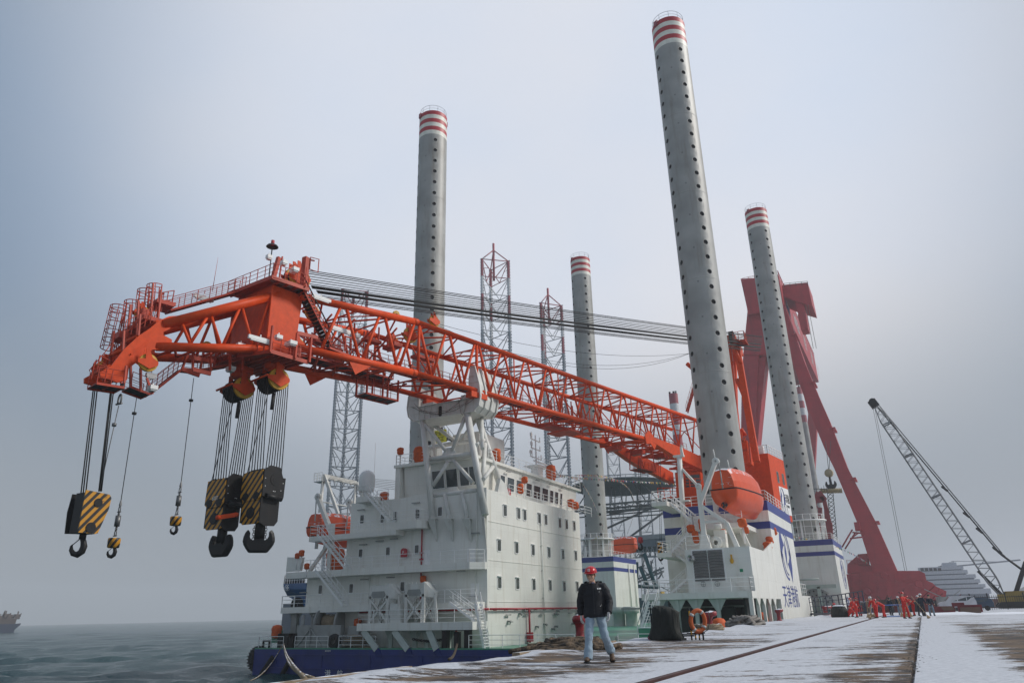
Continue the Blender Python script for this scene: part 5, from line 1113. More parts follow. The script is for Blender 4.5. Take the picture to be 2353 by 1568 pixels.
# hoist ropes above the boom: from head sheaves to the A-frame ----------------
AF = on_y(1686, 772, 106); AP = Vector((-21.5, 112.0, 39.2))
q = MB(); random.seed(9)
def rope_fan(h0, h1, n_, endz0, endz1, l0, l1, s_=-19.5, r_=.032, sag=.45):
    for i in range(n_):
        t = i / max(1, n_ - 1); a = at_l(h0[0] + (h1[0] - h0[0]) * t, h0[1] + (h1[1] - h0[1]) * t, l0 + (l1 - l0) * (t * 3.1 % 1)); e = on_y(1590, endz0 + (endz1 - endz0) * t, 92.0)
        e = Vector((e.x, 92.0, e.z)); d = e - a; e2 = a + d * 1.32
        q.path([a.lerp(e2, k / 12) - UP * sag * 4 * (k / 12) * (1 - k / 12) for k in range(13)], r_, 5)
for h0, h1, k_, e0, e1 in (((697, 619), (698, 627), 3, 749, 753), ((700, 633), (701, 639), 2, 757, 760), ((704, 645), (705, 651), 2, 763, 766), ((714, 656), (717, 662), 4, 769, 772), ((726, 667), (730, 673), 4, 776, 780), ((737, 679), (741, 686), 3, 784, 788)): rope_fan(h0, h1, k_, e0, e1, 1.0, 1.4, r_=.04, sag=.3)
CP('pendant_rope', q, ROPE)
q = MB()
for (x0, y0, xm, ym, x1, y1) in ((1000, 742, 1320, 820, 1610, 808), (1000, 745, 1370, 845, 1610, 800), (1085, 785, 1400, 838, 1615, 800)):
    a = at_l(x0, y0, 2.2); e = on_y(x1, y1, 96); m_ = a.lerp(e, .5); sg = (m_ - on_y(xm, ym, m_.y)).z
    sg = max(.8, sg); q.path([a.lerp(e, k / 16) - UP * sg * 4 * (k / 16) * (1 - k / 16) for k in range(17)], .022, 5)
CP('slack_rope', q, ROPE)
# A-frame, slewing column, machinery house and cab ------------------------------
q = MB()
def AY(px, py, y): return on_y(px, py, y)
for (x0, y0, Y0, x1, y1, Y1, w_) in ((1672, 772, 104, 1712, 1180, 101, .8), (1690, 782, 104, 1738, 1060, 101, .95), (1660, 775, 110, 1640, 1060, 106, .9), (1684, 772, 110, 1690, 1060, 107, .9)):
    q.beam(AY(x0, y0, Y0), AY(x1, y1, Y1), w_, w_ * .9, (1, 0, 0))
for (x0, y0, x1, y1) in ((1684, 795, 1702, 835), (1692, 870, 1712, 918), (1668, 830, 1684, 834), (1702, 985, 1712, 1000)): q.tube(AY(x0, y0, 103), AY(x1, y1, 103), .28, 10)
q.box(AY(1655, 772, 106).x, AY(1690, 772, 106).x, 103.5, 110.5, AY(1680, 785, 104).z - .4, AY(1680, 775, 104).z + .2)
af = CP('a_frame', q, ORANGE)
q = MB(); t_ = AY(1686, 785, 103); rail(q, [(t_.x, 102.5, t_.z), (t_.x + 1.6, 102.5, t_.z), (t_.x + 1.6, 105, t_.z)], 1.3, .04, .7); q.box(t_.x, t_.x + 1.7, 102.4, 105, t_.z - .25, t_.z - .05); q.m = 1; q.box(t_.x - .6, t_.x + .1, 102.6, 103.4, t_.z, t_.z + 1.6); CP('masthead_platform', q, [ORANGED, BLACK])
hx0 = AY(1690, 1100, 106).x; hc = AY(1763, 1040, 106)
ang = R(8); HCN = Vector((hc.x, 106, hc.z)); hr = Vector((math.cos(ang), -math.sin(ang), 0)); hs = Vector((math.sin(ang), math.cos(ang), 0))
q = MB(); zlow = AY(1763, 1190, 106).z
q.add([HCN + hr * a + hs * b_ + UP * (z - hc.z) for z in (zlow, hc.z) for (a, b_) in ((-13, 0), (0, 0), (0, 7.3), (-13, 7.3))], [(3, 2, 1, 0), (4, 5, 6, 7), (0, 1, 5, 4), (1, 2, 6, 5), (2, 3, 7, 6), (3, 0, 4, 7)])
hs_ = CP('machinery_house', q, ORANGE)
q = MB(); rail(q, [HCN + hr * -5, HCN, HCN + hs * 7.2], 1.2, .04, 1.2); q.obox(HCN - hr * 1.2 + hs * .5 + UP * .6, (hr, hs, UP), (.6, .3, .55)); q.build('roof_railing', RAILW, hs_)
for px in (1774, 1789): 
    c = HCN + hs * (3.2 if px == 1774 else 5.7) + UP * -3.0; pane('window', c + hr * .01, hs, (0, 0, 1), .7, 1.5, hs_, rnd=.1, gm=GLASSL, fm=GREY)
q = MB(); c = HCN + hs * 5.05 + UP * -6.2 + hr * .03; q.obox(c, (hr, hs, UP), (.02, 2.2, 1.9)); sg = q.build('sign_panel', RAILW, hs_)
q = MB(); put_text(q, '天津港航', 1.1, c + hr * .03 + hs * .85 + UP * .3, hs, (0, 0, 1), .01, sx=.52, sy=1.3); put_text(q, 'TIANJIN', .5, c + hr * .03 + hs * .85 + UP * -.7, hs, (0, 0, 1), .01, sx=.9); q.build('lettering', DARK, sg)
q = MB(); e0 = c + hr * .03 - hs * 1.2
for sgn in (1, -1): q.add([e0 + hs * a * sgn * .75 + UP * b_ * sgn for a, b_ in ((-.5, 1.8), (-.95, .6), (-1.0, -.2), (-.8, -.9), (-.5, .3), (-.1, .6), (-.35, 1.2))], [tuple(range(7))])
q.path([e0 + hs * .85 * math.cos(t) + UP * 1.7 * math.sin(t) for t in [R(-20 + 10 * i) for i in range(12)]], .07, 4); q.path([e0 - hs * .85 * math.cos(t) - UP * 1.7 * math.sin(t) for t in [R(-20 + 10 * i) for i in range(12)]], .07, 4)
q.build('emblem', STRIPE, sg)
q = MB(); pc = B(54, 0, 8); q.lathe([(5, -10), (5, 4), (5.6, 5), (5.6, 6.5), (0, 6.5)], (pc.x, pc.y, 8), n=32); CP('slewing_column', q, ORANGE)
q = MB()                                                   # cab and clutter left of the near leg
def cabbox(x0, y0, x1, y1, Y, d_): a = AY(x0, y0, Y); b_ = AY(x1, y1, Y); q.box(a.x, b_.x, Y, Y + d_, b_.z, a.z)
cabbox(1550, 1085, 1572, 1185, 95, 4); CP('cab_tower', q, ORANGE); q = MB(); cabbox(1566, 1120, 1640, 1140, 95.2, 3.5); cabbox(1520, 1142, 1556, 1172, 95.2, 3.6); cabbox(1571, 1087, 1612, 1118, 96, 2.5)
CP('cab_gallery', q, ORANGE); q = MB(); cabbox(1700, 1012, 1722, 1062, 100, 3); CP('electrical_cabinet', q, ORANGE); q = MB()
q.m = 1; cabbox(1574, 1092, 1609, 1116, 95.8, .2); cabbox(1524, 1147, 1566, 1160, 93.3, .2); q.m = 0
a = AY(1572, 1120, 94); b_ = AY(1612, 1120, 94); rail(q, [a, b_], 1.2, .05, .8); a = AY(1512, 1143, 93.5); b_ = AY(1570, 1143, 93.5); rail(q, [a, b_], 1.3, .05, .8)
for i in range(10): a = AY(1695 + random.uniform(0, 40), 1000 + random.uniform(0, 50), 99); q.beam(a, a + Vector((random.uniform(-1, 1), 0, random.uniform(-1, 1))), .2, .2)
q.tube(AY(1578, 835, 100), AY(1590, 845, 100), .3, 8)
CP('operator_cab', q, [ORANGE, GLASS])
q = MB(); a = AY(1572, 935, 104); stairs(q, AY(1576, 945, 104), AY(1592, 890, 104), (0, 1, 0), .9); q.box(a.x - .8, a.x + 1.2, 104, 106, a.z + 0, a.z + 2.6) if False else None; CP('mast_stair', q, ORANGED)
# ================================================================ HOOK BLOCKS
def haz_mat():
    m = bpy.data.materials.new('yellow black hazard stripes'); m.use_nodes = True; n = m.node_tree.nodes; l = m.node_tree.links; b = n['Principled BSDF']
    tc = n.new('ShaderNodeTexCoord'); s = n.new('ShaderNodeSeparateXYZ'); l.new(tc.outputs['Object'], s.inputs[0])
    a = n.new('ShaderNodeMath'); a.operation = 'ADD'; l.new(s.outputs[0], a.inputs[0]); l.new(s.outputs[1], a.inputs[1])
    a2 = n.new('ShaderNodeMath'); a2.operation = 'MULTIPLY_ADD'; l.new(a.outputs[0], a2.inputs[0]); a2.inputs[1].default_value = 1.25; 
    neg = n.new('ShaderNodeMath'); neg.operation = 'MULTIPLY'; l.new(s.outputs[2], neg.inputs[0]); neg.inputs[1].default_value = -1.0; l.new(neg.outputs[0], a2.inputs[2])
    sc = n.new('ShaderNodeMath'); sc.operation = 'MULTIPLY'; l.new(a2.outputs[0], sc.inputs[0]); sc.inputs[1].default_value = 1.55
    fr = n.new('ShaderNodeMath'); fr.operation = 'FRACT'; l.new(sc.outputs[0], fr.inputs[0])
    gt = n.new('ShaderNodeMath'); gt.operation = 'GREATER_THAN'; l.new(fr.outputs[0], gt.inputs[0]); gt.inputs[1].default_value = .52
    no = n.new('ShaderNodeTexNoise'); no.inputs['Scale'].default_value = 5; no.inputs['Detail'].default_value = 6; l.new(tc.outputs['Object'], no.inputs['Vector'])
    mx = n.new('ShaderNodeMix'); mx.data_type = 'RGBA'; l.new(gt.outputs[0], mx.inputs[0]); mx.inputs[6].default_value = (.6, .27, .012, 1); mx.inputs[7].default_value = (.012, .013, .014, 1)
    m2 = n.new('ShaderNodeMix'); m2.data_type = 'RGBA'; mr = n.new('ShaderNodeMapRange'); mr.inputs[1].default_value = .62; mr.inputs[2].default_value = .72; mr.inputs[4].default_value = .8; l.new(no.outputs[0], mr.inputs[0]); l.new(mr.outputs[0], m2.inputs[0]); l.new(mx.outputs[2], m2.inputs[6]); m2.inputs[7].default_value = (.03, .028, .025, 1)
    l.new(m2.outputs[2], b.inputs['Base Color']); b.inputs['Roughness'].default_value = .45; return m
HAZ = haz_mat()
def solid_outline(q, pts, c, ux, t, k=.84):
    """thick rounded slab from an outline (u, z); widest in the middle plane"""
    n_ = ux.cross(UP).normalized(); cu = sum(p[0] for p in pts) / len(pts); cz = sum(p[1] for p in pts) / len(pts)
    q.grid([[c + ux * (cu + (u - cu) * f) + UP * (cz + (z - cz) * f) + n_ * d for u, z in pts] for d, f in ((-t, k), (-t * .6, .97), (0, 1.0), (t * .6, .97), (t, k))], closed=True, caps=True, smooth=False)
def ramshorn(q, c, ux, s_, t):
    R_ = [(.22, 1.15), (.23, .35), (.34, .18), (.48, .15), (.62, .25), (.71, .45), (.70, .70), (.75, .83), (.89, .65), (.98, .35), (1.0, .1), (.93, -.12), (.78, -.36), (.62, -.57), (.52, -.62)]
    solid_outline(q, [(u * s_, z * s_) for u, z in R_] + [(-u * s_, z * s_) for u, z in R_[::-1]], c, ux, t)
def single_hook(q, c, ux, s_, t):
    pts = [(-.22, 1.0), (-.22, .7), (-.16, .35), (-.25, .12), (-.34, .0), (-.34, -.28)]
    cl_ = [(0, 1.05, .16), (.04, .75, .17), (.17, .45, .20), (.26, .1, .24), (.18, -.28, .25), (-.08, -.5, .24), (-.38, -.42, .20), (-.56, -.15, .15), (-.58, .12, .09), (-.52, .25, .03)]
    q.path([c + ux * u * s_ + UP * z * s_ for u, z, r_ in cl_], [r_ * s_ for *_, r_ in cl_], 12)
    q.tube(c + ux * -.52 * s_ + UP * .2 * s_, c + ux * -.12 * s_ + UP * .62 * s_, .035 * s_, 6)
def shackle(q, c, s_):
    q.path([c + Vector((.5 * s_ * math.cos(t) * .6, 0, .7 * s_ * math.sin(t))) for t in [R(-40 + 26 * i) for i in range(11)]], .12 * s_, 6); q.tube(c + Vector((-.55 * s_, 0, -.5 * s_)), c + Vector((.55 * s_, 0, -.5 * s_)), .12 * s_, 6)
X_, Y_ = Vector((1, 0, 0)), Vector((0, 1, 0))
# --- A: big single-hook block at the boom tip
dA = -31.0; cA = at_l(204, 1178, 0); 
hA_ = thing('hook_block', 'yellow and black striped hook block with single hook, leftmost and largest of the tip hooks', 'hook block', (cA.x, cA.y, cA.z - 3), group='hook blocks hanging from the orange boom')
w2, d2, h2 = .88, .62, 1.30
prof = [(-w2, h2), (w2 - .15, h2 - .1), (w2, h2 - .3), (w2 * .95, .3), (w2 * .45, -h2 + .1), (w2 * .3, -h2), (-w2, -h2), (-w2, h2 - .1)]
q = MB()
q.prism([cA + X_ * d2 + Y_ * u + UP * z for u, z in prof], X_ * .08); cheek = q.build('side_plate', HAZ, hA_)
q = MB()
far = [(-w2, h2 - .15), (w2, h2 - .1), (w2, -h2 + .1), (-w2, -h2), (-w2 - .1, 0)]
q.prism([cA - X_ * d2 + Y_ * u + UP * z for u, z in far], -X_ * .08)
for z in (h2 - .25, .1, -h2 + .2): q.box(cA.x - d2, cA.x + d2, cA.y + w2 * .1, cA.y + w2 * .5, cA.z + z - .15, cA.z + z + .15)
q.box(cA.x - d2 * .5, cA.x + d2, cA.y - w2 * .95, cA.y + w2 * .3, cA.z - h2, cA.z + h2 * .9)
q.lathe([(.1, -.4), (.72, -.4), (.76, 0), (.72, .4), (.1, .4)], cA + UP * .5 + Y_ * .1, X_, 20)
q.lathe([(0, .04), (.28, .04), (.28, 0)], cA + X_ * (d2 + .08) + Y_ * .05 + UP * .6, X_, 20, False); q.lathe([(0, .05), (.32, .05), (.32, 0)], cA + X_ * (d2 + .08) + Y_ * -.15 + UP * -.95, X_, 20, False)
q.build('sheave_frame', BLACK, hA_)
q = MB(); u_ = Vector((.75, .66, 0)); q.tube(cA - UP * (h2 - .1) + u_ * -.1, cA - UP * (h2 + .3) + u_ * -.1, .2, 12); single_hook(q, cA - UP * (h2 + .82) + u_ * -.15, u_, .84, .2); q.build('hook', BLACK, hA_)
q = MB(); tipz = at_l(250, 880, 0).z
for (bx, tx, ty) in (((186, 1133), (215, 888), 0), ((191, 1133), (219, 888), 0), ((197, 1133), (224, 888), 0), ((227, 1128), (255, 888), 0), ((230, 1128), (258, 888), 0), ((233, 1128), (262, 888), 0)):
    q.tube(at_l(*bx, .2), at_l(*tx, .2), .042, 5)
q.build('hoist_rope', ROPE, hA_)
# --- auxiliary line with shackle running to block A
q = MB(); p0, p1, p2 = at_l(282, 880, 1.0), at_l(275, 918, .8), at_l(228, 1128, .3)
q.tube(p0, at_l(280, 895, 1), .16, 8); shackle(q, p1, .55); q.tube(p1 - UP * .4, p2, .03, 5); q.lathe([(0, -.12), (.14, -.1), (.14, .1), (0, .12)], p1.lerp(p2, .28), n=8)
o = q.build('shackle_line', mat('shackle steel', (.16, .16, .16), .45, .6)); tag(o, 'grey shackle on a wire running down to the big striped block at left', 'shackle', None)
# --- small ball hooks on single lines
def small_hook(px, py, ptop, l, lab, s_=1.0, beadt=.3):
    c = at_l(px, py, l); e = at_l(*ptop, l)
    t_ = thing('hook_block', lab, 'hook block', (c.x, c.y, c.z - 1), group='hook blocks hanging from the orange boom')
    q = MB(); q.lathe([(0, .3), (.36, .3), (.39, .2), (.36, -.28), (.3, -.32), (0, -.32)], c, UP, 18); q.build('weight', HAZ, t_)
    q = MB(); ux = Vector((.7, .7, 0)); single_hook(q, c - UP * .62 + ux * .03, ux, .52 * s_, .08); q.build('hook', BLACK, t_)
    q = MB(); shackle(q, c + UP * .6, .32); q.tube(c + UP * .8, c + UP * 1.05, .07, 8); q.tube(c + UP * 1.05, c + UP * 1.75, .17, 10); q.tube(c + UP * 1.75, c + UP * 1.95, .07, 8); shackle(q, c + UP * 2.15, .32); q.lathe([(.1, 2.4), (.03, 2.8)], c, UP, 8); q.build('swivel', mat('shackle steel', (.16, .16, .16), .45, .6), t_)
    q = MB(); a = c + UP * 2.6; q.tube(a, e, .028, 5); q.lathe([(0, -.1), (.15, -.08), (.15, .08), (0, .1)], a.lerp(e, 1 - beadt), n=8); q.build('hoist_rope', ROPE, t_)
small_hook(261.5, 1246, (314, 912), -.8, 'small striped ball hook on a single wire, lower of the two small ones', beadt=.16)
small_hook(403.5, 1196, (445, 868), -.8, 'small striped ball hook on a single wire, the higher one near mid-air', .9, beadt=.22)
# --- B and C: heavy ramshorn blocks
def big_block(px, py, l, w_, d_, h_, ux, hs_, topc, lab, txt=None, ropes=13):
    c = at_l(px, py, l); t_ = thing('hook_block', lab, 'hook block', (c.x, c.y, c.z - 3), group='hook blocks hanging from the orange boom')
    q = MB()                                               # striped end plates
    y0 = c.y - d_ / 2 - .08
    q.prism([(c.x - w_ / 2, y0, c.z + h_ * .42), (c.x + w_ / 2, y0, c.z + h_ * .45), (c.x + w_ / 2, y0, c.z - .1), (c.x + w_ * .38, y0, c.z - .35), (c.x - w_ * .38, y0, c.z - .35), (c.x - w_ / 2 - .06, y0, c.z - .1)], (0, .1, 0))
    q.prism([(c.x - w_ / 2 + .1, y0 + .12, c.z - .1), (c.x + w_ / 2 - .1, y0 + .12, c.z - .1), (c.x + w_ / 2 - .1, y0 + .12, c.z - h_ / 2 + .1), (c.x + w_ / 2 - .35, y0 + .12, c.z - h_ / 2), (c.x - w_ / 2 + .3, y0 + .12, c.z - h_ / 2), (c.x - w_ / 2 + .1, y0 + .12, c.z - h_ / 2 + .25)], (0, .1, 0))
    sp = q.build('end_plate', HAZ, t_)
    q = MB()
    for x in (-.27, .27): q.lathe([(0, .06), (.28, .06), (.32, 0)], (c.x + x * w_, y0 + .02, c.z - .05), (0, -1, 0), 16, False)
    q.lathe([(0, .06), (.38, .06), (.43, 0)], (c.x + .02, y0 + .12, c.z - h_ * .3), (0, -1, 0), 18, False)
    xr_ = c.x + w_ / 2
    q.prism([(xr_, c.y - d_ / 2, c.z + h_ * .45), (xr_, c.y - d_ * .22, c.z + h_ * .55), (xr_, c.y + d_ * .25, c.z + h_ * .54), (xr_, c.y + d_ * .42, c.z + h_ * .36), (xr_, c.y + d_ * .55, c.z + h_ * .36), (xr_, c.y + d_ * .52, c.z), (xr_, c.y + d_ * .4, c.z - .15), (xr_, c.y - d_ / 2, c.z - .1)], (.09, 0, 0))
    xl_ = c.x - w_ / 2
    q.prism([(xl_, c.y - d_ / 2, c.z + h_ * .42), (xl_, c.y - d_ * .2, c.z + h_ * .5), (xl_, c.y + d_ * .5, c.z + h_ * .5), (xl_, c.y + d_ * .5, c.z), (xl_, c.y - d_ / 2, c.z)], (-.08, 0, 0))
    for k in range(5): x = c.x - w_ * .38 + w_ * .76 * k / 4; q.lathe([(.1, -.1), (d_ * .48, -.1), (d_ * .5, 0), (d_ * .48, .1), (.1, .1)], (x, c.y - .02, c.z + h_ * .28), X_, 22)
    q.box(xl_, xr_, c.y - d_ / 2 + .05, c.y - d_ / 2 + .2, c.z - h_ / 2 + .15, c.z + .1); q.box(xl_ + .1, xr_ - .1, c.y - d_ * .35, c.y + d_ * .3, c.z - h_ * .12, c.z + .1)
    q.tube((xr_ + .1, c.y - d_ * .35, c.z - .05), (xr_ + .1, c.y + d_ * .4, c.z - .12), .2, 12)
    q.prism([(xr_ - .25, c.y - d_ * .42, c.z), (xr_ - .25, c.y + d_ * .45, c.z), (xr_ - .25, c.y + d_ * .45, c.z - h_ / 2 + .3), (xr_ - .25, c.y + d_ * .3, c.z - h_ / 2 - .05), (xr_ - .25, c.y - d_ * .1, c.z - h_ / 2 - .1), (xr_ - .25, c.y - d_ * .42, c.z - h_ / 2 + .1)], (.1, 0, 0))
    q.box(c.x - .4, c.x + .5, c.y - .5, c.y + .5, c.z - h_ * .42, c.z - h_ * .1)
    q.lathe([(0, .05), (.2, .05), (.2, .03), (.42, .03), (.42, 0)], (xr_ + .09, c.y + .05, c.z + h_ * .3), X_, 18, False)
    q.m = 1
    for (u, z) in ((-.42, .30), (.44, .26), (-.40, .16), (.36, .12), (0, .09), (.08, .09)): q.lathe([(0, .02), (.035, .01), (.04, 0)], (xr_ + .09, c.y + u * d_, c.z + h_ * z), X_, 6)
    q.m = 0
    q.build('sheave_frame', [BLACK, RAILW], t_)
    if txt: q = MB(); put_text(q, txt, .42, (c.x + .05, y0 - .02, c.z + .3), (1, 0, 0), (0, 0, 1), .004, sx=.7); q.build('lettering', RAILW, sp)
    hc_ = c - UP * (h_ / 2 + 1.12 * hs_) + Vector((.12, 0, 0)); q = MB(); q.tube(c - UP * h_ * .4 + Vector((.12, 0, 0)), hc_ + UP * .3, .33 * hs_, 14); ramshorn(q, hc_, ux, hs_, .28); q.build('hook', BLACK, t_)
    q = MB(); tz = c.z + h_ * .4; dirs = (topc - Vector((c.x, c.y, topc.z)))
    for k in range(ropes):
        u = (k / (ropes - 1) - .5); side = -1 if k % 2 else 1
        a = Vector((c.x + u * w_ * .86, c.y + side * d_ * .42, tz)); e = topc + CL * (u * 1.75) + CS * (side * .82); q.tube(a, e, .038, 5)
    q.tube(Vector((c.x - w_ * .48, c.y - d_ * .4, tz)), topc + CL * .3 - CS * .3, .03, 5); a = topc + CL * .3 - UP * 1.0; q.tube(a, a - UP * 1.3 - CL * .08, .13, 8)
    q.build('hoist_rope', ROPE, t_); return t_, c
tB, cB = big_block(516, 1157, -1.0, 1.9, 1.75, 3.85, Vector((1, .05, 0)).normalized(), 1.08, SH_B, 'black ramshorn hook block with striped end plates marked 600T, left of the pair', '600T')
tC, cC = big_block(602, 1142, 1.2, 2.0, 2.05, 4.05, Vector((.72, .69, 0)), 1.12, SH_C, 'larger black ramshorn hook block with striped end plates, right of the pair')
q = MB(); a = at_l(507, 1196, -1.6); b_ = at_l(556, 1188, .4); a = Vector((cB.x + .9, cB.y - 1.2, a.z)); b_ = Vector((cC.x - 1.0, cC.y - 1.35, a.z + .25)); q.beam(a, b_, .14, .3); q.lathe([(0, -.1), (.17, -.1), (.17, .1), (0, .1)], a, Y_, 10); q.lathe([(0, -.1), (.17, -.1), (.17, .1), (0, .1)], b_, Y_, 10)
tag(q.build('spreader_link', ORANGE), 'short orange link bar joining the two black ramshorn hook blocks', 'link bar')
q = MB()
for e in (-.42, .42):
    for k in range(6): p = cC - UP * (2.15 + .17 * k) + Vector((.12, 0, 0)) + Vector((.72, .69, 0)) * e; q.path([p + Vector((.06 * math.cos(t), .06 * math.cos(t) * (1 if k % 2 else -1), .12 * math.sin(t))) for t in [i * math.pi / 3 for i in range(6)]], .025, 4, True)
q.build('chain', BLACK, tC)
# ================================================================ LIFEBOATS
def lifeboat(name, label, c, L_, W_, H_, rz, group='enclosed orange lifeboats'):
    """local frame: +y = bow, origin = keel amidships"""
    t_ = thing(name, label, 'lifeboat', c, 0, group)
    c = Vector(c)
    ys = [-.5, -.46, -.36, -.2, 0, .2, .34, .43, .48, .5]
    wf = [.80, .86, .93, .98, 1, .97, .84, .60, .30, .04]
    kz = [.22, .14, .05, .01, 0, .01, .05, .12, .22, .34]        # keel rise
    def pt(u, y, z): return c + Vector((u * math.cos(rz) - y * math.sin(rz), u * math.sin(rz) + y * math.cos(rz), z))
    q = MB(); rows = []
    for y, f, k in zip(ys, wf, kz):
        hw = W_ / 2 * f; b = H_ * .48
        rows.append([pt(-hw, y * L_, b), pt(-hw * .97, y * L_, b * .72), pt(-hw * .8, y * L_, b * (.35 + k * .6)), pt(-hw * .4, y * L_, b * (.12 + k)), pt(-.07, y * L_, b * k * 1.1), pt(-.05, y * L_, b * k - .14), pt(.05, y * L_, b * k - .14), pt(.07, y * L_, b * k * 1.1), pt(hw * .4, y * L_, b * (.12 + k)), pt(hw * .8, y * L_, b * (.35 + k * .6)), pt(hw * .97, y * L_, b * .72), pt(hw, y * L_, b)])
    q.grid(rows, caps=True); q.build('hull', LIFE2, t_)
    q = MB(); rows = []; b = H_ * .49
    ct = [.80, .88, .94, .98, 1, .95, .84, .62, .30, .05]; cw = [.72, .78, .86, .91, .93, .9, .78, .52, .25, .03]
    for y, f, h in zip(ys, cw, ct):
        hw = W_ / 2 * f; tz = H_ * .52 * h
        rows.append([pt(-hw, y * L_, b), pt(-hw * .95, y * L_, b + tz * .35), pt(-hw * .8, y * L_, b + tz * .72), pt(-hw * .55, y * L_, b + tz * .95), pt(0, y * L_, b + tz), pt(hw * .55, y * L_, b + tz * .95), pt(hw * .8, y * L_, b + tz * .72), pt(hw * .95, y * L_, b + tz * .35), pt(hw, y * L_, b)])
    q.grid(rows, caps=True, smooth=False); q.build('canopy', LIFE, t_)
    q = MB(); pts = [pt(W_ / 2 * f * 1.01, y * L_, b) for y, f in zip(ys, wf)] + [pt(-W_ / 2 * f * 1.01, y * L_, b) for y, f in list(zip(ys, wf))[::-1]]
    q.path(pts, .06, 6, True); q.build('fender_rope', BLACK, t_)
    q = MB(); bx = lambda u0, u1, z0, z1: q.add([pt(u0, -.5 * L_ - .03, z0), pt(u1, -.5 * L_ - .03, z0), pt(u1, -.488 * L_ - .03, z1), pt(u0, -.488 * L_ - .03, z1)], [(0, 1, 2, 3)])
    zz = b + H_ * .13; bx(.35, .75, zz, zz + .06); bx(.52, .58, zz - .17, zz + .23); bx(-.7, -.3, zz, zz + .06); bx(-.12, .12, zz - .15, zz + .2); bx(.6, .9, zz + .42, zz + .5); bx(.6, .9, zz - .3, zz - .24); q.build('marking', RAILW, t_)
    q = MB(); pc_ = pt(0, -.52 * L_, H_ * .14)
    for k in range(3): t = k * 2.09; q.obox(pc_ + Vector((.15 * math.cos(t), 0, .15 * math.sin(t))), ((math.cos(t), .3, math.sin(t)), (0, 1, 0), (-math.sin(t), 0, math.cos(t))), (.14, .02, .08))
    q.lathe([(.22, -.08), (.26, -.08), (.26, .08), (.22, .08)], pc_, (0, 1, 0), 14); q.build('propeller', DARK, t_)
    return t_
lb = on_y(1668, 1140, 66.8)
lifeboat('lifeboat', 'orange enclosed lifeboat dusted with snow, hanging from the davit near the big logo', (-13.5, 71.6, 9.15), 8.8, 3.0, 4.2, R(-8))
a = on_y(752, 1215, 61)
lifeboat('lifeboat', 'orange enclosed lifeboat with snowy roof on the port side, left of the satellite dome', (a.x, 62.6, Z3 - .2), 7.8, 2.7, 3.3, R(4))
a = on_y(1418, 1250, 147)
lifeboat('lifeboat', 'faded orange lifeboat behind the caged foot of the distant leg', (a.x, 150, a.z - 1.6), 6, 3.0, 3.4, R(90))
# ================================================================ OFFSHORE RIGS BEHIND
def lattice(x, y, z0, z1, wd, name='rig_leg', par=None, top=0, bay=None, rot=0.3, r_=.38, apex=False):
    q = MB(); bay = bay or wd * .62; k = int((z1 - z0) / bay)
    C = [Vector((x + wd * .577 * math.cos(rot + i * 2.094), y + wd * .577 * math.sin(rot + i * 2.094), 0)) for i in range(3)]
    zt_ = z1
    for i in range(3):
        for j in range(k):
            za, zb_ = z1 - bay * (j + 1), z1 - bay * j
            q.m = (2 if (j % 2 == 0) else 1) if j < top else 0
            q.tube(C[i] + UP * za, C[i] + UP * zb_, r_ * 1.5, 6, cap=False)
            q.m = 1 if j < top and j > 0 else (2 if j < top else 0)
            D_ = C[(i + 1) % 3]
            q.tube(C[i] + UP * za, D_ + UP * za, r_ * .55, 4, cap=False)
            m_ = (C[i] + D_) / 2; q.tube(C[i] + UP * zb_, m_ + UP * za, r_ * .5, 4, cap=False); q.tube(D_ + UP * zb_, m_ + UP * za, r_ * .5, 4, cap=False)
            q.tube(C[i] + UP * (za + bay * .5), (C[i] + m_) / 2 + UP * (za + bay * .5), r_ * .3, 4, cap=False)
        if q.m is not None:
            for j in range(k * 6): q.m = 0 if j > top * 6 else 1; z = z1 - j * bay / 6; q.box(C[i].x - r_ * 2.2, C[i].x + r_ * 2.2, C[i].y - .08, C[i].y + .08, z - bay / 22, z + bay / 22) if r_ > .25 else None
    q.m = 2
    for i in range(3): q.tube(C[i] + UP * z1, C[(i + 1) % 3] + UP * z1, r_ * .6, 4); 
    if apex:
        for i in range(3): q.tube(C[i] + UP * z1, Vector((x, y, z1 + bay * .8)), r_ * .6, 4)
        q.tube((x, y, z1 - bay), (x, y, z1 + bay * 1.2), r_ * 1.3, 5)
    return q.build(name, [GALV, GALVW, GALVR], par)
rigA = thing('drilling_rig', 'pale lattice-legged jack-up rig behind the white vessel, the tallest lattice towers', 'drilling rig', (-150, 240, -4))
lattice(-192, 218, -4, 132, 10.4, par=rigA, top=2, bay=7.6, rot=.25); lattice(-130.5, 232, -4, 136.5, 11.0, par=rigA, top=4, bay=7.8, rot=.2, apex=True); lattice(-118.8, 259, -4, 124.5, 9.6, par=rigA, top=3, bay=7.3, rot=.35, apex=True)
q = MB(); q.prism([(-205, 205, -6), (-100, 215, -6), (-100, 280, -6), (-205, 280, -6)], (0, 0, 12)); q.build('hull', mat('rig hull dull blue', (.07, .10, .14), .6), rigA)
rigB = thing('drilling_rig', 'smaller grey jack-up rig with round helideck behind the caged leg', 'drilling rig', (-100, 300, -4))
lattice(-121, 330, -4, 78, 6.6, par=rigB, bay=5.2, rot=.3, r_=.2); lattice(-106, 326, -4, 76, 6.6, par=rigB, bay=5.2, rot=.25, r_=.2)
HCY = 196; hcx = on_y(1432, 1130, HCY).x; HZ = 34.3
q = MB(); Rr = 14.6
q.lathe([(0, -.2), (Rr * .92, -.2), (Rr, .5), (Rr, .8), (0, .8)], (hcx, HCY, HZ - .8), n=24, smooth=False)
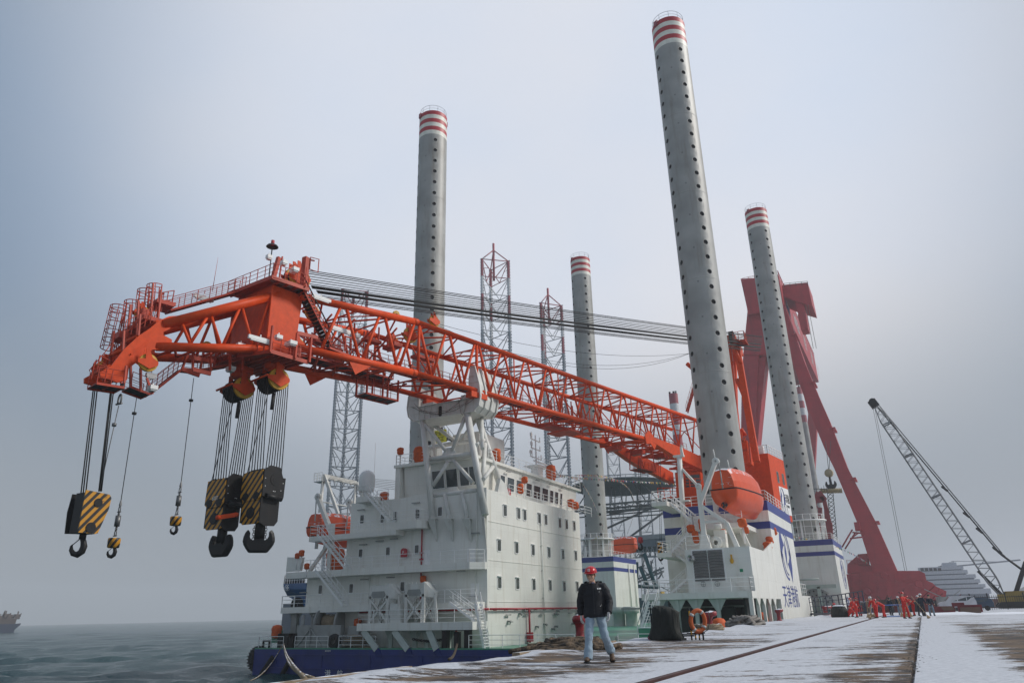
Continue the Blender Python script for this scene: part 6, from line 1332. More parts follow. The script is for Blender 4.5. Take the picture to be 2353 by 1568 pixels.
q.m = 1; q.path([(hcx + (Rr + 1.2) * math.cos(t), HCY + (Rr + 1.2) * math.sin(t), HZ + .4) for t in [i * math.pi / 12 for i in range(24)]], .12, 5, True); q.path([(hcx + (Rr + .2) * math.cos(t), HCY + (Rr + .2) * math.sin(t), HZ - .2) for t in [i * math.pi / 12 for i in range(24)]], .2, 5, True)
for i in range(48): t = i * math.pi / 24; q.tube((hcx + Rr * math.cos(t), HCY + Rr * math.sin(t), HZ - .8), (hcx + (Rr + 1.3) * math.cos(t), HCY + (Rr + 1.3) * math.sin(t), HZ + .5), .07, 4)
q.m = 0
for z in (HZ - 6,):
    for dy in (-8, 0, 8): q.tube((hcx - 15, HCY + dy, z), (hcx + 13, HCY + dy, z), .3, 5); q.tube((hcx - 15, HCY + dy, z - 1.8), (hcx + 13, HCY + dy, z - 1.8), .2, 5)
    for k in range(9): x = hcx - 14 + 3.3 * k; q.tube((x, HCY - 8, z), (x + 1.6, HCY - 8, z - 1.8), .12, 4); q.tube((x + 1.6, HCY - 8, z - 1.8), (x + 3.2, HCY - 8, z), .12, 4); q.tube((x, HCY - 8, z), (x, HCY + 8, z), .14, 4)
for k in range(8):
    x = hcx - 12 + 3.4 * k; q.tube((x, HCY - 6, HZ - 6), (x + (hcx - x) * .35, HCY - 6, HZ - .9), .18, 5); q.tube((x, HCY + 6, HZ - 6), (x + 2, HCY + 2, HZ - .9), .15, 5)
for (a, b_) in (((1535, 1168), (1395, 1270)), ((1520, 1155), (1388, 1215)), ((1500, 1160), (1400, 1180))):
    q.tube(on_y(*a, HCY), on_y(*b_, HCY), .32, 5)
q.tube((hcx - 14, HCY - 6, HZ - 7), (hcx - 16, HCY, 10), .5, 6); q.tube((hcx - 8, HCY - 6, HZ - 7), (hcx - 14, HCY, 14), .4, 6)
q.build('helideck', [mat('helideck grey', (.16, .18, .19), .6), GALV], rigB)
# lower deck, pipe rack, truss and machinery seen in the gap between leg houses
q = MB(); GY = 185
a = on_y(1455, 1238, GY); b_ = on_y(1530, 1252, GY); q.box(a.x - 6, b_.x + 4, GY, GY + 18, b_.z, a.z); q.m = 1; q.box(a.x - 6, b_.x + 4, GY - .2, GY, a.z - .2, a.z + .9); q.m = 0
random.seed(31)
for k in range(13): x = a.x - 6 + k * 1.35; q.m = 1; q.tube((x, GY, b_.z), (x + .7, GY, b_.z - 2.4), .12, 4); q.tube((x + .7, GY, b_.z - 2.4), (x + 1.35, GY, b_.z), .12, 4)
q.box(a.x - 6, b_.x + 4, GY, GY + .4, b_.z - 2.7, b_.z - 2.4); q.m = 2
c = on_y(1485, 1330, GY)
for (p0, p1) in (((1462, 1290), (1462, 1348)), ((1470, 1300), (1490, 1350)), ((1480, 1270), (1505, 1345)), ((1455, 1345), (1515, 1348))): q.tube(on_y(*p0, GY), on_y(*p1, GY), .5, 6)
q.m = 1
for i in range(16):
    y0 = 1270 + random.uniform(0, 80); x0 = 1460 + random.uniform(0, 60); q.tube(on_y(x0, y0, GY + 6), on_y(x0 + random.uniform(-30, 30), y0 + random.uniform(-25, 25), GY + 6), random.uniform(.1, .25), 5)
q.tube(on_y(1462, 1330, GY + 5), on_y(1525, 1303, GY + 5), .25, 5); q.tube(on_y(1462, 1338, GY + 5), on_y(1525, 1311, GY + 5), .25, 5)
for i in range(12): q.tube(on_y(1462 + 5 * i, 1330 - 2.1 * i, GY + 5), on_y(1466 + 5 * i, 1336 - 2.1 * i, GY + 5), .12, 4)
q.m = 3; a = on_y(1492, 1362, 190); b_ = on_y(1520, 1376, 190); q.prism([(a.x, 190, a.z - 2), (a.x + 1, 190, a.z - .3), (b_.x, 190, a.z + .4), (b_.x, 190, b_.z)], (0, 3, 0))
q.m = 2; a = on_y(1455, 1372, 188); q.box(a.x - 20, a.x + 14, 192, 210, -4, a.z); q.m = 0; a = on_y(1455, 1310, 200); q.box(a.x - 12, a.x - 6, 200, 210, -4, a.z)
q.build('deck_machinery', [mat('rig steel blue grey', (.13, .17, .21), .6), GALV, mat('teal machinery', (.02, .10, .12), .5), mat('rig yellow', (.5, .33, .06), .6)], rigB)
# little deck crane hook lines in the gap
for (px, py, pt_, lab, m_) in ((1517, 1258, (1513, 1050), 'small striped hook block hanging in the gap left of the near leg house', HAZ), (1471, 1240, (1466, 1050), 'small red overhaul ball and hook hanging beside the striped one', RED)):
    c = on_y(px, py, 78); t_ = thing('hook_block', lab, 'hook block', (c.x, c.y, c.z - 1), group='small hook blocks in the gap between leg houses')
    q = MB(); q.box(c.x - .28, c.x + .28, 77.8, 78.2, c.z - .6, c.z + .6) if m_ is HAZ else q.lathe([(0, .4), (.25, .3), (.28, -.2), (0, -.4)], c, n=12); q.build('weight', m_, t_)
    q = MB(); single_hook(q, c - UP * (1.0 if m_ is HAZ else .75), X_, .5, .1); q.build('hook', BLACK, t_)
    q = MB(); q.tube(c + UP * .5, on_y(*pt_, 78), .025, 5); q.tube(c + UP * .5 + X_ * .15, on_y(pt_[0] + 4, pt_[1], 78), .025, 5); q.build('hoist_rope', ROPE, t_)
# bunting -------------------------------------------------------------
BM = [mat('flag ' + n_, c_, .8, var=.05) for n_, c_ in (('red', (.5, .03, .04)), ('white', (.7, .7, .7)), ('navy', (.03, .05, .2)), ('yellow', (.6, .4, .05)), ('green', (.05, .25, .15)))]
random.seed(8)
def bunting(p0, pm, p1, lab, Ya, Yb):
    a, b_ = on_y(*p0, Ya), on_y(*p1, Yb); ym = (Ya + Yb) / 2; m_ = on_y(*pm, ym); q = MB(); n_ = int((b_ - a).length / .38); ctl = m_ * 2 - (a + b_) / 2; prev = a
    for i in range(1, n_ + 1):
        t = i / n_; p = a * (1 - t) ** 2 + ctl * 2 * t * (1 - t) + b_ * t * t; q.m = 1; q.tube(prev, p, .012, 3, cap=False)
        q.m = random.randrange(5); d = (p - prev).normalized(); dz = Vector((random.uniform(-.15, .15), random.uniform(-.2, .2), -.34)); q.add([prev, p - d * .08, (prev + p) / 2 + dz], [(0, 1, 2)]); q.add([prev + Y_ * .006, p - d * .08 + Y_ * .006, (prev + p) / 2 + dz + Y_ * .006], [(2, 1, 0)]); prev = p
    tag(q.build('bunting', BM), lab, 'bunting', 'strings of coloured flags')
bunting((1280, 1086), (1360, 1098), (1600, 1112), 'upper string of small flags running from the wheelhouse roof past the leg', 72, 120)
bunting((1310, 1094), (1350, 1128), (1385, 1205), 'curved string of small flags sagging down to the caged leg foot', 74, 130)
bunting((1384, 1205), (1378, 1225), (1362, 1238), 'short tail of flags draped over the leg cage rail', 132, 135)
bunting((1320, 1090), (1450, 1130), (1440, 1225), 'faint string of flags hanging beyond the leg near the helideck', 90, 180)
bunting((1755, 1222), (1900, 1248), (1995, 1294), 'string of small flags across the caged foot of the right leg', 139, 150)
# ================================================================ RED GANTRY CRANE
GYn = 262
gan = thing('gantry_crane', 'enormous dark red shipyard gantry crane standing over the far end of the quay', 'gantry crane', (-15, 300, 0))
def G(px, py, y=GYn): return on_y(px, py, y)
q = MB()
# inner leg (seen beside the near vessel leg): head, waist and two splayed shafts
def slab(pts, y0, th, m=0): q.m = m; q.prism([G(*p_, y0) for p_ in pts], (0, th, 0))
slab([(1701, 640), (1788, 636), (1800, 850), (1758, 815), (1707, 814), (1717, 713)], GYn, 9)
slab([(1707, 812), (1745, 812), (1742, 824), (1726, 1180), (1700, 1180), (1703, 913)], GYn + .5, 7); slab([(1742, 824), (1760, 812), (1741, 1006), (1728, 1180), (1722, 1100)], GYn + 1.5, 7)
q.build('rigid_leg', GANTRY, gan)
q = MB(); slab([(1790, 690), (1803, 702), (1849, 834), (1885, 920), (1905, 965), (1946, 1072), (2010, 1195), (2062, 1312), (2005, 1312), (1969, 1200), (1916, 1075), (1897, 1037), (1853, 930), (1825, 845), (1796, 760)], GYn - 4, 7)
sh = q.build('outer_leg', GANTRY, gan)
q = MB()
for (px, py) in ((1810, 770), (1852, 880), (1898, 985), (1945, 1100), (1998, 1200)): c = G(px + 12, py, GYn - 4.5); q = MB(); q.box(c.x - .5, c.x + 1.2, GYn - 5, GYn + 3, c.z, c.z + .5); q.build('access_bracket', GANTRY, sh)
q = MB()
q.tube(G(1934, 1256, GYn - 5), G(1958, 1215, GYn - 5), .25, 5); q.tube(G(1941, 1260, GYn - 5), G(1965, 1222, GYn - 5), .25, 5); q.box(G(1966, 1210).x, G(1978, 1210).x, GYn - 7, GYn - 4, G(1970, 1222).z, G(1970, 1203).z)
q.tube(G(1958, 1222, GYn - 5), G(1982, 1224, GYn - 5), .25, 5); q.tube(G(1952, 1236, GYn - 5), G(1986, 1232, GYn - 5), .25, 5); q.tube(G(1972, 1223, GYn - 5), G(1954, 1236, GYn - 5), .2, 5)
q.build('leg_gallery', GANTRY, sh)
# girder running away along the quay with underside trolley
zT, zB = 116.5, 103; gx0, gx1 = -37.4, -24.6
q = MB(); q.box(gx0, gx1, GYn - 3, GYn + 103, zB, zT); gd = q.build('girder', GANTRY, gan)
q = MB(); rail(q, [(gx1, GYn - 3, zT), (gx1, GYn + 103, zT)], 1.5, .08, 4); rail(q, [(gx0, GYn - 3, zT), (gx1, GYn - 3, zT)], 1.5, .08, 2); q.build('railing', GANTRY, gd)
q = MB(); c = G(1842, 690, GYn - 2)
slab([(1796, 655), (1855, 649), (1866, 702), (1824, 690), (1800, 680)], GYn + 4, 14); slab([(1825, 688), (1846, 700), (1853, 752), (1838, 740)], GYn + 5, 3); q.m = 1; slab([(1832, 722), (1850, 715), (1856, 755), (1840, 757)], GYn - 2, 6); q.m = 0; q.build('trolley', [GANTRY, DARK], gd)
q = MB(); rail(q, [G(1802, 660, GYn - 3), G(1856, 655, GYn - 3)], 1.6, .08, 2); 
q.tube(G(1850, 700, GYn), G(1868, 800, GYn), .08, 4); q.tube(G(1856, 700, GYn), G(1875, 800, GYn), .08, 4)
q.build('hoist_rope', ROPE, gd)
q = MB(); em = Vector((gx1 + .05, GYn + 12, (zT + zB) / 2)); q.add([em + Y_ * a + UP * b_ for a, b_ in ((-5, -3.4), (5, -3.4), (5, 3.4), (-5, 3.4))], [(0, 1, 2, 3)]); q.build('emblem_panel', mat('emblem blue', (.06, .10, .22), .6), gd)
q = MB(); q.add([em + X_ * .05 + Y_ * a + UP * b_ for a, b_ in ((-3.5, -1), (-2.6, 1.6), (-1.2, -.2), (.2, 1.6), (1.6, -.2), (3.5, 1.6), (3.5, .4), (1.6, -1.4), (.2, .4), (-1.2, -1.4))], [tuple(range(10))]); put_text(q, '重工', 5.0, (gx1 + .08, GYn + 38, em.z), Y_, UP, .02, sx=2.2); put_text(q, '青岛', 5.0, (gx1 + .08, GYn + 66, em.z), Y_, UP, .02, sx=2.2) if False else None
for k in range(4): put_text(q, '船舶重工'[k], 6.0, (gx1 + .08, GYn + 38 + 24 * k, em.z), Y_, UP, .02, sx=1.6, sy=1.2)
q.build('lettering', mat('faded white letters', (.55, .5, .5), .6), gd)
# far supporting leg of the girder
q = MB(); c = G(1852, 950, GYn + 130); q.beam(G(1868, 950, GYn + 95), G(1853, 1260, GYn + 95), 4, 4, (1, 0, 0)); q.beam((-30, GYn + 95, zB), G(1868, 950, GYn + 95), 5, 4, (1, 0, 0)); q.build('far_leg', GANTRY, gan)
# sill beams and bogie sets
q = MB()
slab([(1944, 1318), (2010, 1310), (2112, 1310), (2124, 1316), (2128, 1332), (2142, 1338), (2150, 1346), (2174, 1357), (2172, 1374), (2125, 1380), (1946, 1380)], GYn - 5, 9)
for zz_ in (1332, 1350): q.beam(G(1950, zz_, GYn - 5.1), G(2120, zz_ + 2, GYn - 5.1), .3, .35)
for k in range(9): q.beam(G(1955 + 20 * k, 1314, GYn - 5.1), G(1957 + 20 * k, 1372, GYn - 5.1), .25, .3, (0, 1, 0))
slab([(1946, 1296), (1972, 1272), (1972, 1296), (1998, 1296), (2010, 1312), (1946, 1316)], GYn - 2, 5)
slab([(1970, 1272), (1994, 1270), (1996, 1298), (1972, 1298)], GYn - 2, 4)
slab([(1880, 1340), (1950, 1330), (1950, 1372), (1880, 1376)], GYn - 4, 8)
q.m = 1; slab([(1984, 1340), (2012, 1344), (2010, 1359), (2000, 1352)], GYn - 5.3, .3); slab([(2050, 1349), (2082, 1340), (2104, 1333), (2096, 1341), (2072, 1349)], GYn - 5.3, .3); slab([(2006, 1313), (2026, 1312), (2026, 1314), (2006, 1315.5)], GYn - 5.3, .3); slab([(2030, 1361), (2062, 1368), (2050, 1376), (2036, 1372)], GYn - 5.3, .3); slab([(2112, 1358), (2130, 1352), (2130, 1354), (2114, 1360)], GYn - 5.3, .3); q.m = 0
for (px, py) in ((2030, 1320), (2110, 1340), (2160, 1362), (1992, 1358)): c = G(px, py, GYn - 5.2); q.lathe([(0, .12), (.9, .12), (1.1, 0)], c, (0, -1, 0), 16, False)
for i in range(12): c = G(1990 + i * 15, 1372, GYn - 3); q.lathe([(0, -.4), (.5, -.4), (.5, .4), (0, .4)], (c.x, GYn - 3, .6), (0, 1, 0), 12)
si = q.build('sill_beam', [GANTRY, SNOWM], gan)
q = MB(); rail(q, [G(1946, 1296, GYn - 2.5), G(2005, 1296, GYn - 2.5)], 1.4, .06, 2); q.box(G(1955, 1290).x, G(1962, 1290).x, GYn - 2.4, GYn - 1, G(1950, 1296).z, G(1950, 1288).z); q.build('railing', GANTRY, si)
# hook of another crane hanging in front of the gantry leg, with its load beam
q = MB(); HYq = 190; c = on_y(1904, 1086, HYq); t_ = thing('hook_block', 'buff sheave block with double hook holding a yellow lifting beam above the caged leg', 'hook block', (c.x, c.y, c.z - 3))
q.lathe([(0, -.3), (1.0, -.3), (1.0, .3), (0, .3)], c, (.4, 1, 0), 16); q.build('sheave_block', mat('buff paint', (.42, .33, .2), .6), t_)
q = MB(); q.tube(c - UP * .8, c - UP * 2.6, .25, 8); ramshorn(q, c - UP * 3.0, X_, 1.3, .25); q.build('hook', BLACK, t_)
q = MB(); q.tube(c, on_y(1896, 1012, HYq), .06, 4); q.tube(c, on_y(1908, 1012, HYq), .06, 4); q.tube(c - UP * 3.4, on_y(1900, 1124, HYq), .05, 4); q.tube(c - UP * 3.4, on_y(1911, 1124, HYq), .05, 4); q.build('sling', ROPE, t_)
q = MB(); a, b_ = on_y(1885, 1127, HYq), on_y(1933, 1126, HYq); q.tube(a, b_, .5, 8)
for i in range(14): p = a.lerp(b_, i / 13); q.lathe([(.5, -.1), (.62, -.1), (.62, .1), (.5, .1)], p, (1, 0, 0), 8)
tag(q.build('lifting_beam', mat('yellow beam', (.36, .28, .14), .6)), 'ribbed yellow lifting beam slung under the buff hook block', 'lifting beam')
# derrick crane (dark red) beyond the right leg
dk = thing('deck_crane', 'dark red lattice deck crane on the ship behind the right leg', 'crane', tuple(on_y(1905, 1290, 185)))
q = MB(); DY = 185
for (a, b_, w_) in (((1868, 1165), (1880, 1130), 1.0), ((1880, 1130), (1895, 1148), 1.2), ((1872, 1160), (1866, 1200), 1.2), ((1893, 1148), (1905, 1200), .9), ((1905, 1200), (1912, 1290), 1.2), ((1884, 1165), (1880, 1240), .8), ((1880, 1240), (1896, 1290), .7), ((1896, 1165), (1900, 1240), .6), ((1866, 1150), (1893, 1146), 1.2)): q.beam(on_y(*a, DY), on_y(*b_, DY), w_, w_, (0, 1, 0))
c = on_y(1898, 1285, DY); q.lathe([(0, 0), (2.3, .3), (2.6, 1.4), (2.2, 2.6), (0, 2.8)], (c.x, DY, c.z - 2), n=16); q.tube((c.x, DY, c.z - 2), (c.x, DY, 0), 1.8, 12)
q.build('jib', mat('deck crane red', (.27, .025, .03), .5), dk)
q = MB()
for k in range(18): z0 = on_y(1910, 1130 + k * 9, DY).z; z1 = on_y(1910, 1139 + k * 9, DY).z; xa = on_y(1900 + k * .8, 1130 + k * 9, DY).x; q.beam((xa, DY, z0), (xa + 1.2, DY, z1), .12, .12); q.beam((xa + 1.2, DY, z0), (xa, DY, z1), .12, .12); q.beam((xa, DY, z0), (xa, DY, z1), .15, .15); q.beam((xa + 1.2, DY, z0), (xa + 1.2, DY, z1), .15, .15)
for k in range(6): a = on_y(1870 + 6 * k, 1128, DY); q.tube(a, a + UP * random.uniform(.8, 2.2), .05, 4); q.tube(a + UP * .6 - X_ * .6, a + UP * .6 + X_ * .6, .05, 4)
q.build('ladder_mast', DARK, dk)
# red-white chimney stack behind the boom root
def stack(px, py, pyb, Y, r_, lab):
    c = on_y(px, py, Y); q = MB(); z = c.z
    for k in range(5): q.m = k % 2; q.lathe([(r_, z - 3.2 * (k + 1)), (r_, z - 3.2 * k)], (c.x, Y, 0), n=20)
    q.m = 2; q.lathe([(r_, -4), (r_, z - 16)], (c.x, Y, 0), n=20); q.m = 0; q.lathe([(0, z - .1), (r_, z)], (c.x, Y, 0), n=20)
    for k in range(5): q.m = 3; t = k * 1.3; q.box(c.x + math.cos(t) * r_ * .8 - .2, c.x + math.cos(t) * r_ * .8 + .2, Y - r_ * .6, Y - r_ * .4, z, z + .7)
    tag(q.build('chimney', [GALVR, GALVW, STEEL, DARK]), lab, 'chimney')
stack(1546, 905, 1100, 210, 1.35, 'slender red and white banded stack seen between boom root and near leg')
stack(1833, 890, 1160, 330, 1.5, 'grey round stack with pale bands just behind the right leg')
# ================================================================ CRAWLER CRANE
cw = thing('crawler_crane', 'black lattice-boom crawler crane at the right edge beyond the fence', 'crane', tuple(on_y(2310, 1382, 165)))
CYc = 165
def K(px, py, y=CYc): return on_y(px, py, y)
q = MB(); base, tip = K(2308, 1376), K(2012, 934)
d = (tip - base); Lc = d.length; d.normalize(); n1 = Vector((d.z, 0, -d.x)).normalized(); n2 = Y_
nb_ = 52; hw = .9
def chord(t, i, j):
    f = min(1, t * 9 + .25, (1 - t) * 9 + .3); return base + d * Lc * t + n1 * hw * i * f + n2 * hw * j * f
for i in (-1, 1):
    for j in (-1, 1):
        for k in range(nb_): q.tube(chord(k / nb_, i, j), chord((k + 1) / nb_, i, j), .085, 4, cap=False)
for k in range(nb_):
    s = 1 if k % 2 else -1
    for j in (-1, 1): q.tube(chord(k / nb_, s, j), chord((k + 1) / nb_, -s, j), .04, 4, cap=False); q.tube(chord(k / nb_, j, s), chord((k + 1) / nb_, j, -s), .04, 4, cap=False)
for t in (.27, .5, .72, .9):
    for j in (-1, 1): q.tube(chord(t, -1, j), chord(t, 1, j), .14, 4); q.tube(chord(t, j, -1), chord(t, j, 1), .14, 4)
bm_ = q.build('boom', mat('crane lattice dark', (.20, .21, .22), .5), cw)
q = MB(); q.beam(K(2012, 934), K(2001, 920), 1.6, 1.2, (0, 1, 0)); q.lathe([(0, -.3), (.7, -.3), (.7, .3), (0, .3)], K(2004, 922), (0, 1, 0), 12); q.build('boom_head', BLACK, cw)
q = MB(); q.beam(K(2328, 1376), K(2356, 1290), .7, .8, (0, 1, 0)); q.beam(K(2314, 1378), K(2246, 1310), .5, .5, (0, 1, 0)); q.beam(K(2352, 1300), K(2390, 1372), .5, .5, (0, 1, 0)); q.build('gantry_mast', BLACK, cw)
q = MB()
for a, b_, r_ in (((2016, 936), (2300, 1275), .09), ((2020, 932), (2302, 1270), .09), ((2300, 1273), (2348, 1308), .2), ((2180, 1130), (2300, 1272), .04), ((2030, 950), (2180, 1130), .03)): q.tube(K(*a), K(*b_), r_, 4)
for a in ((2170, 1122), (2220, 1182), (2250, 1218), (2288, 1262), (2300, 1272)): q.lathe([(0, -.8), (.22, -.6), (.22, .6), (0, .8)], K(*a), (1, 0, -1.15), 6)
for a, b_ in (((2003, 925), (2078, 1310)), ((2007, 925), (2083, 1310))): q.tube(K(*a), K(*b_), .035, 4)
q.build('pendant_rope', ROPE, cw)
q = MB(); c = K(2346, 1380); q.box(c.x - 2.2, c.x + 6, CYc - 2, CYc + 3, .9, 2.9); q.box(c.x - 3.6, c.x - 1.2, CYc - 3, CYc - 1.2, 1.0, 2.4); q.build('machinery_deck', mat('crane yellow', (.26, .18, .02), .6), cw)
for dy in (-3.2, 2.2):
    q = MB(); q.prism([(c.x - 4, CYc + dy, .5), (c.x - 3.4, CYc + dy, 0), (c.x + 6.4, CYc + dy, 0), (c.x + 7, CYc + dy, .5), (c.x + 6.4, CYc + dy, 1.1), (c.x - 3.4, CYc + dy, 1.1)], (0, 1.2, 0)); q.build('crawler_track', BLACK, cw)
# ================================================================ FAR BUILDING, TOWER CRANE, FENCE, LOW WALL
bd = thing('office_building', 'hazy white stepped office building with window bands, behind the fence', 'building', tuple(on_y(2200, 1385, 420)))
q = MB(); g = MB(); BY = 420
lv = [(2108, 2215, 1303, 1312), (2112, 2225, 1312, 1322), (2118, 2244, 1322, 1333), (2126, 2254, 1333, 1344), (2134, 2266, 1344, 1354), (2140, 2280, 1354, 1372)]
for x0, x1, y0, y1 in lv:
    a, b_ = K(x0, y0, BY), K(x1, y1, BY); hh = a.z - b_.z; q.box(a.x, b_.x, BY, BY + 40, b_.z + hh * .45, a.z); g.box(a.x + 1, b_.x - 1, BY + 1, BY + 39, b_.z, b_.z + hh * .45)
a = K(2165, 1296, BY); b_ = K(2200, 1303, BY); q.box(a.x, b_.x, BY + 4, BY + 20, b_.z - 1, a.z + 1)
q.build('wall', mat('building white', (.46, .49, .53), .6), bd); g.build('window', mat('window band', (.13, .17, .22), .3), bd)
q = MB(); a = K(2150, 1305, 420)
for k in range(5): c = K(2118 + k * 10, 1307, BY); q.box(c.x - .7, c.x + .7, BY - .1, BY, c.z - .7, c.z + .7)
q.build('window', DARK, bd)
tw = thing('tower_crane', 'faint hazy tower crane over the white stepped building', 'crane', tuple(on_y(2190, 1385, 520)))
q = MB(); t0 = K(2188, 1288, 520); b0_ = K(2190, 1384, 520); q.beam(b0_, t0, 2.6, 2.6, (0, 1, 0)) if False else None
for sx in (-1.2, 1.2):
    for sy in (-1.2, 1.2): q.beam((t0.x + sx, 520 + sy, 0), (t0.x + sx * .3, 520 + sy, t0.z), .3, .3)
zj = K(2188, 1300, 520).z
for k in range(14): z = zj * k / 14; q.beam((t0.x - 1.2, 519, z), (t0.x + 1.2, 519, z + zj / 14), .2, .2); q.beam((t0.x + 1.2, 519, z), (t0.x - 1.2, 519, z + zj / 14), .2, .2)
ja, jb = K(2155, 1301, 520), K(2345, 1290, 520); q.beam(ja, (t0.x, 520, zj), .8, .8); q.beam((t0.x, 520, zj), (jb.x, 520, zj + 2.0), .8, .8); q.tube(t0, (jb.x * .7 + t0.x * .3, 520, zj + 1.5), .15, 4); q.tube(t0, ja, .15, 4); q.box(ja.x - 1, ja.x + 3, 519, 521, ja.z - 2.5, ja.z)
q.build('mast_and_jib', mat('haze grey steel', (.2, .22, .25), .6), tw)
q = MB(); random.seed(4); FY = 142
for i in range(120): x = 6.8 + i * .3; q.box(x - .028, x + .028, FY - .02, FY + .02, 0, 2.1)
for z in (.3, 1.8): q.box(6.8, 43, FY - .04, FY + .04, z, z + .09)
for i in range(16): x = 6.8 + i * 2.4; q.box(x - .08, x + .08, FY - .08, FY + .08, 0, 2.45)
tag(q.build('fence', BLACK), 'black steel railing fence crossing behind the snowy yard on the right', 'fence')
q = MB(); q.box(-10.4, 90, 186, 189, 0, 1.75); q.m = 1; q.box(4, 90, 185.9, 189.1, 1.75, 1.85); tag(q.build('low_wall', [mat('terracotta', (.20, .10, .075), .8, var=.3), SNOWM]), 'low reddish wall topped with snow behind the black fence', 'wall')
q = MB(); random.seed(41)
for i in range(70):
    x = random.uniform(-9.5, 6); y = random.uniform(120, 160); h = random.uniform(.4, 2.0); q.m = random.randrange(4); q.obox((x, y, h / 2), ((1, .2, 0), (-.2, 1, 0), (0, 0, 1)), (random.uniform(.2, 1.1), random.uniform(.3, .8), h / 2))
    if random.random() < .4: q.beam((x, y, h), (x + random.uniform(-2, 2), y, h + random.uniform(.2, 1.6)), .12, .12)
o = q.build('yard_clutter', [DARK, mat('clutter brown', (.12, .08, .06), .8), GREY, mat('clutter maroon', (.16, .03, .03), .7)]); o['kind'] = 'stuff'
# distant ship on the left ------------------------------------------------
sp = on_z(20, 1452, -4.0); sx_, sy_ = sp.x, sp.y
vs_ = thing('cargo_ship', 'dark blue working ship far out on the sea at the left edge', 'ship', (sx_, sy_, -4))
e = Vector((1, -.0, 0)); d_ = Vector((sy_, -sx_, 0)).normalized()      # across the view
def Wp(u, z, dep=0): return Vector((sx_, sy_, -4)) + d_ * u + Vector((sx_, sy_, 0)).normalized() * dep + UP * z * .7
q = MB(); mp_ = sp.length / FPX * 1.0
u_ = lambda px: (px - 20) * mp_ * .36
q.prism([Wp(u_(-90), 0), Wp(u_(41 - 1), 0), Wp(u_(42), 2.6), Wp(u_(62), 6.5), Wp(u_(63), 8), Wp(u_(42), 7.6), Wp(u_(-90), 7.6)], Wp(0, 0, 12) - Wp(0, 0, 0)); q.build('hull', mat('far hull blue', (.02, .03, .07), .6), vs_)
q = MB(); q.prism([Wp(u_(-90), 7.6, 2), Wp(u_(40), 7.6, 2), Wp(u_(42), 11.8, 2), Wp(u_(-90), 11.8, 2)], Wp(0, 0, 8) - Wp(0, 0, 0)); random.seed(2)
for k in range(22): u = u_(random.uniform(-60, 50)); q.beam(Wp(u, 11.5, 4), Wp(u + random.uniform(-1, 1), 11.5 + random.uniform(2, 8), 4), .5, .5)
for k in range(8): u = u_(random.uniform(-60, 45)); q.obox(Wp(u, 13 + random.uniform(0, 2.5), 5), ((1, 0, 0), (0, 1, 0), (0, 0, 1)), (1.5, 1.5, .8))
q.prism([Wp(u_(-90), 11.8, 2), Wp(u_(54), 11.8, 2), Wp(u_(54), 12.4, 2), Wp(u_(-90), 12.4, 2)], Wp(0, 0, 8) - Wp(0, 0, 0)); q.build('superstructure', mat('far deck gear', (.10, .07, .06), .7), vs_)
# blue workboat moored beyond the port quarter
wb = on_y(676, 1355, 66); bl = thing('workboat', 'blue workboat bow with white emblem rising behind the port quarter', 'boat', (wb.x, wb.y, -4))
q = MB()
def Q(px, py, y=66): return on_y(px, py, y)
q.m = 0; rows = [[Q(651, 1340, 64), Q(652, 1352, 64), Q(660, 1368, 66), Q(688, 1376, 70)], [Q(703, 1338, 61), Q(703, 1352, 61), Q(702, 1368, 62), Q(702, 1392, 62)], [Q(720, 1337, 61), Q(720, 1352, 61), Q(720, 1368, 62), Q(720, 1396, 62)]]
q.grid(rows, smooth=False); q.add([p + Vector((0, 12, 0)) for p in sum(rows, [])], [(0, 4, 5, 1), (4, 8, 9, 5)])
q.prism([Q(651, 1340, 64), Q(703, 1338, 61), Q(720, 1337, 61), Q(720, 1337, 75), Q(655, 1340, 75)], (0, 0, -.15)); q.m = 1
q.prism([Q(660, 1368, 65.9), Q(703, 1366, 61.8), Q(703, 1392, 61.8), Q(688, 1377, 65)], (0, .3, 0)); q.build('hull', [mat('workboat blue', (.02, .10, .26), .5), mat('boot red', (.25, .05, .05), .6)], bl)
q = MB(); c = Q(660, 1349, 63.2); q.lathe([(.28, 0), (.34, 0), (.34, .02), (.28, .02)], c, (.3, -1, 0), 14); q.obox(c, ((1, .2, 0), (0, 1, 0), (0, 0, 1)), (.2, .02, .07)); q.obox(c, ((1, .2, 0), (0, 1, 0), (0, 0, 1)), (.07, .02, .2)); q.build('emblem', RAILW, bl)
q = MB(); rail(q, [Q(654, 1340, 64), Q(700, 1338, 61.2)], 1.0, .03, .8); q.m = 1
for px in (660, 672, 682, 692): c = Q(px, 1335, 66); q.lathe([(0, .9), (.35, .7), (.4, 0), (.4, -.6)], c, n=8)
q.build('railing', [RAILW, DARK], bl)
q = MB(); c = Q(683, 1388, 62.5); q.lathe([(.3, -.25), (.75, -.25), (.8, 0), (.75, .25), (.3, .25)], c, (0, 1, 0), 18); q.build('tyre_fender', RUBBER, bl)
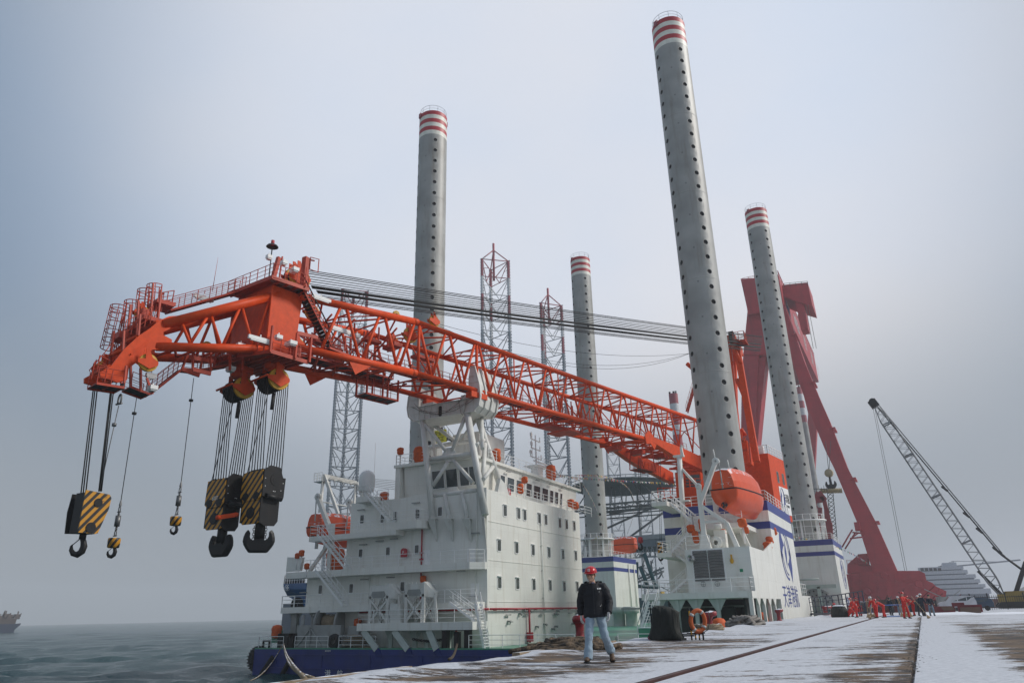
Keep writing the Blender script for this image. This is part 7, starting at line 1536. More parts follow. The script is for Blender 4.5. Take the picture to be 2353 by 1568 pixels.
# a bird-sized far object omitted; haze over everything -----------------------
# ================================================================ THINGS ON THE QUAY
BOLR = mat('bollard red', (.25, .016, .02), .45, var=.45, scale=6, stain=(.04, .02, .018), samt=.95, sscale=(4, 4, 2), snow=.9)
bol = thing('bollard', 'x', 'bollard', (0, 0, 0), group='red mooring bollards along the quay edge')
q = MB(); q.lathe([(.36, 0), (.36, .05), (.25, .12), (.22, .35), (.24, .55), (.30, .62)], n=20)
rows = [[(.30 * math.cos(t) + (.0), .30 * math.sin(t), .62) for t in [i * math.pi / 10 for i in range(20)]]]
for f, z in ((1.25, .66), (1.32, .76), (1.15, .84), (.4, .88)):
    rows.append([(.30 * f * math.cos(t) + (.26 * max(0, math.cos(t)) if f > .5 else 0), .30 * f * math.sin(t), z + .05 * max(0, math.cos(t))) for t in [i * math.pi / 10 for i in range(20)]])
q.grid(rows, closed=True, caps=True); q.build('casting', BOLR, bol)
q = MB(); q.box(-.42, .42, -.42, .42, 0, .03); q.build('base_plate', BOLR, bol)
spots = [(21.6, 'battered red bollard half buried in coiled rope left of the walking man'), (37.5, 'red bollard with snowy cap beside the orange lifebuoy'), (62.0, 'rusty red bollard standing alone in front of the white side openings'), (97.0, 'red bollard farther on, next to the covered black machine')]
for i, (y, lab) in enumerate(spots):
    x = edge_x(y) + .62
    if i == 1: x = edge_x(y) + .55
    o = bol if i == 0 else dup(bol, (0, 0, 0))
    o.location = (x, y, .02); o.rotation_euler = (0, 0, R(20 + 5 * i)); o['label'] = lab
    if i == 0: o.scale = (.62, .62, .98); o.rotation_euler = (0, 0, R(-70)); p_ = on_z(1333, 1476, 0); o.location = (p_.x, p_.y, .02)
    if i == 3: o.scale = (1.25, 1.25, 1.2)
# heap of camouflage-brown rope around the first bollard
m, n, l, b = node_mat('wet coiled rope')
geo = n.new('ShaderNodeNewGeometry'); v_ = n.new('ShaderNodeTexNoise'); v_.inputs['Scale'].default_value = 7; v_.inputs['Detail'].default_value = 6; l.new(geo.outputs['Position'], v_.inputs['Vector'])
cr = n.new('ShaderNodeValToRGB'); cr.color_ramp.elements[0].position = .38; cr.color_ramp.elements[0].color = (.035, .028, .022, 1); cr.color_ramp.elements[1].position = .62; cr.color_ramp.elements[1].color = (.23, .16, .10, 1); l.new(v_.outputs[0], cr.inputs[0]); l.new(cr.outputs[0], b.inputs['Base Color']); b.inputs['Roughness'].default_value = .9
w_ = n.new('ShaderNodeTexWave'); w_.inputs['Scale'].default_value = 12; w_.inputs['Distortion'].default_value = 3; l.new(geo.outputs['Position'], w_.inputs['Vector']); bp = n.new('ShaderNodeBump'); bp.inputs['Distance'].default_value = .02; l.new(w_.outputs[0], bp.inputs['Height']); l.new(bp.outputs[0], b.inputs['Normal'])
COIL = m
q = MB(); random.seed(13); cx_, cy_ = edge_x(20.2) + .75, 20.2
for k in range(15):
    z = .05 + .055 * (k % 5); rr_ = .95 - .11 * (k % 5) - .07 * (k // 5) + random.uniform(-.05, .05); ox = random.uniform(-.12, .12) - .25 * (k // 5); oy = -.35 * (k // 5)
    q.path([(cx_ + ox + rr_ * (1.0 + .12 * math.sin(3 * t + k)) * math.cos(t), cy_ + oy + rr_ * .8 * (1 + .1 * math.cos(2 * t + k)) * math.sin(t), z + .025 * math.sin(5 * t + k)) for t in [i * math.pi / 12 for i in range(24)]], .062, 7, True)
q.path([(cx_ - .6 - .28 * i, cy_ - .5 - .42 * i, .08 + .05 * math.sin(i * 1.4)) for i in range(4)], [.07 - .003 * i for i in range(4)], 7); q.path([(cx_ - .8 - .25 * i, cy_ - .1 - .4 * i, .12 + .03 * math.sin(i)) for i in range(3)], .06, 7)
tag(q.build('rope_coil', COIL), 'thick brown mooring rope coiled around the bollard left of the man', 'rope')
q = MB(); cx_, cy_ = edge_x(37.5) + .55, 37.2
for k in range(6): q.path([(cx_ + (.62 - .05 * (k % 3)) * math.cos(t) * (1.1 + .1 * math.sin(2 * t + k)), cy_ - .1 + .5 * math.sin(t), .08 + .09 * (k % 3) + .03 * math.sin(4 * t + k)) for t in [i * math.pi / 10 for i in range(20)]], .07, 6, True)
tag(q.build('rope_coil', HEMP), 'grubby pale rope wound round the foot of the snowy bollard by the lifebuoy', 'rope')
q = MB(); cy_ = 47.5; cx_ = edge_x(cy_) + .55
for k in range(9): q.path([(cx_ + (.75 - .07 * (k % 4)) * math.cos(t + k) * (1.1 + .12 * math.sin(2 * t + k)), cy_ + 1.5 * math.sin(t), .10 + .13 * (k % 4) + .05 * math.sin(4 * t + k)) for t in [i * math.pi / 10 for i in range(20)]], .085, 6, True)
tag(q.build('rope_coil', mat('grey rope', (.22, .2, .18), .85, var=.35, scale=10)), 'grey hawser lying in loops on the edge before the dark recess', 'rope')
# mooring lines from the ship's quarter to the quay
q = MB()
a = on_y(651, 1476, YS + .1)
for (ex, ey), sag in (((693, 1550), .25), ((712, 1550), .55)):
    e = on_z(ex, ey, .05); e2 = Vector((edge_x(9.6), 9.6, .03)); e = Vector((edge_x(e.y), e.y, .06)) if abs(e.x - edge_x(e.y)) < 2 else e
    ee = on_z(ex + 8, ey + 9, .05); q.path([a.lerp(ee, k / 14) - UP * sag * 4 * (k / 14) * (1 - k / 14) for k in range(15)], .045, 7)
tag(q.build('mooring_line', HEMP), 'pair of tan mooring ropes sloping from the navy hull down to the quay', 'rope')
q = MB(); e = on_y(575, 1562, 44); q.path([a.lerp(e, k / 10) - UP * .6 * 4 * (k / 10) * (1 - k / 10) for k in range(11)], .04, 6); tag(q.build('mooring_line', HEMP), 'thin mooring rope running left from the navy hull to the water', 'rope')
q = MB(); a = on_y(1050, 1478, YS - .1); b_ = on_y(1031, 1513, 38); q.path([a.lerp(b_, k / 8) - UP * .3 * math.sin(k / 8 * math.pi) for k in range(9)], [.09, .1, .09, .1, .09, .1, .09, .1, .09], 7); tag(q.build('mooring_line', mat('dark wet rope', (.06, .045, .03), .9)), 'dark heavy hawser hanging from the fairlead under the stair', 'rope')
q = MB(); a = Vector((XR, 60, -.5)); 
# tarpaulin covered machine ------------------------------------------------
m = bpy.data.materials.new('dark green tarpaulin'); m.use_nodes = True; n = m.node_tree.nodes; l = m.node_tree.links; b = n['Principled BSDF']; b.inputs['Base Color'].default_value = (.010, .013, .010, 1); b.inputs['Roughness'].default_value = .75
w_ = n.new('ShaderNodeTexNoise'); w_.inputs['Scale'].default_value = 3; w_.inputs['Detail'].default_value = 4; mp = n.new('ShaderNodeMapping'); mp.inputs['Scale'].default_value = (2.5, 2.5, .5); g_ = n.new('ShaderNodeNewGeometry'); l.new(g_.outputs['Position'], mp.inputs[0]); l.new(mp.outputs[0], w_.inputs['Vector']); bp = n.new('ShaderNodeBump'); bp.inputs['Distance'].default_value = .12; bp.inputs['Strength'].default_value = .9; l.new(w_.outputs[0], bp.inputs['Height']); l.new(bp.outputs[0], b.inputs['Normal'])
TARP = m
tc_ = on_z(1523, 1472, 0); TX, TY = tc_.x, tc_.y
q = MB(); rows = []
Rt = Matrix.Rotation(R(18), 3, 'Z')
for j, (z, wx, wy, ox) in enumerate(((0.03, .56, .48, -.02), (.12, .60, .50, -.03), (.3, .52, .46, -.02), (.55, .48, .42, 0), (.85, .46, .42, .02), (1.0, .47, .42, .04), (1.13, .45, .38, .03), (1.22, .36, .3, -.02), (1.25, .2, .15, -.05))):
    r_ = []
    for i in range(48):
        t = 2 * math.pi * i / 48; c_, s_ = math.cos(t), math.sin(t); m_ = (abs(c_) ** 5 + abs(s_) ** 5) ** (-.2)
        fo = 1 + (.05 * math.sin(5 * t + .5 * j) + .018 * math.sin(11 * t + j)) * (1.1 - z * .6) - (.06 if z > 1.0 and c_ > .5 else 0)
        p = Rt @ Vector((c_ * m_ * wx * fo + ox, s_ * m_ * wy * fo, 0)); zz = z - (.12 * max(0, c_) ** 2 if z > 1 else 0) + (.03 * math.sin(4 * t) if z < .1 else 0)
        r_.append((TX + p.x, TY + p.y + .45, max(.01, zz * .92)))
    rows.append(r_)
q.grid(rows, closed=True, caps=True)
tp = thing('covered_machine', 'machine hidden under a dark green tarpaulin on the quay, right of the man', 'covered machine', (TX, TY, 0))
q.build('tarpaulin', TARP, tp)
q = MB(); q.box(TX - .45, TX + .6, TY + .1, TY + .8, 0, .08); q.beam((TX + .2, TY + .3, .16), (TX + .95, TY + .55, .16), .05, .05); q.build('skid', BLACK, tp)
q = MB(); q.beam((TX - .45, TY + .3, 0), (TX - .45, TY + .3, 1.1), .04, .04); q.build('handle_bar', BLACK, tp)
q = MB(); c = on_z(1498, 1466, .08); q.path([(c.x - .12, c.y, .09), (c.x, c.y, .12), (c.x + .1, c.y, .10)], [.05, .085, .05], 10); q.lathe([(.03, 0), (.06, .06), (.02, .1)], (c.x + .12, c.y, .06), (1, 0, 0), 8); tag(q.build('bundled_cloth', mat('magenta cloth', (.32, .03, .10), .8, var=.3, scale=10)), 'crumpled magenta cloth bundle at the foot of the tarpaulin', 'cloth')
# lifebuoy leaning on its stand
fx_, fy_ = TX + .74, TY + .88
st_ = thing('lifebuoy_stand', 'low black and yellow striped steel stand holding the lifebuoy', 'stand', (fx_, fy_, 0))
bc = on_z(1583, 1462, 0.0); 
q = MB()
for (x, y, h, ) in ((fx_ + .02, fy_, .95), (fx_ + .28, fy_ + .05, .42), (fx_ + .08, fy_ + .3, .42)): 
    k = 6
    for i in range(k): q.m = i % 2; q.beam((x, y, h * i / k), (x, y, h * (i + 1) / k), .045, .045)
q.m = 0; q.beam((fx_ - .5, fy_, .2), (fx_ + .4, fy_ + .1, .2), .04, .04); q.beam((fx_ + .4, fy_ + .1, 0), (fx_ + .4, fy_ + .1, .26), .05, .05); q.beam((fx_ - .1, fy_ - .1, .22), (fx_ + .4, fy_ + .35, .22), .04, .04); q.tube((fx_ + .05, fy_ - .02, .3), (fx_ + .02, fy_, 1.02), .02, 6)
q.build('frame', [BLACK, YELLOW], st_)
lb_ = thing('lifebuoy', 'orange lifebuoy ring with silver bands leaning against the striped stand', 'lifebuoy', (fx_ + .3, fy_ - .02, .62))
q = MB(); ux = Vector((.80, .60, 0)).normalized(); tl = Vector((.05, 0, 1)).normalized(); cen = Vector((fx_ + .3, fy_ - .02, .62)); q.path([cen + ux * .27 * math.cos(t) * .95 + tl * .34 * math.sin(t) for t in [i * math.pi / 20 for i in range(40)]], .075, 12, True); q.build('ring', mat('lifebuoy orange', (.52, .11, .025), .6, var=.15, scale=8), lb_)
q = MB()
for t0 in (R(55), R(145), R(235), R(325)): q.path([cen + ux * .27 * math.cos(t) * .95 + tl * .34 * math.sin(t) for t in (t0 - .13, t0, t0 + .13)], .079, 12)
q.build('band', mat('reflective band', (.5, .5, .48), .35), lb_)
q = MB(); q.path([cen + ux * .2 * math.cos(t) + tl * (-.28 + .09 * math.sin(t)) for t in [i * .6 for i in range(10)]], .02, 5, True); q.path([cen + ux * .40 + tl * .3, cen + ux * .44, cen + ux * .34 - tl * .3, cen - tl * .46], .013, 5); q.build('grab_line', DARK, lb_)
# small orange covers sitting on the quay-side deck edge
for k, (px, py, sz, lab) in enumerate(((1652, 1433, .7, 'orange canvas cover beside the dark recess, on the deck edge'), (1750, 1416, .65, 'round orange canvas cover near the white side posts'))):
    c = on_x(px, py, XR - .7); q = MB(); q.grid([[c + Vector((math.cos(t) * r_ * sz, math.sin(t) * r_ * sz * 1.3, z * sz)) for t in [2 * math.pi * i / 12 for i in range(12)]] for r_, z in ((.7, -1.2), (.8, -.5), (.75, .1), (.5, .5), (.15, .6))], closed=True, caps=True); tag(q.build('canvas_cover', COVER), lab, 'canvas cover', 'orange canvas covers at the deck edge')
# green bin + ladder to the boarding deck
c = on_y(1485, 1449, 60); q = MB(); q.box(c.x - .5, c.x + .6, 59.5, 60.5, -1.7, c.z + .25); q.m = 1; q.box(c.x - .5, c.x + .6, 59.5, 60.5, c.z + .25, c.z + .3); tag(q.build('deck_box', [GREENDK, SNOWM]), 'green steel deck box between the gangway ladder and the tarpaulin', 'box')
q = MB(); stairs(q, on_y(1466, 1465, 61), on_y(1490, 1380, 61), Vector((.55, .4, 0)).normalized(), .9, n=12, r=.035); q.beam(on_y(1500, 1380, 61.5), on_y(1472, 1462, 60.5), .06, .06); gw = tag(q.build('gangway_ladder', RAILW), 'white steep ladder rising from the green deck to the boarding deck', 'ladder')
# starboard deck clutter, tank pair under leg house C
c = on_y(1436, 1425, 137.6); q = MB(); q.lathe([(1.1, 0), (1.1, 2.2), (1.5, 2.3), (1.5, 3.4), (0, 3.4)], (c.x - .9, 137, ZD), n=16); q.lathe([(1.1, 0), (1.1, 2.2), (1.5, 2.3), (1.5, 3.4), (0, 3.4)], (c.x + 1.5, 137, ZD), n=16); tag(q.build('vent_trunk', SHADEG), 'pair of pale green capped vent trunks at the foot of the far leg house', 'vent')
random.seed(17); q = MB()
for i in range(26): x = random.uniform(-31, -20); y = random.uniform(62, 120); q.beam((x, y, ZD), (x, y, ZD + random.uniform(.1, .5)), random.uniform(.2, .8), random.uniform(.2, .6), (0, 1, 0))
q.build('deck_fitting', SHADEG, ship)
q = MB(); q.box(-50, -20, 100, 100.5, ZD, 0.4) if False else None
# machinery between leg houses (navy gangway, cable drum in the archway)
q = MB(); arch = MB()
a = on_y(1950, 1345, 140.6); ar_c = on_y(1937, 1400, 140.8)
q.lathe([(0, 0), (2.9, 0), (2.9, .3), (0, .3)], (on_y(1876, 1370, 140).x, 140, on_y(1876, 1392, 140).z), (0, 1, 0), 30)
q.m = 1
for r_ in (1.1, 1.8, 2.5):
    for i in range(int(r_ * 9)): t = 2 * math.pi * i / int(r_ * 9); q.lathe([(0, 0), (.16, 0)], (on_y(1876, 1370, 140).x + r_ * math.cos(t), 139.98, on_y(1876, 1392, 140).z + r_ * math.sin(t)), (0, 1, 0), 6)
q.build('cable_drum', [GREY, HOLE], ship)
q = MB(); zz = on_y(1920, 1345, 139.5).z; q.box(on_y(1890, 1, 139.5).x if False else XR - 9.5, XR - .5, 139.2, 139.6, zz - .3, zz + .3); q.box(XR - 3.6, XR - 3.1, 139.2, 139.6, ZD, zz); q.box(XR - 9, XR - 8.5, 139.2, 139.6, ZD, zz); q.tube((XR - 7, 139, zz + 1.2), (XR - 3, 139, zz + 1.2), .15, 6); q.build('pipe_bridge', SHADEG, ship)
# navy railing gangway on the quay at mid distance
def far_pos(px, Y): return (on_y(px, 1400, Y).x, Y)
q = MB(); x0, _ = far_pos(1912, 84); x1, _ = far_pos(2008, 80)
a = Vector((edge_x(84) + .3, 86, 0)); b_ = Vector((on_y(2095, 1400, 74).x * 0 + (-6.2), 74, 0))
rail(q, [(on_y(1862, 1400, 97).x, 97, .0), (on_y(1930, 1400, 90).x, 90, .15), (on_y(1988, 1400, 82).x, 82, .35)], 2.0, .05, 1.5, rows=4); q.beam((on_y(1862, 1400, 97).x, 97, .2), (on_y(1988, 1400, 82).x, 82, .35), .5, .2)
tag(q.build('gangway', mat('gangway navy', (.012, .02, .05), .5)), 'navy steel gangway railing beside the red-suited workers', 'gangway')
q = MB(); c = Vector((on_y(1927, 1400, 80).x, 80, 0)); 
q.grid([[c + Vector((math.cos(t) * w2_ * 1.0, math.sin(t) * w2_ * .7, z)) for t in [i * math.pi / 8 for i in range(16)]] for w2_, z in ((.75, 0), (.8, .3), (.72, .7), (.6, .95), (.3, 1.05))], closed=True, caps=True); q.m = 1; q.grid([[c + Vector((math.cos(t) * w2_ * 1.0, math.sin(t) * w2_ * .7, z)) for t in [i * math.pi / 8 for i in range(16)]] for w2_, z in ((.62, .98), (.35, 1.1), (.05, 1.12))], closed=True, caps=True)
tag(q.build('covered_winch', [TARP, SNOWM]), 'black covered winch with a patch of snow beside the stooping workers', 'winch')
# blue mat, brooms barrier tape ------------------------------------------------
q = MB(); q.box(-3.3, -1.0, 76, 84, .012, .03); tag(q.build('mat', mat('blue mat', (.10, .17, .34), .8)), 'pale blue mat lying on the snow behind the standing red worker', 'mat')
def tool_bundle(x, y, n_, lab, nm='broom'):
    for i in range(n_):
        q = MB(); xx = x + .16 * i + random.uniform(-.03, .03); q.tube((xx + random.uniform(-.2, .2), y, 1.45 + random.uniform(-.1, .15)), (xx, y + .05, .15), .022, 5)
        q.lathe([(.03, .38), (.10, .2), (.19, .0), (0, 0)], (xx, y + .05, .03), n=8); tag(q.build(nm, WOOD), lab, 'broom', 'wooden brooms standing on the swept patch')
random.seed(5); tool_bundle(-4.35, 73, 4, 'wooden broom in the left cluster of upright brooms'); tool_bundle(-1.75, 74, 5, 'wooden broom in the right cluster of upright brooms')
q = MB(); q.tube((-4.3, 78, 1.0), (-1.2, 80, 1.0), .045, 5); q.tube((-4.3, 78, 0), (-4.3, 78, 1.0), .03, 5); q.tube((-1.2, 80, 0), (-1.2, 80, 1), .03, 5); tag(q.build('barrier', mat('blue bar', (.08, .16, .4), .5)), 'thin blue barrier bar among the group of workers', 'barrier')
q = MB(); random.seed(6); q.grid([[(-.6 + 1.3 * i + random.uniform(-.2, .2), 84 + .5 * math.sin(i), 0) for i in range(40)], [(-.6 + 1.3 * i, 85.0 + .5 * math.sin(i), .10 + random.uniform(0, .16)) for i in range(40)], [(-.6 + 1.3 * i, 86.5, 0) for i in range(40)]]); tag(q.build('snow_bank', SNOWM), 'low ridge of shovelled dirty snow crossing the yard', 'snow bank')
# white van, dark car and red machine ---------------------------------------------
def vehicle(name, lab, cat, x, y, L_, W_, H_, rz, body, bonnet=.25):
    t_ = thing(name, lab, cat, (x, y, 0)); c = Vector((x, y, 0)); Rz = Matrix.Rotation(rz, 3, 'Z')
    P_ = lambda u, v, z: c + Rz @ Vector((u, v, z))
    prof = [(-.5, .28), (-.5, .62), (-.46, .9), (-.38, .97), (-.16, 1.0), (.16, 1.0), (.30, .68), (.46, .60), (.5, .5), (.5, .28)]
    prof = [(u * L_, z * H_) for u, z in prof]
    q = MB(); q.grid([[P_(u, v * W_ * (1 if z < H_ * .7 else .86), z) for u, z in prof] for v in (-.5, -.47, .47, .5)], smooth=False, caps=True, closed=True); q.build('body', body, t_)
    q = MB()
    for s_ in (-1, 1):
        for u0, u1 in ((-.43, -.27), (-.25, -.03), (0, .17)): q.add([P_(u0 * L_, s_ * W_ * .475, H_ * .68), P_(u1 * L_ + (.07 * L_ if u1 > .1 else 0), s_ * W_ * .475, H_ * .68), P_(u1 * L_, s_ * W_ * .44, H_ * .93), P_(u0 * L_, s_ * W_ * .44, H_ * .93)], [(0, 1, 2, 3)])
    q.add([P_(.178 * L_, -.4 * W_, H_ * .96), P_(.178 * L_, .4 * W_, H_ * .96), P_(.305 * L_, .44 * W_, H_ * .7), P_(.305 * L_, -.44 * W_, H_ * .7)], [(0, 1, 2, 3)])
    q.build('window', GLASS, t_)
    for u in (-.3, .32):
        for s_ in (-1, 1):
            q = MB(); q.lathe([(0, -.1), (.2, -.11), (.3, -.1), (.34, -.06), (.34, .06), (.3, .1), (.2, .11), (0, .1)], P_(u * L_, s_ * W_ * .46, .34), Rz @ Vector((0, 1, 0)), 16); q.build('wheel', RUBBER, t_)
    return t_
vx = on_y(2178, 1390, 120).x; vehicle('van', 'white van with roof rack parked beyond the shovelled snow on the right', 'van', vx + 1.0, 118, 4.4, 1.75, 1.95, R(185), mat('van white', (.55, .56, .58), .3))
vx = on_y(2215, 1390, 124).x; vehicle('car', 'dark blue car half hidden behind the white van', 'car', vx + 1.5, 126, 4.4, 1.75, 1.7, R(175), mat('car dark blue', (.03, .06, .10), .3))
mx_ = on_y(2198, 1398, 98).x; rm = thing('scrap_machinery', 'small dark red machinery with brown covers on the snow in front of the van', 'machinery', (mx_, 98, 0))
q = MB(); q.box(mx_ - 2.2, mx_ - .2, 97.5, 98.6, .1, .75); q.box(mx_ + .1, mx_ + 2.4, 97.6, 98.8, .1, .85); q.box(mx_ - .4, mx_ + .8, 97.8, 98.4, .7, 1.1); q.build('frame', mat('machine red', (.17, .02, .025), .6), rm)
q = MB(); q.prism([(mx_ - 1.6, 97.4, .7), (mx_ - .4, 97.4, .7), (mx_ - .2, 97.4, .35), (mx_ - 1.3, 97.4, .3)], (0, .4, 0)); q.box(mx_ + .3, mx_ + 2.2, 97.3, 97.6, 0, .6); q.tube((mx_ - 2.8, 97.8, .2), (mx_ - 2.0, 97.8, .2), .22, 8); q.build('cover', mat('brown cover', (.16, .10, .07), .8), rm)
# ================================================================ PEOPLE
def fuse(q, name, m, parent, voxel, smooth=2, label=None):
    """weld overlapping solids of q into one continuous skin"""
    me = bpy.data.meshes.new('tmp'); me.from_pydata([tuple(v) for v in q.v], [], q.f); me.update()
    import bmesh
    bm = bmesh.new(); bm.from_mesh(me); bmesh.ops.recalc_face_normals(bm, faces=bm.faces); bm.to_mesh(me); bm.free()
    o = bpy.data.objects.new('tmp', me); col.objects.link(o)
    r_ = o.modifiers.new('r', 'REMESH'); r_.mode = 'VOXEL'; r_.voxel_size = voxel; r_.use_smooth_shade = True
    if smooth: s_ = o.modifiers.new('s', 'SMOOTH'); s_.iterations = smooth; s_.factor = .5
    dg = bpy.context.evaluated_depsgraph_get(); out_ = bpy.data.meshes.new_from_object(o.evaluated_get(dg)); bpy.data.objects.remove(o)
    out_.name = name; out_.materials.clear(); out_.materials.append(m)
    ob = bpy.data.objects.new(name, out_); col.objects.link(ob); ob.parent = parent
    if label: ob['label'] = label
    return ob
def loft(q, rings, n=20, wr=0.0, seed=0):
    """rings: (centre, rx, ry, axis_x) ; closed elliptical sections with optional cloth wrinkles"""
    rows = []
    for j, (c, rx, ry, ax) in enumerate(rings):
        c = Vector(c); ax = Vector(ax).normalized()
        nxt = Vector(rings[min(j + 1, len(rings) - 1)][0]) - Vector(rings[max(j - 1, 0)][0]); nxt.normalize()
        ax = (ax - nxt * ax.dot(nxt)).normalized(); ay = nxt.cross(ax)
        rows.append([c + ax * math.cos(t) * rx * (1 + wr * math.sin(3 * t + j * 2.1 + seed)) + ay * math.sin(t) * ry * (1 + wr * math.cos(2 * t + j * 1.7 + seed)) for t in [2 * math.pi * i / n for i in range(n)]])
    q.grid(rows, closed=True, caps=True)
def ball(q, c, rx, ry, rz_, n=14):
    c = Vector(c); rows = []
    for j in range(1, 9):
        a = math.pi * j / 9 - math.pi / 2; rows.append([c + Vector((math.cos(t) * math.cos(a) * rx, math.sin(t) * math.cos(a) * ry, math.sin(a) * rz_)) for t in [2 * math.pi * i / n for i in range(n)]])
    q.grid(rows, closed=True, caps=True)
SKIN = mat('skin', (.60, .36, .25), .5, var=.06, scale=10); HAIR = mat('black hair', (.01, .009, .008), .6)
def hand(q, w, d, pn, s_=1.0, curl=.5, thumb=1):
    """w wrist, d direction of the hand, pn palm normal (towards the thigh); five separate curled fingers"""
    w, d, pn = Vector(w), Vector(d).normalized(), Vector(pn).normalized(); sd_ = d.cross(pn).normalized() * thumb
    loft(q, [(w, .03 * s_, .022 * s_, sd_), (w + d * .04 * s_, .042 * s_, .020 * s_, sd_), (w + d * .085 * s_, .044 * s_, .018 * s_, sd_), (w + d * .095 * s_, .038 * s_, .014 * s_, sd_)], 12)
    for k, (o_, L_) in enumerate(((.032, .070), (.011, .080), (-.011, .075), (-.031, .058))):
        p = w + d * .085 * s_ + sd_ * o_ * s_; pts = [p - d * .02 * s_, p]; dd = d.copy(); 
        for seg in (.45, .32, .25):
            dd = (dd + pn * curl * (1 + .12 * k)).normalized(); p = p + dd * L_ * seg * s_; pts.append(p)
        q.path(pts, [.0105 * s_, .0105 * s_, .0098 * s_, .009 * s_, .0075 * s_], 8)
    p = w + d * .028 * s_ + sd_ * .035 * s_; t1 = p + (d * .5 + sd_ * .65 + pn * .35).normalized() * .036 * s_; t2 = t1 + (d * .85 + sd_ * .15 + pn * .5).normalized() * .03 * s_
    q.path([w + d * .02 * s_ + sd_ * .015 * s_, p, t1, t2], [.014 * s_, .0135 * s_, .011 * s_, .009 * s_], 8)
def boot(q, an, toe, s_=1.0):
    an, toe = Vector(an), Vector(toe); f = (toe - an); f2 = Vector((f.x, f.y, 0)); f2 = f2.normalized() if f2.length > .01 else Vector((0, -1, 0)); sd_ = f2.cross(UP)
    tz = Vector((0, 0, 0)); heel = an - (toe - an).normalized() * .0; dd = (toe - Vector((an.x, an.y, an.z - .07))).normalized()
    b_ = Vector((an.x, an.y, an.z - .06)) - dd * .055
    up2 = sd_.cross(dd).normalized(); up2 = up2 if up2.z > 0 else -up2
    loft(q, [(b_ + up2 * .035, .032, .045, sd_), (b_ + dd * .04 + up2 * .04, .040, .058, sd_), (b_ + dd * .12 + up2 * .035, .044, .050, sd_), (b_ + dd * .19 + up2 * .022, .050, .038, sd_), (b_ + dd * .25 + up2 * .012, .048, .030, sd_), (b_ + dd * .285 + up2 * .006, .032, .020, sd_)], 14)
    q.path([an + UP * .10, an + UP * .03, b_ + dd * .06 + up2 * .05], [.055, .052, .05], 12)
    return b_, dd, up2, sd_

# ---------------------------------------------------------------- the walking man
mp0 = on_z(1373, 1524, 0.0); MX, MYY = mp0.x, mp0.y
man = thing('person', 'man in red hard hat, glasses, black padded coat and pale jeans walking towards the viewer', 'person', (0, 0, 0))
S = 1.02
J = dict(pel=(0, .02, .95), chest=(0, 0, 1.28), neck=(-.01, -.01, 1.50), head=(-.035, -.055, 1.695))
RL = [(-.095, .0, .93), (-.14, -.21, .52), (-.175, -.30, .12), (-.215, -.53, .07)]
LL = [(.095, .02, .93), (.175, .0, .50), (.285, .33, .21), (.30, .16, .045)]
RA = [(-.205, 0, 1.43), (-.285, .13, 1.16), (-.285, .12, .90)]
LA = [(.205, 0, 1.43), (.305, .0, 1.16), (.28, -.15, .935)]
X1 = (1, 0, 0)
# body: one continuous surface
q = MB()
hd = Vector(J['head']); F = Vector((-.26, -.95, -.12)).normalized(); HS = Vector((.955, -.29, 0)).normalized(); HU = HS.cross(F).normalized(); HU = HU if HU.z > 0 else -HU
def H_(a, b_, c_): return hd + HS * a * 1.08 + F * b_ * 1.05 + HU * (c_ * 1.32 if c_ < 0 else c_ * 1.0)
def hball(a, b_, c_, ra, rb, rc, n=16):
    rows = []
    for j in range(1, 10):
        al = math.pi * j / 10 - math.pi / 2; rows.append([H_(a + math.cos(t) * math.cos(al) * ra, b_ + math.sin(t) * math.cos(al) * rb, c_ + math.sin(al) * rc) for t in [2 * math.pi * i / n for i in range(n)]])
    q.grid(rows, closed=True, caps=True)
hball(0, -.015, .03, .078, .092, .095); hball(0, .012, -.035, .070, .080, .075); hball(0, .035, -.080, .048, .048, .034); hball(0, .082, -.088, .018, .013, .014)
hball(0, .098, -.022, .013, .022, .02); hball(0, .09, -.005, .009, .012, .03)
for e in (-1, 1): hball(e * .038, .062, -.035, .024, .025, .022); hball(e * .082, -.012, -.015, .010, .020, .032); hball(e * .034, .074, .018, .024, .012, .009); hball(e * .012, .1, -.028, .008, .01, .008)
hball(0, .088, -.052, .022, .010, .006); hball(0, .086, -.063, .020, .011, .008)
loft(q, [(J['neck'], .060, .062, X1), (Vector(J['neck']) + Vector((-.008, -.012, .08)), .055, .058, X1), (H_(0, -.02, -.05), .055, .06, X1)], 14)
loft(q, [((0, .02, .88), .15, .10, X1), (J['pel'], .155, .105, X1), ((0, .01, 1.1), .135, .095, X1), (J['chest'], .16, .105, X1), ((0, 0, 1.42), .17, .09, X1), (J['neck'], .07, .065, X1)], 18)
for ch in (RL, LL): q.path(ch[:3], [.085, .055, .04], 12)
for ch in (RA, LA): q.path([(0, 0, 1.42)] + ch, [.06, .05, .04, .026], 10)
fuse(q, 'body', SKIN, man, .0065, 1)
# features
eyeM = mat('eye', (.02, .015, .012), .2)
for e in (-1, 1):
    q = MB(); ball(q, H_(e * .033, .085, .000), .010, .008, .007, 10); q.build('eye', eyeM, man)
q = MB(); q.path([H_(a, .098 - abs(a) * .5, -.057 + abs(a) * .12) for a in (-.02, -.01, 0, .01, .02)], .0024, 6); q.build('mouth', mat('lips', (.25, .09, .07), .5), man)
q = MB()
for e in (-1, 1): q.path([H_(e * (.016 + .011 * i), .094 - .004 * i, .022 + .003 * math.sin(i)) for i in range(4)], [.003, .004, .0035, .002], 6)
q.build('eyebrow', HAIR, man)
q = MB()
for j in range(7):
    al = R(-8 + 11 * j)
hb = []
for j, c_ in enumerate((-.045, -.01, .03, .06)):
    hb.append([H_(math.cos(t) * (.086 - .001 * j) , -.02 + math.sin(t) * .098, c_ + (.02 if math.sin(t) > -.2 else 0)) for t in [R(150 + 24 * i / 1) if False else R(160 + 220 * i / 12) for i in range(13)]])
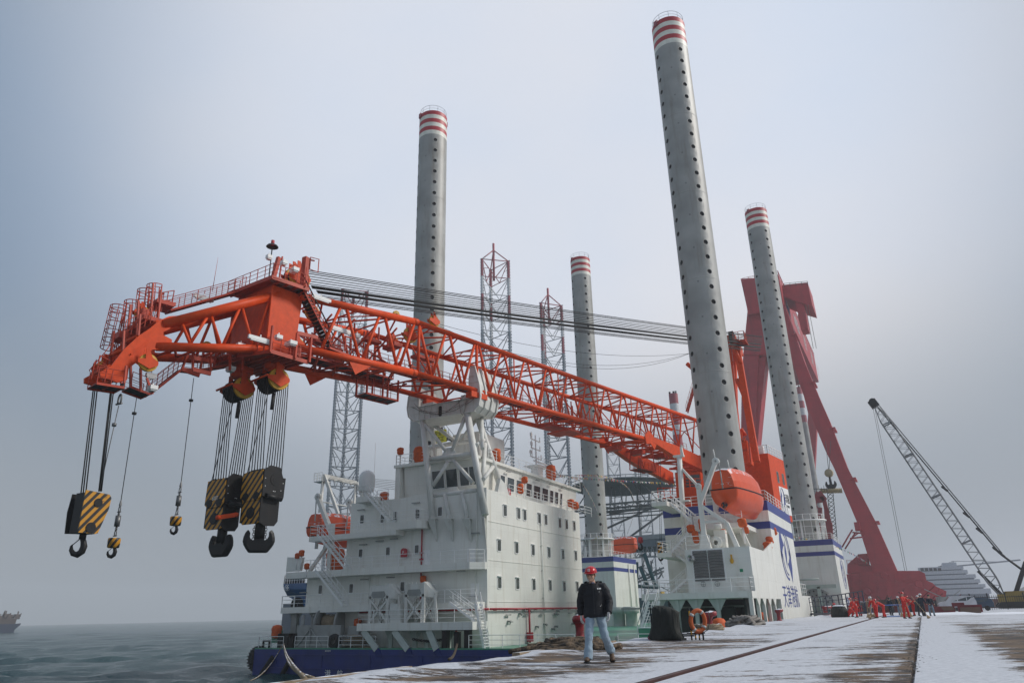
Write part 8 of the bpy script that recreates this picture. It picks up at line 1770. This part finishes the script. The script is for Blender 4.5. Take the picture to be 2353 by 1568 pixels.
q.grid(hb); q.build('hair', HAIR, man)
q = MB()
for e in (-1, 1): q.path([H_(e * .034 + .024 * math.cos(t), .101 - abs(.5 * math.cos(t) * .012) * 1, -.002 + .017 * math.sin(t)) for t in [i * math.pi / 8 for i in range(16)]], .0045, 6, True); q.path([H_(e * .06, .098, .004), H_(e * .082, .04, .006), H_(e * .085, -.01, -.002)], .003, 6)
q.path([H_(-.01, .106, .0), H_(0, .108, .004), H_(.01, .106, 0)], .003, 6); q.build('glasses', BLACK, man)
# helmet
q = MB(); HR = mat('helmet red', (.52, .018, .025), .25, var=.03)
rows = []
for j in range(9):
    al = R(0 + 10.6 * j); cr_ = math.cos(al); rows.append([H_(math.cos(t) * .118 * cr_, -.005 + math.sin(t) * .142 * cr_, .045 + math.sin(al) * .125 - .01) for t in [i * math.pi / 14 for i in range(28)]])
q.grid(rows, closed=True, caps=True)
rows = [[H_(math.cos(t) * r1, -.005 + math.sin(t) * (r1 + .024) + (.035 * max(0, math.sin(t)) ** 2 if r1 > .12 else 0), .036 - (.012 * max(0, math.sin(t)) if r1 > .12 else 0) - dz) for t in [i * math.pi / 14 for i in range(28)]] for r1, dz in ((.116, 0), (.130, .002), (.130, .008), (.112, .006))]
q.grid(rows, closed=True)
for a in (-.022, .022): q.path([H_(a, -.005 + math.cos(R(12 + 12 * i) - R(60)) * .137, .04 + math.sin(R(150 - 12 * i)) * .122) for i in range(1)] + [H_(a, .1 * math.cos(R(20 * k)), .05 + .118 * math.sin(R(20 * k + 10)) ) for k in range(1, 8)], .006, 6) if False else None
hel = q.build('hard_hat', HR, man)
q = MB(); ec = lambda a, c_: H_(a, -.005 + .143 * math.sqrt(max(0, 1 - (a / .118) ** 2)) * math.cos(math.asin(min(.99, max(0, (c_ - .035) / .125)))) + .003, c_)
q.path([ec(.020 * math.cos(t), .092 + .02 * math.sin(t)) for t in [R(-30 + 24 * i) for i in range(11)]], .0045, 6); q.path([ec(0, .078), ec(0, .100)], .004, 6); q.path([ec(-.024, .068), ec(.024, .068)], .004, 5)
q.build('emblem', RAILW, hel)
q = MB()
for e in (-1, 1): q.path([H_(e * .088, .02, .03), H_(e * .086, .01, -.03), H_(e * .06, .03, -.085), H_(0, .04, -.112)], .004, 6)
q.build('chin_strap', BLACK, hel)
# trousers
JEAN = mat('pale blue denim', (.30, .39, .47), .85, var=.12, scale=7, bump=.5, bscale=14)
q = MB()
loft(q, [((0, .02, 1.02), .160, .115, X1), ((0, .02, .93), .172, .125, X1), ((0, .02, .85), .17, .12, X1)], 24)
def leg(ch, seed):
    h, k, a = [Vector(p) for p in ch[:3]]; rings = []
    for i in range(17):
        t = i / 16; p = h.lerp(k, t * 2) if t < .5 else k.lerp(a, (t - .5) * 2); rx = .102 - .026 * min(1, t * 1.9) + (.012 if t > .8 else 0)
        if abs(t - .5) < .08: rx += .004
        wv = .004 * math.sin(i * 2.3 + seed) + (.006 * math.sin(i * 3.1) if t > .75 else 0)
        rings.append((p + Vector((wv, 0, 0)), rx + wv, rx * 1.05 - wv, X1))
    loft(q, rings, 22, .035, seed)
leg([RL[0], RL[1], (RL[2][0], RL[2][1], .10)], 1); leg([LL[0], LL[1], (LL[2][0] - .005, LL[2][1] - .01, .19)], 4)
fuse(q, 'trousers', JEAN, man, .011, 1)
# coat
COAT = mat('black padded coat', (.008, .009, .013), .75, var=.2, scale=8, bump=.35, bscale=10)
q = MB()
loft(q, [((.005, 0, .855), .245, .175, X1), ((0, 0, .93), .238, .172, X1), ((0, 0, 1.05), .214, .160, X1), ((0, 0, 1.18), .215, .158, X1), ((0, -.005, 1.30), .222, .156, X1), ((0, 0, 1.40), .212, .140, X1), ((0, .005, 1.46), .165, .118, X1), ((0, .01, 1.51), .098, .098, X1)], 30, .02)
for ch, sd in ((RA, 0), (LA, 2)):
    s, e, w = [Vector(p) for p in ch]; rg = []
    for i in range(13):
        t = i / 12; p = s.lerp(e, t * 2) if t < .5 else e.lerp(w, (t - .5) * 2); r0 = .098 - .028 * t + .004 * math.sin(i * 2.6 + sd) - (.004 if i == 12 else 0); rg.append((p, r0, r0 * 1.06, X1))
    loft(q, [(Vector((s.x * .4, 0, 1.44)), .085, .09, X1)] + rg, 16, .03, sd)
coat = fuse(q, 'coat', COAT, man, .011, 1)
q = MB()                                                     # stand-up collar and folded hood
rows = []
for r_, z, ff in ((.105, 1.455, 0), (.115, 1.50, .01), (.126, 1.545, .018), (.114, 1.55, .014), (.100, 1.50, 0), (.09, 1.46, 0)):
    rows.append([(r_ * 1.12 * math.sin(t) - .01, .012 + r_ * -math.cos(t) * 1.0, z - .07 * max(0, math.cos(t)) ** 2 + ff * abs(math.sin(t))) for t in [R(28 + 304 * i / 22) for i in range(23)]])
q.grid(rows); q.grid([[(r_ * math.sin(t) * 1.35, .07 - r_ * math.cos(t), z) for t in [R(70 + 220 * i / 14) for i in range(15)]] for r_, z in ((.11, 1.46), (.145, 1.50), (.14, 1.55), (.115, 1.56), (.10, 1.5))])
q.build('collar', COAT, coat)
q = MB(); q.box(-.012, .006, -.171, -.166, .90, 1.42)
for z in (.93, 1.0): q.lathe([(0, .006), (.011, .004), (.011, 0)], (-.003, -.172, z), (0, -1, 0), 10)
q.build('placket', mat('coat trim', (.018, .019, .024), .6), coat)
q = MB(); q.lathe([(0, .006), (.010, .004), (.010, 0)], (.125, -.150, 1.07), (0, -1, 0), 10); q.lathe([(0, .006), (.009, .004), (.009, 0)], (.115, -.148, 1.345), (0, -1, 0), 10); q.build('snap_button', mat('snap', (.5, .5, .5), .3, .5), coat)
q = MB(); c = Vector((.118, -.151, 1.405)); rt = Vector((1, .42, .0)).normalized(); 
for a0, a1, z0, z1 in ((-.042, -.028, -.014, .014), (-.028, .042, -.014, -.009), (-.028, -.02, .004, .014), (-.012, .042, -.004, .014)): q.prism([c + rt * a0 + UP * z0, c + rt * a1 + UP * z0, c + rt * a1 + UP * z1, c + rt * a0 + UP * z1], (.0, -.004, 0))
q.build('chest_badge', RAILW, coat)
q = MB(); q.grid([[(.055 * math.sin(t) - .008, -.0 - r_ * math.cos(t), z) for t in [R(-50 + 10 * i) for i in range(11)]] for r_, z in ((.130, 1.43), (.10, 1.48), (.082, 1.53), (.078, 1.535))]); q.build('shirt', mat('checked shirt', (.13, .15, .24), .8, var=.5, scale=60), man)
# gloves
GLV = mat('white cotton glove', (.58, .56, .55), .9, var=.08, scale=20)
q = MB(); hand(q, RA[2], (.02, -.1, -1), (.9, .35, 0), 1.12, .42, -1); q.path([Vector(RA[2]) + UP * .05, RA[2]], [.033, .033], 10); fuse(q, 'glove', GLV, man, .0035, 1)
q = MB(); hand(q, LA[2], (-.10, -.15, -1), (-.8, -.45, 0), 1.15, .42, -1); q.path([Vector(LA[2]) + UP * .05, LA[2]], [.034, .034], 10); fuse(q, 'glove', GLV, man, .0035, 1)
# boots
BOOT = mat('brown hiking leather', (.085, .045, .022), .6, var=.3, scale=20)
for ch in (RL, LL):
    q = MB(); b_, dd, u2, sd_ = boot(q, ch[2], ch[3]); bt = fuse(q, 'boot', BOOT, man, .007, 1)
    q = MB(); rows = []
    for f_, w_ in ((-.035, .034), (.0, .047), (.06, .046), (.12, .047), (.19, .055), (.25, .052), (.29, .032)): rows.append([b_ + dd * f_ + sd_ * w_ * e - u2 * (.012 + k) for e, k in ((-1, 0), (1, 0), (1, .026), (-1, .026))])
    q.grid(rows, closed=True, smooth=False, caps=True); q.build('sole', BLACK, bt)
    q = MB()
    for k in range(4): q.path([b_ + dd * (.09 + .028 * k) + sd_ * e * .03 + u2 * (.088 - .012 * k) for e in (-1, 0, 1)], .004, 5)
    q.build('laces', mat('tan panel', (.42, .25, .10), .7), bt)
man.location = (MX, MYY, 0.012); man.rotation_euler = (0, 0, R(21)); man.scale = (S, S, S)

# ---------------------------------------------------------------- dock workers
REDS = mat('red coverall', (.56, .022, .015), .75, var=.12, scale=5, bump=.3, bscale=10); NAVY = mat('navy work coat', (.012, .018, .032), .8); JEANB = mat('worn jeans', (.16, .22, .28), .85); DKT = mat('dark trousers', (.02, .022, .03), .8)
HW_ = mat('helmet white', (.62, .62, .62), .35); SHOE = mat('black boot', (.012, .012, .012), .6)
def worker(x, y, face, lab, pose='stand', top=REDS, bot=REDS, hat=HR, sc=1.0, tool=False, armf=.2):
    t_ = thing('person', lab, 'person', (0, 0, 0), group='people at the far end of the quay')
    lean = {'stand': 0, 'stoop': .62, 'bend': .98, 'crouch': .75}[pose]; hz_ = .93 if pose != 'crouch' else .48
    hip = Vector((0, 0, hz_)); dr = Vector((0, -math.sin(lean), math.cos(lean))); chest = hip + dr * .36; nk = hip + dr * .56; hdc = nk + (dr * .6 + Vector((0, -.35 * (lean > 0), .5))).normalized() * .17
    st_ = .13 if pose != 'bend' else .2
    feet = [(-st_, .08, .09), (st_, -.12, .09)]; knees = []
    for e, f in zip((-1, 1), feet):
        kx = Vector((e * (.11 + .03), (f[1] - .12 if pose == 'crouch' else f[1] * .5 - .03), .48 if pose != 'crouch' else .46)); knees.append(kx)
    if pose == 'crouch': knees = [Vector((-.16, -.36, .50)), Vector((.16, -.40, .46))]; hip.z = .42; 
    q = MB(); ball(q, hdc, .078, .095, .115); q.path([nk, hdc], [.06, .055], 8); loft(q, [(hip, .12, .08, X1), (chest, .13, .09, X1), (nk, .06, .06, X1)], 10)
    elb, wri = [], []
    for e in (-1, 1):
        sh = nk + Vector((e * .19, 0, 0)) - dr * .08
        if pose == 'stand': el = sh + Vector((e * .07, -.05 - armf * .3, -.27)); wr = el + Vector((-e * .04, -.12 - armf * .6, -.2 + armf * .35))
        else: el = sh + Vector((e * .05, -.10, -.26)); wr = el + Vector((-e * .06, -.16, -.18))
        elb.append((sh, el, wr)); q.path([chest, sh, el, wr], [.05, .05, .04, .03], 8); hand(q, wr, (wr - el), (-e, 0, 0), 1.0, .5, e)
    for k, f in zip(knees, feet): q.path([hip, k, f], [.06, .05, .04], 8)
    fuse(q, 'body', SKIN, t_, .013, 1)
    q = MB(); loft(q, [(hip - dr * .10, .175, .125, X1), (hip, .172, .13, X1), (hip + dr * .16, .160, .125, X1), (chest, .185, .13, X1), (nk - dr * .08, .17, .11, X1), (nk + dr * .01, .075, .075, X1)], 14, .03)
    for sh, el, wr in elb: q.path([nk - dr * .06, sh, sh.lerp(el, .5), el, el.lerp(wr, .6), wr], [.08, .082, .07, .066, .058, .052], 10)
    fuse(q, 'jacket', top, t_, .02, 1)
    q = MB(); loft(q, [(hip + dr * .04, .162, .12, X1), (hip - Vector((0, 0, .06)), .172, .128, X1), (hip - Vector((0, 0, .12)), .16, .11, X1)], 14)
    for e, k, f in zip((-1, 1), knees, feet): h0 = hip + Vector((e * .09, 0, -.03)); q.path([h0, h0.lerp(k, .5), k, k.lerp(Vector(f), .5), f], [.105, .095, .08, .076, .08], 12)
    fuse(q, 'trousers', bot, t_, .02, 1)
    for f in feet: q = MB(); loft(q, [((f[0], f[1] + .07, .045), .035, .045, X1), ((f[0], f[1], .06), .045, .06, X1), ((f[0], f[1] - .10, .045), .05, .045, X1), ((f[0], f[1] - .19, .03), .04, .03, X1)], 10); q.build('boot', SHOE, t_)
    q = MB(); q.lathe([(.135, -.0), (.14, .01), (.122, .03), (.115, .08), (.08, .125), (.03, .14), (0, .14)], hdc + Vector((0, 0, .03)), (dr * .3 + UP).normalized(), 14); q.build('hard_hat', hat, t_)
    q = MB(); ball(q, hdc + Vector((0, .015, .0)), .082, .09, .09); q.build('hair', HAIR, t_)
    if pose == 'stand' or tool:
        if tool: q = MB(); w0 = elb[1][2]; q.tube(w0 + Vector((-.05, .1, .35)), w0 + Vector((.25, -.75, -(w0.z - .05))), .018, 6); q.lathe([(.03, 0), (.14, .22), (0, .24)], w0 + Vector((.22, -.66, -(w0.z - .22))), (.1, -.4, -1), 8); q.build('broom', WOOD, t_)
    t_.location = (x, y, .012); t_.rotation_euler = (0, 0, face); t_.scale = (sc, sc, sc)
    return t_
def wx(px, Y): return on_y(px, 1400, Y).x
W_ = [
 (2079, 66, R(50), 'worker in red coveralls and red helmet standing upright holding a broom, near the joint', 'stand', REDS, REDS, HR, 1.06, True, .6),
 (2012, 70, R(-40), 'worker in red coveralls and white helmet bending over a shovel, leftmost of the bending pair', 'stoop', REDS, REDS, HW_, 1.0, True, .2),
 (2030, 73, R(-80), 'worker in red coveralls bent double behind the shovelling one', 'bend', REDS, REDS, HR, 1.0, False, .2),
 (1967, 76, R(-60), 'red-suited worker stooping beside another near the navy gangway', 'stoop', REDS, REDS, HR, 1.0, False, .2),
 (1950, 80, R(60), 'red-suited worker crouching over the ropes by the gangway', 'crouch', REDS, REDS, HR, 1.1, False, .2),
 (1975, 84, R(-20), 'red-suited worker standing bent behind the two stooping ones', 'stoop', REDS, REDS, HR, 1.05, False, .2),
 (1912, 82, R(30), 'red-suited worker crouching farthest left next to the covered winch', 'crouch', REDS, REDS, HR, 1.1, False, .2),
 (2099, 80, R(-60), 'red-suited worker half hidden behind the upright one, stooping', 'stoop', REDS, REDS, HR, 1.05, False, .2),
 (2046, 86, R(160), 'man in dark clothes standing alone with his back turned, left of the brooms', 'stand', NAVY, DKT, SHOE, .95, False, .1),
 (2067, 88, R(-20), 'man in dark coat and jeans with white helmet behind the red worker', 'stand', NAVY, JEANB, HW_, 1.0, False, .1),
 (2113, 80, R(40), 'shorter man in navy coat and white helmet by the right cluster of brooms', 'stand', NAVY, DKT, HW_, .98, False, .2),
 (2120, 78, R(150), 'taller man in dark vest and white helmet by the right cluster of brooms', 'stand', NAVY, DKT, HW_, 1.05, False, .2),
 (2139, 79, R(20), 'bare-headed man in black jacket and light jeans standing rightmost of the group', 'stand', NAVY, JEANB, HAIR, 1.0, False, .2),
]
for px, Y, fa, lab, po, a, b_, h, sc, tl_, af_ in W_: worker(wx(px, Y), Y, fa, lab, po, a, b_, h, sc, tl_, af_)
# ================================================================ SEA HAZE
hm_ = bpy.data.materials.new('haze'); hm_.use_nodes = True; n = hm_.node_tree.nodes; l = hm_.node_tree.links
for x in list(n):
    if x.type == 'BSDF_PRINCIPLED': n.remove(x)
pv = n.new('ShaderNodeVolumePrincipled'); pv.inputs['Color'].default_value = (.86, .89, .93, 1); pv.inputs['Density'].default_value = 0.00045
mo = [x for x in n if x.type == 'OUTPUT_MATERIAL'][0]; l.new(pv.outputs[0], mo.inputs['Volume'])
q = MB(); q.box(-3700, 2600, -1900, 3700, -7.5, 165)
struct(q.build('haze', hm_), 'stuff')
